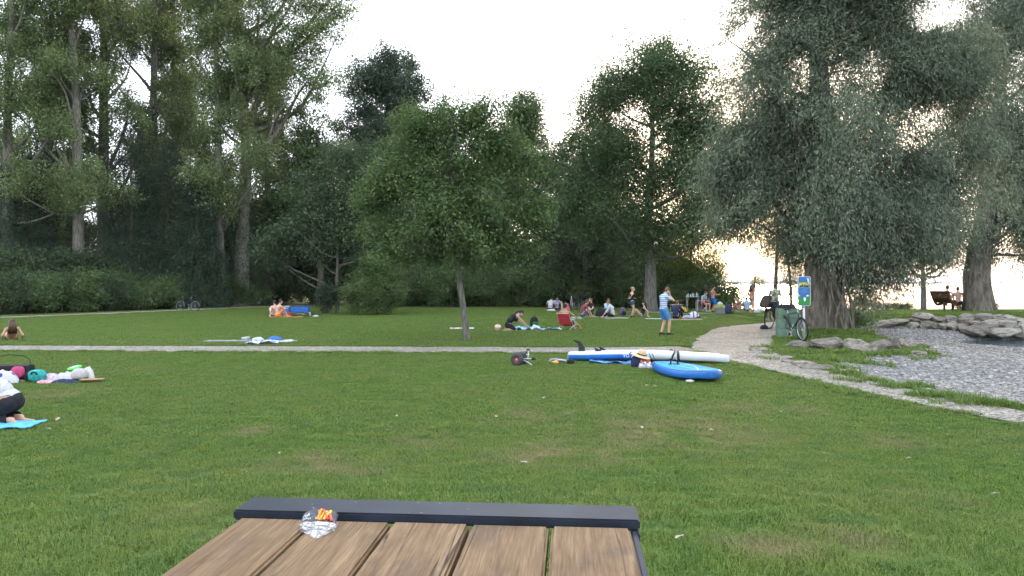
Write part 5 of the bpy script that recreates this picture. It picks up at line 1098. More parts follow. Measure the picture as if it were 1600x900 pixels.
def shoe(p, rz, ms_, label, L=.27, sole=None, group=None):
    o = empty('shoe', p, rz, label, 'shoe', group); MB().sup((0, 0, .014), (.047, L / 2, .014), 3.5, 18, 6).build('sole', sole or C_white, o, smooth=True)
    V = MB(); V.sup((0, .02, .042), (.043, L / 2 * .9, .036), 2.6, 18, 8); V.sup((0, -L * .22, .065), (.038, L * .24, .042), 2.8, 16, 8); V.build('upper', ms_, o, smooth=True); MB().ell((0, -L * .2, .103), (.028, L * .16, .01)).build('opening', C_black, o); return o
shoe(p + Vector((-.02, -.17, .02)), R(172), C_white, 'white shoe leaning on the beach bag, farther from the blue board', .27); shoe(p + Vector((.13, -.20, .02)), R(190), C_white, 'white shoe nearest the blue board, toe towards the lawn', .27)
sheet('blue_towel', P(958, 569), 1.05, .30, blotch('blue_print', [(.04, .2, .55), (.03, .14, .45), (.2, .42, .7), (.04, .22, .6)], 9), 6, 'crumpled bright blue towel lying along the white board', 'towel', R(-6), .05)
heap('blue_bag', P(936, 566), .13, .09, .10, C_blue, 8, 'small rumpled blue cloth at the end of the blue towel', 'cloth')
p = P(875, 569); lead = empty('leash_bundle', p, R(-8), 'bundle of grey board leash with black cuff and orange float', 'leash')
MB().tube([(-.24, 0, .04), (-.2, .03, .09), (-.1, .04, .10), (0, .03, .08), (.08, .02, .07), (.16, .02, .08)], [.025, .035, .035, .032, .035, .03], 10).build('coil', C_grey, lead, smooth=True); MB().tube([(-.12, -.03, .06), (-.02, -.04, .1), (.08, -.03, .09), (.14, 0, .06)], .018, 8).build('cord', C_white, lead, smooth=True); MB().sup((.24, .0, .06), (.085, .06, .055), 2.6).build('cuff', C_black, lead, smooth=True); MB().ell((-.1, -.07, .045), (.085, .04, .035)).build('float', mat('float_orange', (.7, .30, .04), .5), lead, smooth=True)
o = link('pale_stone', stone_mesh('pale_stone', 77, (.085, .05, .028), .2, 2, m=mat('pale_pebble', (.55, .55, .54), .7, .1))); o.location = P(1078, 598) + Vector((0, 0, .03)); tag(o, 'flat pale stone on the grass under the blue board', 'stone')
# belongings at the left edge
p = P(8, 597); cc = empty('carry_crate', p, R(4), 'black box bag with thin hoop handle and pink pouch at the photo edge', 'bag'); kk = k_(p)
MB().box((.05, .1, .15), (.68, .32, .29)).build('body', C_black, cc, bevel=.02); MB().tube([(-.25, .1, .30), (-.23, .1, .44), (0, .1, .49), (.25, .1, .47), (.38, .1, .40), (.385, .1, .28)], .006, 6).build('hoop_handle', C_black, cc); MB().sup((.27, -.075, .19), (.11, .05, .10), 3.4).build('pouch', C_pink if False else mat('pouch_magenta', (.45, .05, .15), .7), cc, smooth=True)
heap('dotted_bag', P(6, 599), .27, .18, .26, dots('blue_dots', (.48, .48, .52), (.03, .06, .26), 7, .33), 12, 'white bag with big blue dots leaning on the black box bag', 'bag', fold=.18)
heap('sandal_pile', P(33, 597), .15, .08, .06, mat('skin_leather', (.40, .22, .18), .7, .3, 20), 14, 'small brown sandals beside the dotted bag', 'sandals')
tb_ = empty('teal_bag', P(53, 598), R(5), 'small rounded teal bag with black handle on the lawn', 'bag'); MB().sup((0, .1, .11), (.155, .10, .115), 2.8).build('body', C_teal, tb_, smooth=True); MB().tube([(-.05, .0, .15), (-.02, -.02, .2), (.03, -.02, .19), (.06, 0, .15)], .012, 6).build('handle', C_black, tb_, smooth=True); MB().sup((-.15, .08, .1), (.03, .08, .08), 3).build('side_panel', C_black, tb_, smooth=True)
heap('dotted_cloth', P(67, 592), .14, .12, .16, dots('navy_dots', (.02, .025, .06), (.4, .4, .42), 26, .22), 15, 'crumpled navy cloth with pale dots behind the teal bag', 'cloth', lift=0)
heap('white_towel', P(80, 595), .22, .14, .15, stripes('pink_white', (.48, .46, .50), (.45, .25, .32), 9, 0, .8), 16, 'bunched white and pink towel between teal bag and helmet', 'towel')
heap('pink_cloth', P(75, 599), .24, .09, .07, C_pink, 17, 'small pink cloth in front of the bunched white towel', 'cloth'); heap('orange_cloth', P(93, 592), .10, .07, .10, C_orange, 18, 'bit of orange cloth beside the bunched white towel', 'cloth')
heap('white_shirt', P(106, 596), .20, .14, .15, C_white, 19, 'crumpled white shirt lying on the dark bag near the helmet', 'shirt', lift=.04); heap('dark_bag', P(102, 600), .26, .10, .10, C_navy, 20, 'flat dark navy bag under the crumpled white shirt', 'bag')
p = P(118, 597); hm = empty('helmet', p + Vector((0, .12, 0)), R(20), 'round silver grey cycling helmet with brown straps', 'helmet'); MB().lathe([(.135, .05), (.142, .09), (.138, .14), (.118, .19), (.08, .222), (.04, .236), (0, .24)], (0, 0, 0), 28, 1.0, 1.15).build('shell', mat('helmet_silver', (.36, .34, .34), .35, .12, 12, spec=.6), hm, smooth=True); MB().ring((0, 0, .055), (0, 0, 1), .135, .012, 28, 6).build('rim', C_black, hm, smooth=True)
for x in (-.09, .09): MB().tube([(x, -.08, .07), (x * .8, -.12, .02), (x * .4, -.15, .015), (0, -.15, .012)], .010, 6).build('strap', C_tan, hm)
pb = heap('plastic_bag', P(137, 593), .15, .11, .25, mat('bag_white', (.52, .54, .54), .35, .08, 8, .5, 14), 22, 'upright white plastic bag beside the helmet', 'bag', fold=.35)
hh = empty('sun_hat', P(142, 599), R(10), 'tan cloth sun hat lying brim up on the grass', 'hat'); MB().lathe([(0, .02), (.09, .02), (.1, .05), (.16, .075), (.195, .07), (.196, .062), (.15, .06), (.10, .035), (.09, .012), (0, .01)], (0, .06, 0), 30, 1.1, .6).build('brim', C_tan, hh, smooth=True)
fz = empty('flying_disc', P(109, 589) + Vector((0, .15, .17)), 0, 'green and white flying disc resting against the helmet', 'disc'); fz.rotation_euler = (R(12), R(-10), 0); MB().lathe([(0, .012), (.10, .012), (.13, 0), (.135, -.02), (.128, -.02), (.12, .0), (0, .004)], (0, 0, 0), 28).build('rim', mat('disc_green', (.10, .55, .08), .5), fz, smooth=True); MB().lathe([(0, .0145), (.075, .0145), (.075, .0125), (0, .0125)], (0, 0, 0), 24).build('centre', C_white, fz, smooth=True)
sheet('blue_mat', P(-8, 668), 1.0, .5, C_sky, 23, 'bright blue mat under the kneeling person at the photo edge', 'mat', R(8), .03)
# towels on the far lawn by the path
sheet('grey_mat', P(356, 534), 1.35, .5, C_grey, 24, 'long thin grey mat on the lawn beyond the path', 'mat', 0, .01); shoe(P(384, 532) + Vector((0, 0, .03)), R(80), C_white, 'pale shoe on the end of the grey mat', .28)
sheet('white_towel', P(410, 538), .95, .5, stripes('white_blue_towel', (.45, .48, .54), (.08, .13, .36), 3.1, 0, .82), 25, 'rumpled white towel with blue stripes next to the grey mat', 'towel', R(10), .08); w_t = sheet('white_towel', P(436, 535), .95, .55, C_white, 26, 'white towel printed with big dark letters, edge nearest the path', 'towel', R(-4), .03)
t = text_mesh('OS', .34); o = link('lettering', t, C_black, w_t); o.location = (-.2, -.26, .075); o.rotation_euler = (R(4), 0, 0)
heap('blue_shirt', P(430, 532), .24, .15, .11, C_blue, 27, 'crumpled blue shirt lying on the lettered white towel', 'shirt', lift=.03); heap('white_pillow', P(403, 533), .2, .12, .12, C_white, 28, 'rolled white towel end beside the striped towel', 'towel', lift=.02); heap('white_cloth', P(454, 534), .12, .08, .08, C_white, 29, 'small white bundle at the tip of the lettered towel', 'cloth')
sheet('striped_towel', P(722, 514), .95, .6, stripes('pink_stripes', (.66, .62, .62), (.55, .22, .26), 3.5, 0, .7), 30, 'pale pink striped towel on the lawn behind the leaning trunk', 'towel', R(3), .01)
# wagon picnic
p = P(468, 495); wg = empty('folding_wagon', p, R(2), 'blue fabric folding wagon standing on the lawn', 'wagon'); MB().box((0, .25, .40), (.90, .46, .34), taper=1.04).build('fabric_tub', C_blue, wg, bevel=.02)
for x in (-.34, .34):
    for y in (.06, .44): MB().ring((x, y, .09), (0, 1, 0), .065, .025, 20, 8).build('wheel', M_blk, wg, smooth=True)
MB().tube([(-.44, .03, .57), (.44, .03, .57), (.44, .47, .57), (-.44, .47, .57), (-.44, .03, .57)], .012, 6).build('top_frame', M_blk, wg); MB().tube([(-.4, .05, .22), (.38, .05, .1), (.0, .05, .17), (-.38, .05, .1), (.4, .05, .22)], .012, 6).build('cross_frame', M_alu, wg); MB().tube([(.45, .25, .3), (.62, .25, .2), (.72, .25, .05)], .012, 6).build('pull_handle', M_blk, wg)
sheet('orange_towel', P(448, 496), 1.7, .6, C_orange, 31, 'orange towel spread beneath the shirtless man by the blue wagon', 'towel', 0, .01); heap('white_bundle', P(493, 495), .19, .11, .10, C_white, 33, 'small white bundle to the side of the blue wagon', 'cloth'); heap('red_cushion', P(451, 495), .15, .12, .24, C_red, 34, 'small red bag between the shirtless man and the wagon', 'bag', lift=.02)
bk2 = empty('cool_box', P(446, 493) + Vector((0, .35, .0)), 0, 'small blue cool box with white lid behind the shirtless man', 'cool box'); MB().box((0, 0, .24), (.26, .2, .46)).build('body', C_blue, bk2, bevel=.02); MB().box((0, 0, .50), (.28, .22, .06)).build('lid', C_white, bk2, bevel=.015)
o = empty('water_jug', P(483, 494), 0, 'pale plastic water jug next to the blue wagon', 'jug'); MB().lathe([(.07, 0), (.08, .02), (.08, .2), (.03, .26), (.03, .3)], (0, 0, 0), 16).build('body', mat('jug_pale', (.5, .55, .58), .3, .1), o, smooth=True); MB().lathe([(.034, .3), (.034, .33), (0, .33)], (0, 0, 0), 12).build('cap', C_white, o)
# woman in black + red chair group
bl_ = empty('ball', P(778, 517), 0, 'small pale and orange beach ball on the lawn', 'ball'); MB().ell((0, 0, .13), (.13, .13, .13), None, 20, 14).build('upper_shell', stripes('ball_colours', (.6, .55, .5), (.55, .18, .10), 7.6, 2, .72, .5), bl_, smooth=True)
sheet('pale_blue_towel', P(818, 516), 1.25, .5, blotch('aqua_print', [(.18, .45, .60), (.4, .6, .66), (.16, .42, .62), (.5, .62, .66)], 6), 36, 'rumpled aqua towel in front of the woman in black', 'towel', R(8), .12); heap('pink_cloth', P(839, 516), .22, .13, .13, C_pink, 37, 'pink and white cloth between the aqua towel and red chair', 'cloth'); sheet('blue_towel', P(860, 516), .85, .35, stripes('blue_white', (.12, .38, .62), (.6, .64, .68), 2.3, 0, .55), 38, 'small blue and white towel beside the red chair', 'towel', R(-4), .07)
backpack(P(835, 513), 1.0, C_black, 'black backpack with green front between two sunbathers', R(20), C_green)
# beach chair
p = P(884, 516); ch = empty('beach_chair', p, R(-35), 'low red folding beach chair seen from behind', 'chair')
CH = p.copy(); chm = Matrix.Rotation(R(-35), 3, 'Z')
crumple(lambda u, v: ((u - .5) * .52, -.02 - .20 * v, .20 + .44 * v - .03 * math.sin(math.pi * v)), 8, 10, 'backrest', C_red, ch).modifiers.new('t', 'SOLIDIFY').thickness = .012; crumple(lambda u, v: ((u - .5) * .52, .0 + .42 * v, .19 + .03 * v - .03 * math.sin(math.pi * v)), 8, 8, 'seat', C_red, ch).modifiers.new('t', 'SOLIDIFY').thickness = .012
for x in (-.275, .275):
    MB().tube([(x, .30, .0), (x, .05, .24), (x, -.24, .66)], .011, 6).build('side_frame', M_alu, ch); MB().tube([(x, -.26, .0), (x, .1, .17), (x, .42, .22)], .011, 6).build('side_frame', M_alu, ch); MB().tube([(x, -.12, .42), (x, .2, .40), (x, .25, .21)], .014, 6).build('armrest', M_alu, ch)
MB().tube([(-.275, -.24, .66), (.275, -.24, .66)], .011, 6).build('top_bar', M_alu, ch); MB().tube([(-.275, -.26, .012), (.275, -.26, .012)], .011, 6).build('foot_bar', M_alu, ch)
# far groups
sheet('pale_towel', P(895, 498), .9, .5, C_white, 40, 'small pale towel with a dark bag behind the red chair', 'towel', 0, .02); heap('dark_bag', P(885, 497), .28, .2, .28, C_black, 41, 'dark rounded bag lying on the pale towel', 'bag', lift=.03)
heap('black_bag', P(941, 495), .42, .22, .48, C_black, 42, 'black bag slumped beside the person in white', 'bag'); backpack(P(973, 494), 1.05, C_purple, 'dark purple backpack behind the person in white', R(25), C_black); sheet('white_towel', P(963, 498), 1.15, .5, C_white, 43, 'white towel under the person in the white shirt', 'towel', 0, .02)
sheet('dark_mat', P(912, 496), 1.6, .6, C_grey, 44, 'grey mat under the pair sitting beside each other', 'mat', R(4), .01); sheet('pale_mat', P(1024, 499), 1.0, .6, mat('mat_mint', (.36, .46, .44), .9, .1), 45, 'pale mint mat near the standing man in stripes', 'mat', 0, .01); sheet('pink_mat', P(1065, 500), 2.0, .45, mat('mat_rose', (.50, .32, .31), .9, .12), 46, 'long pale pink mat under the person in dark top', 'mat', R(1), .01); heap('white_cloth', P(1075, 497), .3, .16, .15, C_lav, 47, 'white and lavender cloth lying on the pink mat', 'cloth', lift=.02)
heap('striped_bag', P(1084, 497), .26, .18, .36, stripes('lavender_white', (.62, .62, .70), (.16, .14, .32), 5, 0, .6), 48, 'white and purple bag at the end of the pink mat', 'bag', lift=.02); heap('small_white_cloth', P(1101, 497), .12, .07, .05, C_white, 49, 'tiny white cloth on grass past the pink mat', 'cloth'); shoe(P(1091, 498) + Vector((0, 0, .02)), 1.0, C_navy, 'dark shoe beside the white and purple bag', .28)
heap('mustard_bag', P(1066, 489), .30, .2, .42, C_mustard, 50, 'mustard yellow bag on the grass under the bottle table', 'bag'); heap('dark_shoes', P(1071, 490), .22, .12, .12, C_black, 51, 'dark pair of shoes next to the mustard bag', 'shoes')
def ftable(name, p, w, d, h, m, label, rz=0):
    o = empty(name, p, rz, label, 'table'); MB().box((0, 0, h), (w, d, .03)).build('table_top', m, o, bevel=.006)
    for x in (-.45, .45):
        for y in (-.4, .4): MB().tube([(x * w * 1.0, y * d, 0), (x * w * .92, y * d * .9, h - .01)], .012, 6).build('leg', M_alu, o)
    return o
pt = P(1082, 486); ftable('folding_table', pt, .85, .5, .93, C_white, 'tall white folding table crowded with bottles near the bushes')
for i in range(9):
    x = -.38 + .09 * i; hgt = .16 + .12 * ((i * 37) % 10) / 10; o = empty('bottle', pt + Vector((x, .12 * ((i * 53) % 10 / 10 - .5), .946)), 0, ['clear tall bottle, first in the row on the bottle table', 'white cup next to the first bottle on the table', 'short pale bottle, third on the bottle table', 'green bottle on the bottle table', 'white container in the middle of the bottle table', 'tall white bottle standing out on the bottle table', 'pale bottle behind the tall white one', 'small clear glass on the bottle table', 'dark bottle at the end of the bottle table'][i], 'bottle', 'drinks on the bottle table')
    MB().lathe([(.033, 0), (.036, .01), (.036, hgt * .6), (.014, hgt * .8), (.014, hgt), (0, hgt)], (0, 0, 0), 12).build('glass', (C_white, M_alu, mat('bottle_green', (.04, .13, .05), .2), mat('bottle_pale', (.5, .52, .5), .25))[(i * 3) % 4], o, smooth=True)
ftable('low_table', P(1057, 488), .75, .45, .48, mat('pale_wood', (.48, .40, .30), .7), 'low pale wooden table on the grass beside the ash trunk', R(5))
ftable('side_table', P(1092, 487), .35, .4, .70, C_white, 'small white side table beside the person in light blue')
cs = empty('camp_stool', P(1099, 487), R(-20), 'dark camping stool under the person in light blue', 'stool'); MB().box((0, 0, .43), (.42, .40, .03)).build('seat', C_black, cs, bevel=.01)
for s in (-1, 1):
    MB().tube([(-.2, s * .18, 0), (.2, s * .18, .43)], .014, 6).build('leg', M_blk, cs); MB().tube([(.2, s * .18, 0), (-.2, s * .18, .43)], .014, 6).build('leg', M_blk, cs)
heap('white_sack', P(1101, 486), .14, .1, .3, C_white, 52, 'white plastic bag hanging low beside the stool', 'bag'); 
cb = empty('cooler_bag', P(1128, 491), R(4), 'grey cooler bag topped with olive cloth on the lakeside path', 'bag'); MB().box((0, .2, .2), (.5, .32, .38)).build('body', C_grey, cb, bevel=.03); heap('olive_cloth', (0, .2, .36), .33, .2, .26, C_olive, 53, parent=cb); heap('white_paper', (-.03, .22, .58), .16, .1, .14, C_white, 54, parent=cb)
backpack(P(1138, 491), 1.25, C_navy, 'dark navy backpack standing beside the cooler bag', R(-8)); heap('black_jacket', P(1147, 490), .26, .13, .12, C_black, 55, 'flat black jacket on the path next to the navy backpack', 'jacket')
sheet('pale_blanket', P(1167, 487), 1.6, .6, blotch('blanket_print', [(.5, .25, .2), (.55, .5, .48), (.4, .2, .18), (.3, .4, .42)], 4), 56, 'patterned blanket under the lakeside pair', 'blanket', 0, .03); heap('white_cloth', P(1187, 488), .3, .15, .25, C_white, 57, 'white cloth heap beside the walking woman', 'cloth')
heap('white_tee', P(862, 486), .35, .2, .14, C_white, 58, 'white cloth on the grass in front of the far seated pair', 'cloth'); 
tf = empty('bottle', P(878, 486), 0, 'tall pale bottle standing beside the far coral bag', 'bottle'); MB().lathe([(.05, 0), (.055, .02), (.055, .4), (.02, .56), (.02, .66), (0, .66)], (0, 0, 0), 12).build('glass', mat('bottle_glass', (.35, .38, .3), .2), tf, smooth=True)
heap('coral_bag', P(884, 485), .30, .2, .55, C_coral, 59, 'coral red bag near the far parked bicycles', 'bag', fold=.2)

# ------------------------------------------------------------------ bicycles, sign, bin, bench
M_frame = mat('bike_frame_dark', (.02, .022, .026), .35, .2, 20, spec=.6); M_chrome = mat('bike_silver', (.5, .51, .52), .3, .1, 20, metal=.8)
def bicycle(p, rz, label, lean=0.0, m=None, r=.335, basket=False, seat=False):
    m = m or M_frame; o = empty('bicycle', p, rz, label, 'bicycle', None); o.rotation_euler = (0, lean, rz)
    for y in (-.52, .52):
        w = empty('wheel', (0, y, r + .015)); w.parent = o
        MB().ring((0, 0, 0), (1, 0, 0), r - .01, .024, 36, 8).build('tyre', M_blk, w, smooth=True); MB().ring((0, 0, 0), (1, 0, 0), r - .038, .010, 32, 6).build('rim', M_chrome, w, smooth=True)
        sp = MB()
        for k in range(18):
            a = 2 * math.pi * k / 18; sp.tube([(.018 * (-1) ** k, 0, 0), (0, (r - .04) * math.cos(a), (r - .04) * math.sin(a))], .0022, 4, False)
        sp.lathe([(.02, -.035), (.02, .035)], (0, 0, 0), 10, axis=(1, 0, 0)); sp.build('spokes', M_chrome, w)
    R_, BB, ST, HT, HB, FX = (0, -.52, r + .015), (0, -.09, .29), (0, -.24, .80), (0, .36, .86), (0, .40, .72), (0, .52, r + .015)
    f = MB()
    for a, b_, rr in ((BB, ST, .017), (BB, HB, .020), (ST, HT, .017), (HT, HB, .02), (R_, BB, .011), (R_, (0, -.225, .74), .010)): f.tube([a, b_], rr, 8)
    f.build('frame', m, o, smooth=True)
    fk = MB()
    for x in (-.05, .05): fk.tube([(0, .40, .72), (x, .42, .66), (x, .52, r + .015)], .012, 6)
    fk.build('fork', m, o); MB().tube([(0, .36, .86), (0, .34, .98)], .013, 6).build('stem', M_chrome, o)
    MB().tube([(-.30, .22, 1.0), (-.18, .33, 1.01), (0, .35, .985), (.18, .33, 1.01), (.30, .22, 1.0)], .012, 6).build('handlebar', M_blk, o, smooth=True); MB().tube([ST, (0, -.27, .92)], .013, 6).build('seat_post', M_chrome, o)
    s = MB(); s.sup((0, -.30, .95), (.085, .10, .03), 2.5, 16, 8); s.sup((0, -.18, .95), (.032, .10, .024), 2.5, 12, 8); s.build('saddle', M_blk, o, smooth=True)
    c = MB(); c.ring((.045, -.09, .29), (1, 0, 0), .085, .008, 24, 5); c.tube([(.06, -.09, .29), (.065, -.03, .13)], .01, 6); c.tube([(-.06, -.09, .29), (-.065, -.15, .45)], .01, 6); c.box((.11, -.03, .13), (.09, .06, .02)); c.box((-.11, -.15, .45), (.09, .06, .02)); c.build('crank', M_chrome, o)
    for y in (-.52, .52):
        mg = MB(); pts = [(0, y + (r + .03) * math.cos(R(a)), r + .015 + (r + .03) * math.sin(R(a))) for a in np.linspace(20, 170, 14)]; mg.tube(pts, .018, 6); mg.build('mudguard', M_blk, o, smooth=True)
    rk = MB(); rk.tube([(-.05, -.36, .74), (-.05, -.78, .74), (.05, -.78, .74), (.05, -.36, .74)], .008, 6); rk.tube([(.05, -.72, .74), (.05, -.52, r)], .007, 6); rk.tube([(-.05, -.72, .74), (-.05, -.52, r)], .007, 6); rk.build('rack', M_blk, o)
    if basket:
        b = MB(); b.sup((0, .56, .92), (.18, .14, .13), 4, 18, 8); b.build('basket', C_black, o, smooth=True)
    if seat:
        s = MB(); s.sup((0, -.62, .86), (.17, .17, .09), 3.4, 18, 10); s.build('child_seat', C_black, o, smooth=True)
        MB().sup((0, -.84, 1.0), (.19, .055, .27), 4.0, 18, 12, rot=(R(-38), 0, 0)).build('seat_back', mat('seat_brown', (.035, .026, .02), .7, .2), o, smooth=True)
        for x in (-.15, .15): MB().sup((x, -.50, .62), (.035, .07, .20), 3).build('foot_guard', C_black, o, smooth=True)
        MB().tube([(.12, -.7, .8), (.13, -.72, .5), (.12, -.7, .35)], .008, 5).build('strap', C_black, o)
    return o
bicycle(P(1241, 531), R(188), 'dark bicycle leaning on the green bin below the blue sign', .09)
bicycle(P(1205, 515) + Vector((.36, .5, 0)), R(-48), 'bicycle with brown child seat parked beside the green bin', .04, None, .335, False, True)
bicycle(spot(293, 47.9), R(82), 'dark bicycle parked against the hedge by the back path', .06, mat('bike_blue', (.02, .035, .06), .4))
bicycle(P(894, 484.5), R(172), 'far bicycle facing the lawn next to the coral bag', .05, M_chrome); bicycle(P(904, 484.5) + Vector((.1, .3, 0)), R(202), 'far bicycle with pale front lamp behind the man in maroon', -.05, M_frame, .335, True)
bicycle(spot(1357, 37.5), R(-80), 'bicycle standing on the bank behind the big willow', .03, mat('bike_rust', (.10, .035, .02), .5))
hm2 = empty('helmet', P(1194, 515), 0, 'black cycling helmet on the grass under the child seat', 'helmet'); MB().lathe([(.13, .02), (.14, .06), (.12, .13), (.06, .165), (0, .17)], (0, 0, 0), 22, 1, 1.2).build('shell', C_black, hm2, smooth=True); MB().ring((0, 0, .03), (0, 0, 1), .128, .012, 22, 6).build('rim', M_blk, hm2)

pb_ = P(1231, 529); bn = empty('litter_bin', pb_ + Vector((.12, .36, 0)), R(-14), 'square green litter bin of three ribbed panels by the path', 'litter bin')
M_bin = mat('bin_green', (.115, .19, .13), .65, .12, 6, .1, 60)
for k in range(3): MB().box((0, 0, .16 + k * .315), (.66, .62, .305)).build('panel', M_bin, bn, bevel=.012)
MB().box((0, 0, .5), (.63, .59, .92)).build('core', M_blk, bn); 
lid = heap('rubbish_bag', bn.location + Vector((-.02, 0, .962)), .27, .22, .13, C_black, 61, 'dark rubbish bag bulging from the top of the green bin', 'bag', fold=.35)
ps = P(1256, 530); sg = empty('sign_post', ps, R(-14), 'blue and green information sign on a pale pole under the willow', 'sign')
MB().tube([(0, 0, -.1), (0, 0, 1.25)], .038, 14).build('pole', mat('pole_galvanised', (.46, .50, .56), .4, .08, 8, metal=.3), sg, smooth=True)
def rrect(w, h, r, z0, y, n=6):
    out = []
    for cx, cz, a0 in ((w / 2 - r, h / 2 - r, 0), (-w / 2 + r, h / 2 - r, 90), (-w / 2 + r, -h / 2 + r, 180), (w / 2 - r, -h / 2 + r, 270)):
        for k in range(n + 1): a = R(a0 + 90 * k / n); out.append((cx + r * math.cos(a), y, z0 + cz + r * math.sin(a)))
    return out
SW, SH_, SZ = .37, .92, 1.50
MB().prism(rrect(SW, SH_, .05, SZ, -.075), (0, .035, 0)).build('panel_edge', mat('sign_edge', (.55, .58, .60), .4, .05), sg); MB().prism(rrect(SW - .03, SH_ - .03, .04, SZ, -.079), (0, .004, 0)).build('blue_face', mat('sign_blue', (.03, .13, .36), .4, .08), sg)
MB().box((0, -.0805, SZ + .205), (SW - .06, .003, .13)).build('picture_field', mat('sign_yellow', (.42, .40, .06), .45, .25, 30), sg); MB().box((0, -.0805, SZ + .118), (SW - .06, .003, .04)).build('picture_base', mat('sign_water', (.14, .28, .52), .45), sg)
fg = MB()
for x, z, w, h in [(-.10, .15, .05, .07), (-.05, .17, .045, .09), (.02, .16, .05, .10), (.08, .15, .05, .08), (.12, .14, .03, .06), (-.12, .125, .08, .02), (.03, .125, .1, .02)]: fg.ell((x, -.083, SZ + z), (w / 2, .003, h / 2), None, 10, 6)
fg.build('picture_figures', C_black, sg)
hillp = [(-.17, -.44), (.17, -.44), (.17, -.16), (.12, -.13), (.08, -.12), (.05, -.16), (.02, -.24), (-.03, -.25), (-.06, -.22), (-.10, -.18), (-.14, -.13), (-.17, -.12)]
MB().prism([(x, -.0812, SZ + z) for x, z in hillp], (0, .003, 0)).build('green_hills', mat('sign_green', (.025, .22, .05), .45, .1), sg)
sn = MB()
for poly in ([(.05, -.155), (.08, -.115), (.12, -.125), (.15, -.15), (.12, -.15), (.09, -.17)], [(-.02, -.20), (.05, -.20), (.045, -.27), (.03, -.32), (.0, -.31), (-.015, -.26)], [(-.16, -.13), (-.13, -.12), (-.12, -.15), (-.15, -.16)]): sn.prism([(x, -.0835, SZ + z) for x, z in poly], (0, .003, 0))
sn.build('snow_caps', M_white, sg); li = MB()
for k in range(5): li.box((-.01 + .01 * (k % 2), -.0808, SZ + .07 - .028 * k), (.22 - .03 * (k % 3), .002, .007))
li.build('lettering', mat('sign_text', (.12, .26, .5), .45), sg); MB().tube([(.1, -.075, SZ + .40), (.13, -.11, SZ + .25), (.2, -.12, SZ + .20)], [.03, .025, .012], 8).build('sticker', mat('sign_pale', (.45, .52, .56), .5), sg)

# lounger bench of rusty steel
M_cor = mat('rusty_steel', (.12, .05, .028), .75, .3, 6, .2, 40)
bp_ = spot(1491, 38.2); bn_ = empty('lounger_bench', bp_, R(0), 'rust-brown curved lounger bench facing the lake beside the willow', 'bench')
av, wv = Vector((.80, .60, 0)), Vector((-.6, .8, 0))
prof = [(-.95, 1.02), (-.80, .80), (-.62, .60), (-.40, .46), (-.15, .40), (.15, .42), (.45, .46), (.75, .44), (1.0, .34)]
org = Vector((.15, 0, 0)); Wd = .95
def slat(s0, s1, w0=0, w1=Wd):
    f = lambda s: Vector((np.interp(s, range(len(prof)), [q[0] for q in prof]), 0, np.interp(s, range(len(prof)), [q[1] for q in prof])))
    a, b_ = f(s0), f(s1); A_ = org + av * a.x + Vector((0, 0, a.z)); B_ = org + av * b_.x + Vector((0, 0, b_.z)); t = (B_ - A_).normalized(); nrm = t.cross(wv).normalized() * .03
    return MB().prism([A_ + wv * w0, B_ + wv * w0, B_ + wv * w0 + nrm, A_ + wv * w0 + nrm], wv * (w1 - w0)).build('slat', M_cor, bn_)
for s0, s1 in ((0, .75), (.83, 1.0), (1.1, 1.25), (1.35, 1.5), (1.6, 2.0), (2.02, 2.5), (2.52, 3.0), (3.02, 3.6), (3.62, 4.2), (4.22, 4.8), (4.82, 5.4), (5.42, 6.0), (6.02, 6.6), (6.62, 7.3), (7.32, 8.0)): slat(s0, s1)
for w in (.03, Wd - .07):
    pts = [org + av * q[0] + wv * w + Vector((0, 0, q[1] - .02)) for q in prof] ; low = [org + av * (q[0] + .06) + wv * w + Vector((0, 0, q[1] - .16)) for q in prof[::-1]]
    MB().prism(pts + low, wv * .04).build('side_plate', M_cor, bn_)
for x in (-.35, .62): MB().box(org + av * x + wv * (Wd / 2) + Vector((0, 0, .16)), (.09, .09, .42)).build('leg', M_cor, bn_)

# ------------------------------------------------------------------ people
def _rot(pitch, yaw=0.0, roll=0.0): return Matrix.Rotation(R(yaw), 3, 'Z') @ Matrix.Rotation(R(-pitch), 3, 'X') @ Matrix.Rotation(R(roll), 3, 'Y')
def ik(a, b, l1, l2, pole):
    d = b - a; L = min(d.length, (l1 + l2) * .995); n_ = d.normalized(); b = a + n_ * L
    x = (l1 * l1 - l2 * l2 + L * L) / (2 * L); h = math.sqrt(max(l1 * l1 - x * x, 0)); pl = Vector(pole); pl = pl - n_ * pl.dot(n_)
    pl = pl.normalized() if pl.length > 1e-4 else n_.orthogonal()
    return a + n_ * x + pl * h, b
SKIN = {'fair': mat('skin_fair', (.55, .34, .25), .55, .1, 9, spec=.35), 'tan': mat('skin_tan', (.42, .23, .15), .55, .1, 9, spec=.35), 'pale': mat('skin_pale', (.62, .42, .34), .55, .08, 9, spec=.35)}
HAIR = {'dark': mat('hair_dark', (.018, .013, .010), .5, .4, 30), 'brown': mat('hair_brown', (.07, .038, .020), .5, .4, 30), 'blond': mat('hair_blond', (.36, .25, .13), .5, .3, 30), 'ginger': mat('hair_light_brown', (.13, .065, .03), .5, .3, 30)}
def soft_hem(me):
    bm = bmesh.new(); bm.from_mesh(me)
    for _ in range(6):
        bmesh.ops.smooth_vert(bm, verts=[v for v in bm.verts if v.is_boundary], factor=.5, use_axis_x=True, use_axis_y=True, use_axis_z=True)
    bm.to_mesh(me); bm.free()
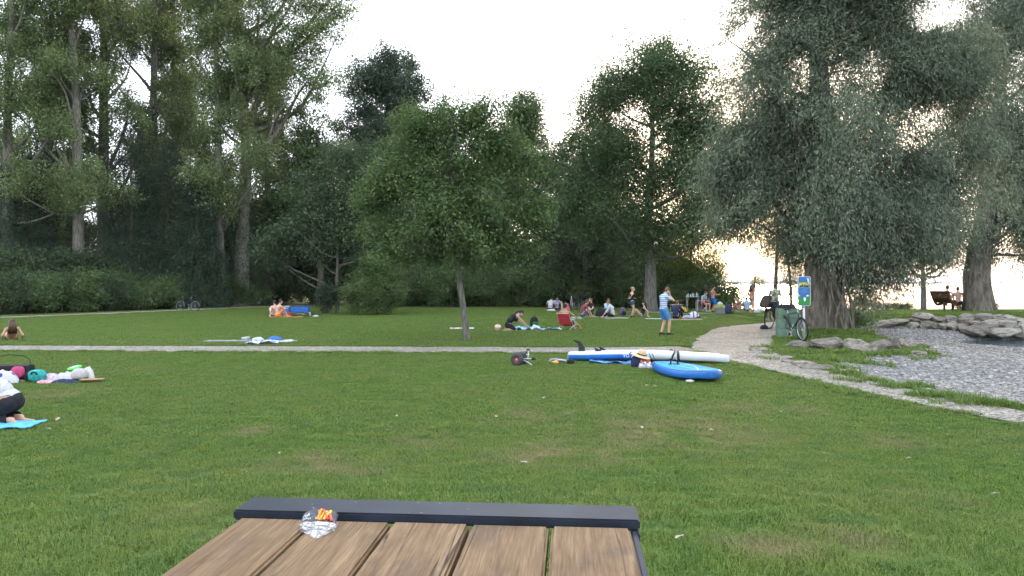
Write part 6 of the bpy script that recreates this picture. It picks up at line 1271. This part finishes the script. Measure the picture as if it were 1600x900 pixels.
def person(p, rz, label, pose, outfit, h=1.72, skin='fair', hair='brown', hair_style='short', voxel=.021, belly=0.0, fem=False, beard=False):
    s = h / 1.72; V = lambda *a: Vector(a)
    pel = Vector(pose['pel']); RT = _rot(*pose.get('torso', (0,))); RP = _rot(*pose.get('hips', pose.get('torso', (0,))))
    bend = pose.get('hunch', .02)
    nb = pel + RT @ V(0, 0, .50); mid = pel + RT @ V(0, -bend, .25)
    RH = _rot(*pose.get('head', (0,))); neck_top = nb + (RT @ V(0, .012, .05) + RH @ V(0, .02, .045)); hc = neck_top + RH @ V(0, .022, .095)
    sw = .165 if fem else .185; caps, ells = [], []
    J = {}
    for sd, sx in (('L', -1), ('R', 1)):
        sh = nb + RT @ V(sx * sw, pose.get('shrug', 0), -.055); wr = Vector(pose['wr' + sd]); el, wr = ik(sh, wr, .285, .255, pose.get('elb' + sd, (sx * .4, -.6, -.5)))
        hp = pel + RP @ V(sx * .092, 0, -.02); an = Vector(pose['an' + sd]); kn, an = ik(hp, an, .425, .415, pose.get('kne' + sd, (sx * .15, .8, .6)))
        fd = Vector(pose.get('foot' + sd, (sx * .12, 1, 0))).normalized(); heel = an + V(0, 0, -.045) - fd * .045; toe = an + V(0, 0, -.050) + fd * .155
        J[sd] = dict(sh=sh, el=el, wr=wr, hp=hp, kn=kn, an=an, heel=heel, toe=toe)
        caps += [(nb + RT @ V(sx * .05, 0, -.03), sh, .062, .060), (sh, el, .050 if not fem else .043, .038), (el, wr, .039, .026), (hp, kn, .088 if not fem else .09, .056), (kn, kn.lerp(an, .35) + (kn - hp).normalized() * .0, .055, .055), (kn.lerp(an, .35), an, .054, .036), (heel, toe, .038, .028), (an, heel, .036, .036)]
        hd = pose.get('hand' + sd); hd = Vector(hd).normalized() if hd else (wr - el).normalized(); pd = hd.orthogonal(); ref = V(0, 0, 1) if abs(hd.z) < .85 else V(0, 1, 0); pd = hd.cross(ref).normalized(); pn = pd.cross(hd)
        caps.append((wr, wr + hd * .075, .027, .032))
        for k, (off, ln) in enumerate(((-.027, .062), (-.009, .074), (.010, .070), (.027, .056))):
            a0 = wr + hd * .085 + pd * off; a1 = a0 + hd * ln * .5 - pn * .006; a2 = a1 + hd * ln * .42 - pn * ln * .3; caps += [(a0, a1, .0105, .010), (a1, a2, .010, .0085)]
        t0 = wr + hd * .03 + pd * .025 * -sx; caps.append((t0, t0 + hd * .045 - pd * sx * .035 - pn * .012, .012, .010))
    ells += [(pel + RP @ V(0, 0, .02), (.165 if not fem else .172, .118, .125), RP), (mid.lerp(pel, .25) + RT @ V(0, .03 * belly * 3, .0), (.142 + .03 * belly, .103 + .09 * belly, .15), RT), (pel + RT @ V(0, -bend * .6, .345), (.165 if not fem else .145, .113 + .02 * belly, .165), RT)]
    if fem: ells += [(pel + RT @ V(sx * .065, .085, .35), (.06, .05, .06), RT) for sx in (-1, 1)]
    caps += [(nb - RT @ V(0, 0, .03), neck_top + RH @ V(0, .01, .05), .058, .052), (hc + RH @ V(0, .05, -.085), hc + RH @ V(0, .035, -.05), .040, .055), (hc + RH @ V(0, .093, .005), hc + RH @ V(0, .112, -.028), .010, .016)]
    ells += [(hc, (.075, .096, .118), RH)] + [(hc + RH @ V(sx * .078, -.01, -.01), (.012, .022, .034), RH) for sx in (-1, 1)]
    mb = MB()
    for a, b_, ra, rb in caps:
        n_ = max(2, int((b_ - a).length / .05)); d = (b_ - a); L = d.length
        if L < 1e-4: continue
        d = d / L; pts = [a - d * ra * .9, a - d * ra * .6] + [a + d * L * k / n_ for k in range(n_ + 1)] + [b_ + d * rb * .6, b_ + d * rb * .9]
        rs = [ra * .35, ra * .8] + [ra + (rb - ra) * k / n_ for k in range(n_ + 1)] + [rb * .8, rb * .35]; mb.tube(pts, rs, 10)
    for c, r, M_ in ells: mb.ell(c, r, M_.to_euler(), 16, 12)
    me = bpy.data.meshes.new('b'); me.from_pydata(mb.v, [], mb.f); ob = bpy.data.objects.new('b', me); COL.objects.link(ob)
    r_ = ob.modifiers.new('r', 'REMESH'); r_.mode = 'VOXEL'; r_.voxel_size = voxel; sm = ob.modifiers.new('s', 'SMOOTH'); sm.factor = .5; sm.iterations = 2 if voxel > .016 else 3
    dg = bpy.context.evaluated_depsgraph_get(); body = bpy.data.meshes.new_from_object(ob.evaluated_get(dg)); bpy.data.objects.remove(ob); bpy.data.meshes.remove(me); body.shade_smooth(); body.name = 'body'
    root = empty('person', p, rz, label, 'person'); root.scale = (s, s, s)
    lo = min(v.co.z for v in body.vertices)
    link('body', body, SKIN[skin], root)
    # clothes: shells over the body, chosen by the nearest limb
    bones = [('torso', pel - RP @ V(0, 0, .08), mid, .13, 0.0, .5), ('torso', mid, nb, .14, .5, 1.0), ('neck', nb, neck_top, .06, 0, 1), ('head', neck_top, hc + RH @ V(0, 0, .08), .09, 0, 1)]
    for sd in 'LR':
        j = J[sd]; bones += [('uarm', j['sh'], j['el'], .045, 0, 1), ('farm', j['el'], j['wr'], .034, 0, 1), ('hand', j['wr'], j['wr'] + (j['wr'] - j['el']).normalized() * .17, .02, 0, 1), ('thigh', j['hp'], j['kn'], .075, 0, 1), ('shin', j['kn'], j['an'], .048, 0, 1), ('foot', j['heel'], j['toe'], .035, 0, 1)]
    co = np.empty(len(body.vertices) * 3, np.float32); body.vertices.foreach_get('co', co); co = co.reshape(-1, 3); no = np.empty(len(body.vertices) * 3, np.float32); body.vertices.foreach_get('normal', no); no = no.reshape(-1, 3)
    best = np.full(len(co), 1e9); bi = np.zeros(len(co), int); bt = np.zeros(len(co))
    for k, (nm, a, b_, rr, t0, t1) in enumerate(bones):
        a, b_ = np.array(a), np.array(b_); e = b_ - a; t = np.clip(((co - a) @ e) / (e @ e), 0, 1); d = np.linalg.norm(co - a - t[:, None] * e, axis=1) - rr; w = d < best; best = np.where(w, d, best); bi = np.where(w, k, bi); bt = np.where(w, t0 + (t1 - t0) * t, bt)
    names = np.array([b_[0] for b_ in bones])[bi]
    nl = len(body.polygons); ls = np.empty(nl, np.int32); body.polygons.foreach_get('loop_start', ls); lt = np.empty(nl, np.int32); body.polygons.foreach_get('loop_total', lt); lv = np.empty(len(body.loops), np.int32); body.loops.foreach_get('vertex_index', lv)
    for (nm, m, rule, th) in outfit:
        ok = np.zeros(len(co), bool)
        for bone, (lo_, hi_) in rule.items(): ok |= (names == bone) & (bt >= lo_) & (bt <= hi_)
        fs_ = [tuple(lv[a:a + c]) for a, c in zip(ls, lt) if ok[lv[a:a + c]].all()]
        if not fs_: continue
        used = sorted({i for f in fs_ for i in f}); mp = {i: k for k, i in enumerate(used)}
        cc_ = co[used]; wr_ = fbm(cc_[:, 0] * 14, cc_[:, 1] * 14, cc_[:, 2] * 9, 3)
        vv = cc_ + no[used] * (th + .4 * th * wr_)[:, None]
        gm = bpy.data.meshes.new(nm); gm.from_pydata([tuple(q_) for q_ in vv], [], [tuple(mp[i] for i in f) for f in fs_]); soft_hem(gm); gm.shade_smooth(); link(nm, gm, m, root)
    hb = MB(); hb.ell(hc + RH @ V(0, -.016, .022), (.083, .100, .112), RH.to_euler(), 18, 12)
    if hair_style in ('long', 'pony'):
        for k in range(9 if hair_style == 'long' else 3):
            x = (k - 4) * .016 if hair_style == 'long' else (k - 1) * .01; a0 = hc + RH @ V(x, -.085, .03 - abs(x) * .3); a1 = nb + RT @ V(x * 1.6, -.105, .02); a2 = pel + RT @ V(x * 1.8, -.135, .36 if hair_style == 'long' else .30); hb.tube([a0, a0.lerp(a1, .5) + RH @ V(0, -.03, 0), a1, a2], [.03, .032, .028, .010], 7)
        if hair_style == 'long':
            for sx in (-1, 1): hb.tube([hc + RH @ V(sx * .065, -.01, .05), hc + RH @ V(sx * .082, -.02, -.05), nb + RT @ V(sx * .085, -.06, .0), pel + RT @ V(sx * .09, -.10, .40)], [.024, .028, .03, .01], 7)
    if hair_style == 'bun': hb.ell(hc + RH @ V(0, -.10, .06), (.045, .045, .045))
    hb.build('hair', HAIR[hair], root, smooth=True)
    if beard:
        bb_ = MB(); bb_.ell(hc + RH @ V(0, .058, -.078), (.060, .052, .058), RH.to_euler(), 14, 9); bb_.build('beard', HAIR[hair], root, smooth=True)
    ey_ = MB()
    for sx in (-1, 1): MB().ell(hc + RH @ V(sx * .032, .084, .018), (.011, .009, .007), None, 8, 6).build('eye', C_black, root)
    MB().ell(hc + RH @ V(0, .087, -.062), (.024, .008, .006), None, 8, 6).build('mouth', mat('lips', (.30, .09, .08), .5) if 'lips' not in bpy.data.materials else bpy.data.materials['lips'], root)
    return root
def tshirt(m, sl=.6, th=.012, lo=.10): return ('shirt', m, {'torso': (lo, 1), 'neck': (0, .15), 'uarm': (0, sl)}, th)
def longshirt(m, th=.014): return ('shirt', m, {'torso': (.08, 1), 'neck': (0, .2), 'uarm': (0, 1), 'farm': (0, .9)}, th)
def tank(m, th=.007, lo=.08, hi=.86): return ('top', m, {'torso': (lo, hi)}, th)
def shorts(m, L=.72, th=.018): return ('shorts', m, {'torso': (0, .16), 'thigh': (0, L)}, th)
def trousers(m, L=.9, th=.013): return ('trousers', m, {'torso': (0, .16), 'thigh': (0, 1), 'shin': (0, L)}, th)
def briefs(m): return ('briefs', m, {'torso': (0, .12), 'thigh': (0, .10)}, .006)
def bra(m): return ('bikini_top', m, {'torso': (.62, .80)}, .006)
def shoes(m): return ('shoes', m, {'foot': (0, 1), 'shin': (.93, 1)}, .010)
KNEES = dict(pel=(0, 0, .115), torso=(18,), head=(12,), hunch=.06, wrL=(-.10, .40, .40), wrR=(.10, .42, .38), anL=(-.11, .47, .075), anR=(.11, .50, .075), elbL=(-.8, -.1, -.3), elbR=(.8, -.1, -.3))
def pz_(base, **kw): d = dict(base); d.update(kw); return d
BACKLEAN = pz_(KNEES, torso=(-24,), head=(-4,), hunch=.03, wrL=(-.27, -.34, .06), wrR=(.27, -.34, .06), elbL=(-.3, -1, .2), elbR=(.3, -1, .2), handL=(-.3, -1, -.1), handR=(.3, -1, -.1))
STAND = dict(pel=(0, 0, .905), torso=(2,), head=(4,), wrL=(-.27, .06, .82), wrR=(.27, .06, .82), anL=(-.10, 0, .085), anR=(.10, .02, .085))
KNEEL = dict(pel=(0, -.10, .23), torso=(58,), hips=(25,), head=(40,), hunch=.07, wrL=(-.14, .72, .10), wrR=(.16, .62, .14), anL=(-.11, -.20, .05), anR=(.11, -.20, .05), kneL=(-.3, 1, -.3), kneR=(.3, 1, -.3), footL=(0, -1, -.1), footR=(0, -1, -.1), elbL=(-.6, -.3, .2), elbR=(.6, -.3, .2))
M_strp = stripes('shirt_stripes', (.50, .58, .70), (.17, .27, .46), 15, 2, .62); S_blue = mat('shorts_blue', (.06, .22, .50), .85, .15, 14, .3, 30); S_royal = mat('shorts_royal', (.01, .14, .46), .8, .15, 14, .3, 30)
man = lambda px, py: P(px, py)
person(P(1037, 524), R(-72), 'standing person in blue striped shirt and blue shorts, head bowed, on the lawn', pz_(STAND, head=(28,), torso=(3,), wrL=(-.02, .17, 1.20), wrR=(.05, .21, 1.40), handR=(-.3, .1, 1), elbR=(.7, .3, -.8), anL=(-.09, -.05, .085), anR=(.10, .13, .085)), [tshirt(M_strp, .62, .018), shorts(S_blue, .82, .026), shoes(C_black)], 1.70, 'fair', 'ginger', 'short', .011)
person(P(4, 667) + Vector((-.16, .18, .02)), R(97), 'kneeling person in white dotted top and black trousers cut by the photo edge', pz_(KNEEL, pel=(0, -.12, .27), torso=(66,), hunch=.13), [('shirt', dots('black_spots', (.47, .47, .49), (.02, .02, .03), 26, .2), {'torso': (.10, 1), 'uarm': (0, .6)}, .02), trousers(C_black, .92, .03)], 1.72, 'fair', 'brown', 'long', .014, fem=True)
person(P(16, 533) + Vector((0, .1, 0)), R(38), 'sunbather with long brown hair propped on elbows, seen from behind', dict(pel=(0, .42, .11), torso=(-52,), head=(2,), hunch=.03, wrL=(-.26, .12, .05), wrR=(.26, .12, .05), elbL=(-.4, -1, -.3), elbR=(.4, -1, -.3), anL=(-.1, 1.2, .06), anR=(.1, 1.22, .06), kneL=(0, 0, 1), kneR=(0, 0, 1)), [bra(C_pink), briefs(C_navy)], 1.66, 'tan', 'brown', 'long', .013, fem=True)
person(P(433, 496) + Vector((0, 0, .03)), R(-48), 'shirtless seated person in orange shorts beside the blue wagon', pz_(KNEES, torso=(14,), head=(4,), wrL=(-.16, .44, .48), wrR=(.18, .44, .44)), [shorts(C_orange, .75, .02)], 1.78, 'fair', 'dark')
person(P(424, 496) + Vector((-.05, .6, .03)), R(30), 'pale person half hidden behind the shirtless one by the wagon', BACKLEAN, [shorts(C_black, .5)], 1.70, 'pale', 'dark')
person(P(799, 517) + Vector((0, .1, .02)), R(-68), 'dark-haired person in black tank top kneeling forward over the aqua towel', KNEEL | dict(pel=(0, -.12, .20), torso=(44,), hips=(12,), head=(48,), hunch=.10), [tank(C_black, .014, .0, .92), ('skirt', C_black, {'torso': (0, .2), 'thigh': (0, .7)}, .02)], 1.72, 'fair', 'dark', 'pony', .013, fem=True)
person(CH + chm @ Vector((0, .06, .16)), R(-35), 'bare-backed person with short dark hair sitting in the red beach chair', dict(pel=(0, .02, .11), torso=(-20,), head=(6,), hunch=.03, wrL=(-.16, .40, .30), wrR=(.20, .42, .32), anL=(-.12, .78, -.08), anR=(.12, .82, -.08), elbL=(-.8, 0, -.3), elbR=(.8, 0, -.3)), [shorts(C_navy, .6)], 1.72, 'tan', 'dark')
person(P(910, 496) + Vector((0, 0, .03)), R(-74), 'person in maroon shirt and denim shorts hugging knees on the grey mat', KNEES, [tshirt(C_maroon), shorts(C_denim, .75)], 1.76, 'fair', 'dark')
person(P(924, 494) + Vector((0, .3, .03)), R(118), 'person in dark shirt sitting opposite the one in maroon', pz_(KNEES, torso=(-4,), head=(0,), wrL=(-.2, .3, .3), wrR=(.26, -.25, .08)), [tshirt(C_black), shorts(C_black, .9)], 1.78, 'fair', 'ginger', beard=True)
person(P(957, 497) + Vector((0, 0, .03)), R(70), 'person in white long-sleeved shirt and black trousers sitting on a white towel', pz_(KNEES, torso=(16,), wrL=(-.2, .42, .12), wrR=(.2, .45, .14), anL=(-.2, .42, .07), anR=(.2, .38, .07), kneL=(-1, .4, .3), kneR=(1, .4, .3)), [longshirt(C_white), trousers(C_black)], 1.74, 'fair', 'ginger', 'bun')
person(P(950, 492) + Vector((0, .6, .02)), R(-140), 'person in pale top half hidden behind the one in white', pz_(KNEES, torso=(6,)), [longshirt(C_lblue), trousers(C_navy)], 1.72, 'fair', 'brown')
person(P(987, 496), R(-78), 'standing blonde person in black top and denim shorts near the ash trunk', pz_(STAND, head=(2, -8), wrL=(-.18, .20, 1.08), wrR=(.22, -.18, 1.06), elbR=(.6, -.5, -.3), handR=(-.2, -1, .2), anL=(-.08, .06, .085), anR=(.09, -.06, .085)), [tank(C_black), shorts(C_denim, .45, .012), shoes(C_black)], 1.62, 'fair', 'blond', 'bun', fem=True)
person(P(1002, 496) + Vector((0, .1, 0)), R(84), 'person in black top leaning back with knees raised at the ash foot', BACKLEAN, [tank(C_black), shorts(C_grey, .3)], 1.68, 'fair', 'dark', 'long', fem=True)
person(P(1056, 499) + Vector((0, .0, .03)), R(-38), 'light-haired person in dark top sitting on the pink mat, back turned', pz_(KNEES, torso=(8,)), [longshirt(C_navy, .02), trousers(C_black)], 1.74, 'fair', 'ginger')
person(P(1098, 487) + Vector((0, .05, .17)), R(-140), 'person in light blue shirt sitting on a camping stool by the bottle table', dict(pel=(0, 0, .36), torso=(16,), head=(20,), hunch=.04, wrL=(-.16, .36, .50), wrR=(.18, .38, .52), anL=(-.15, .42, -.08), anR=(.15, .40, -.08)), [tshirt(C_lblue), shorts(C_red, .8), shoes(C_white)], 1.74, 'fair', 'brown', 'short')
person(P(1108, 487) + Vector((0, 1.0, 0)), R(-60), 'dark-clothed person standing behind the shirtless bearded one', STAND, [longshirt(C_black), trousers(C_navy), shoes(C_black)], 1.70, 'tan', 'dark', 'long')
person(P(1114, 488), R(-84), 'shirtless bearded person in royal blue shorts standing on the lakeside path', pz_(STAND, torso=(-3,), head=(8,), wrL=(-.06, .36, 1.14), wrR=(.08, .36, 1.12), elbL=(-.6, -.4, -.6), elbR=(.6, -.4, -.6)), [shorts(S_royal, .92, .03), shoes(C_black)], 1.70, 'tan', 'dark', 'short', .014, belly=1.0, beard=True)
person(P(1175, 490), R(-52), 'long-haired person in patterned shorts walking along the lakeside path', pz_(STAND, wrL=(-.26, .22, .95), wrR=(.27, -.16, .90), anL=(-.07, .30, .085), anR=(.07, -.30, .13), kneR=(0, 1, .2)), [bra(C_olive), ('shorts', blotch('shorts_print', [(.2, .2, .16), (.4, .38, .34), (.12, .12, .1)], 14), {'torso': (0, .16), 'thigh': (0, .4)}, .014)], 1.60, 'tan', 'brown', 'long', fem=True)
person(P(1157, 487) + Vector((0, .2, .03)), R(60), 'blonde person in dark swimwear sitting on the lakeside blanket', pz_(KNEES, torso=(12,)), [bra(C_black), briefs(C_black)], 1.66, 'tan', 'blond', 'long', fem=True)
person(P(1168, 487) + Vector((0, .1, .03)), R(-10), 'person in light blue shirt sitting with back turned on the lakeside blanket', pz_(KNEES, torso=(10,)), [longshirt(C_lblue, .02), shorts(C_navy)], 1.74, 'fair', 'brown')
person(spot(1211, 33.5), R(-14), 'person in leaf-patterned shirt standing behind the bin by the lake', pz_(STAND, wrL=(-.30, .08, .84)), [tshirt(blotch('leaf_shirt', [(.42, .42, .36), (.10, .16, .08), (.36, .37, .30), (.2, .24, .16)], 11), .7, .02), shorts(C_denim, .8, .02)], 1.74, 'tan', 'brown')
person(P(860, 485) + Vector((0, .1, .03)), R(-15), 'far seated person in white shirt with back turned to the lawn', pz_(KNEES, torso=(22,), head=(46,), hunch=.1), [tshirt(C_white, .8), shorts(C_navy)], 1.74, 'fair', 'dark')
person(P(868, 485) + Vector((.1, .5, .03)), R(-170), 'far seated person in white and lilac top facing the lawn', pz_(KNEES, torso=(12,), head=(24,), anL=(-.25, .36, .07), anR=(.25, .36, .07), kneL=(-1, .3, .3), kneR=(1, .3, .3)), [tshirt(C_lav), trousers(C_purple)], 1.72, 'tan', 'dark')
bo = bp_ + org
person(bo + av * -.10 + wv * .46 + Vector((0, 0, .40)), R(-58), 'bare-shouldered person with raised knees sitting up on the lounger bench', pz_(KNEES, torso=(2,), head=(0,), anL=(-.11, .46, .10), anR=(.11, .50, .10)), [shorts(C_white, .5)], 1.72, 'pale', 'brown')
person(bo + av * .32 + wv * .08 + Vector((0, 0, .38)), R(-22), 'shirtless person in dark shorts on the lounger bench next to the willow', pz_(KNEES, torso=(6,), head=(6,), anL=(-.12, .60, -.22), anR=(.12, .62, -.22)), [shorts(C_black, .7)], 1.62, 'pale', 'brown')

# ------------------------------------------------------------------ pale dry leaves on the near lawn
M_dry = mat('dry_leaf', (.36, .33, .25), .8, .25, 30)
def dry_leaf(seed):
    rg = random.Random(seed); pts = []
    outline = [(0, -.055), (.018, -.03), (.03, -.005), (.024, .02), (.01, .04), (0, .055), (-.01, .042), (-.026, .018), (-.03, -.008), (-.016, -.032)]
    V = [(x * rg.uniform(.85, 1.15), y, .006 + .014 * abs(x) / .03 + .012 * rg.random() + .010 * (y / .055) ** 2) for x, y in outline]; V.append((0, 0, .004)); f = [(i, (i + 1) % 10, 10) for i in range(10)]
    me = bpy.data.meshes.new('fallen_leaf'); me.from_pydata(V, [], f); me.materials.append(M_dry); return me
LV = [dry_leaf(i) for i in range(4)]
for i, (px, py) in enumerate([(1023, 763), (1062, 852), (819, 730), (1220, 648), (1416, 702), (1420, 722), (1003, 673), (850, 626), (1112, 677), (775, 656), (796, 670), (1556, 780), (90, 660), (82, 648), (76, 676), (437, 714), (480, 668), (888, 652), (1146, 658), (1010, 606), (1024, 607), (620, 655)]):
    o = link('fallen_leaf', LV[i % 4]); o.location = P(px, py) + Vector((0, 0, .035)); sc = .5 + .3 * ((i * 7) % 5) / 5; o.scale = (sc,) * 3; o.rotation_euler = ((i * .7) % .6 - .2, (i * .37) % .5 - .2, i * 2.1); tag(o, 'small pale dry leaf lying on the near lawn', 'leaf', 'dry leaves scattered over the near lawn')

# ------------------------------------------------------------------ evening haze over the lake
hz = MB().box((0, 0, 16.5), (26000, 26000, 40)).build('haze'); tag(hz, 'thin pale evening haze over lake and far shore', 'haze', kind='stuff')
m = bpy.data.materials.new('haze_air'); m.use_nodes = True; n, l = m.node_tree.nodes, m.node_tree.links; n.clear()
out = n.new('ShaderNodeOutputMaterial'); pv = n.new('ShaderNodeVolumePrincipled'); pv.inputs['Color'].default_value = (.90, .92, .96, 1); pv.inputs['Density'].default_value = 1.3e-4; pv.inputs['Anisotropy'].default_value = .25
l.new(pv.outputs[0], out.inputs['Volume']); hz.data.materials.append(m)
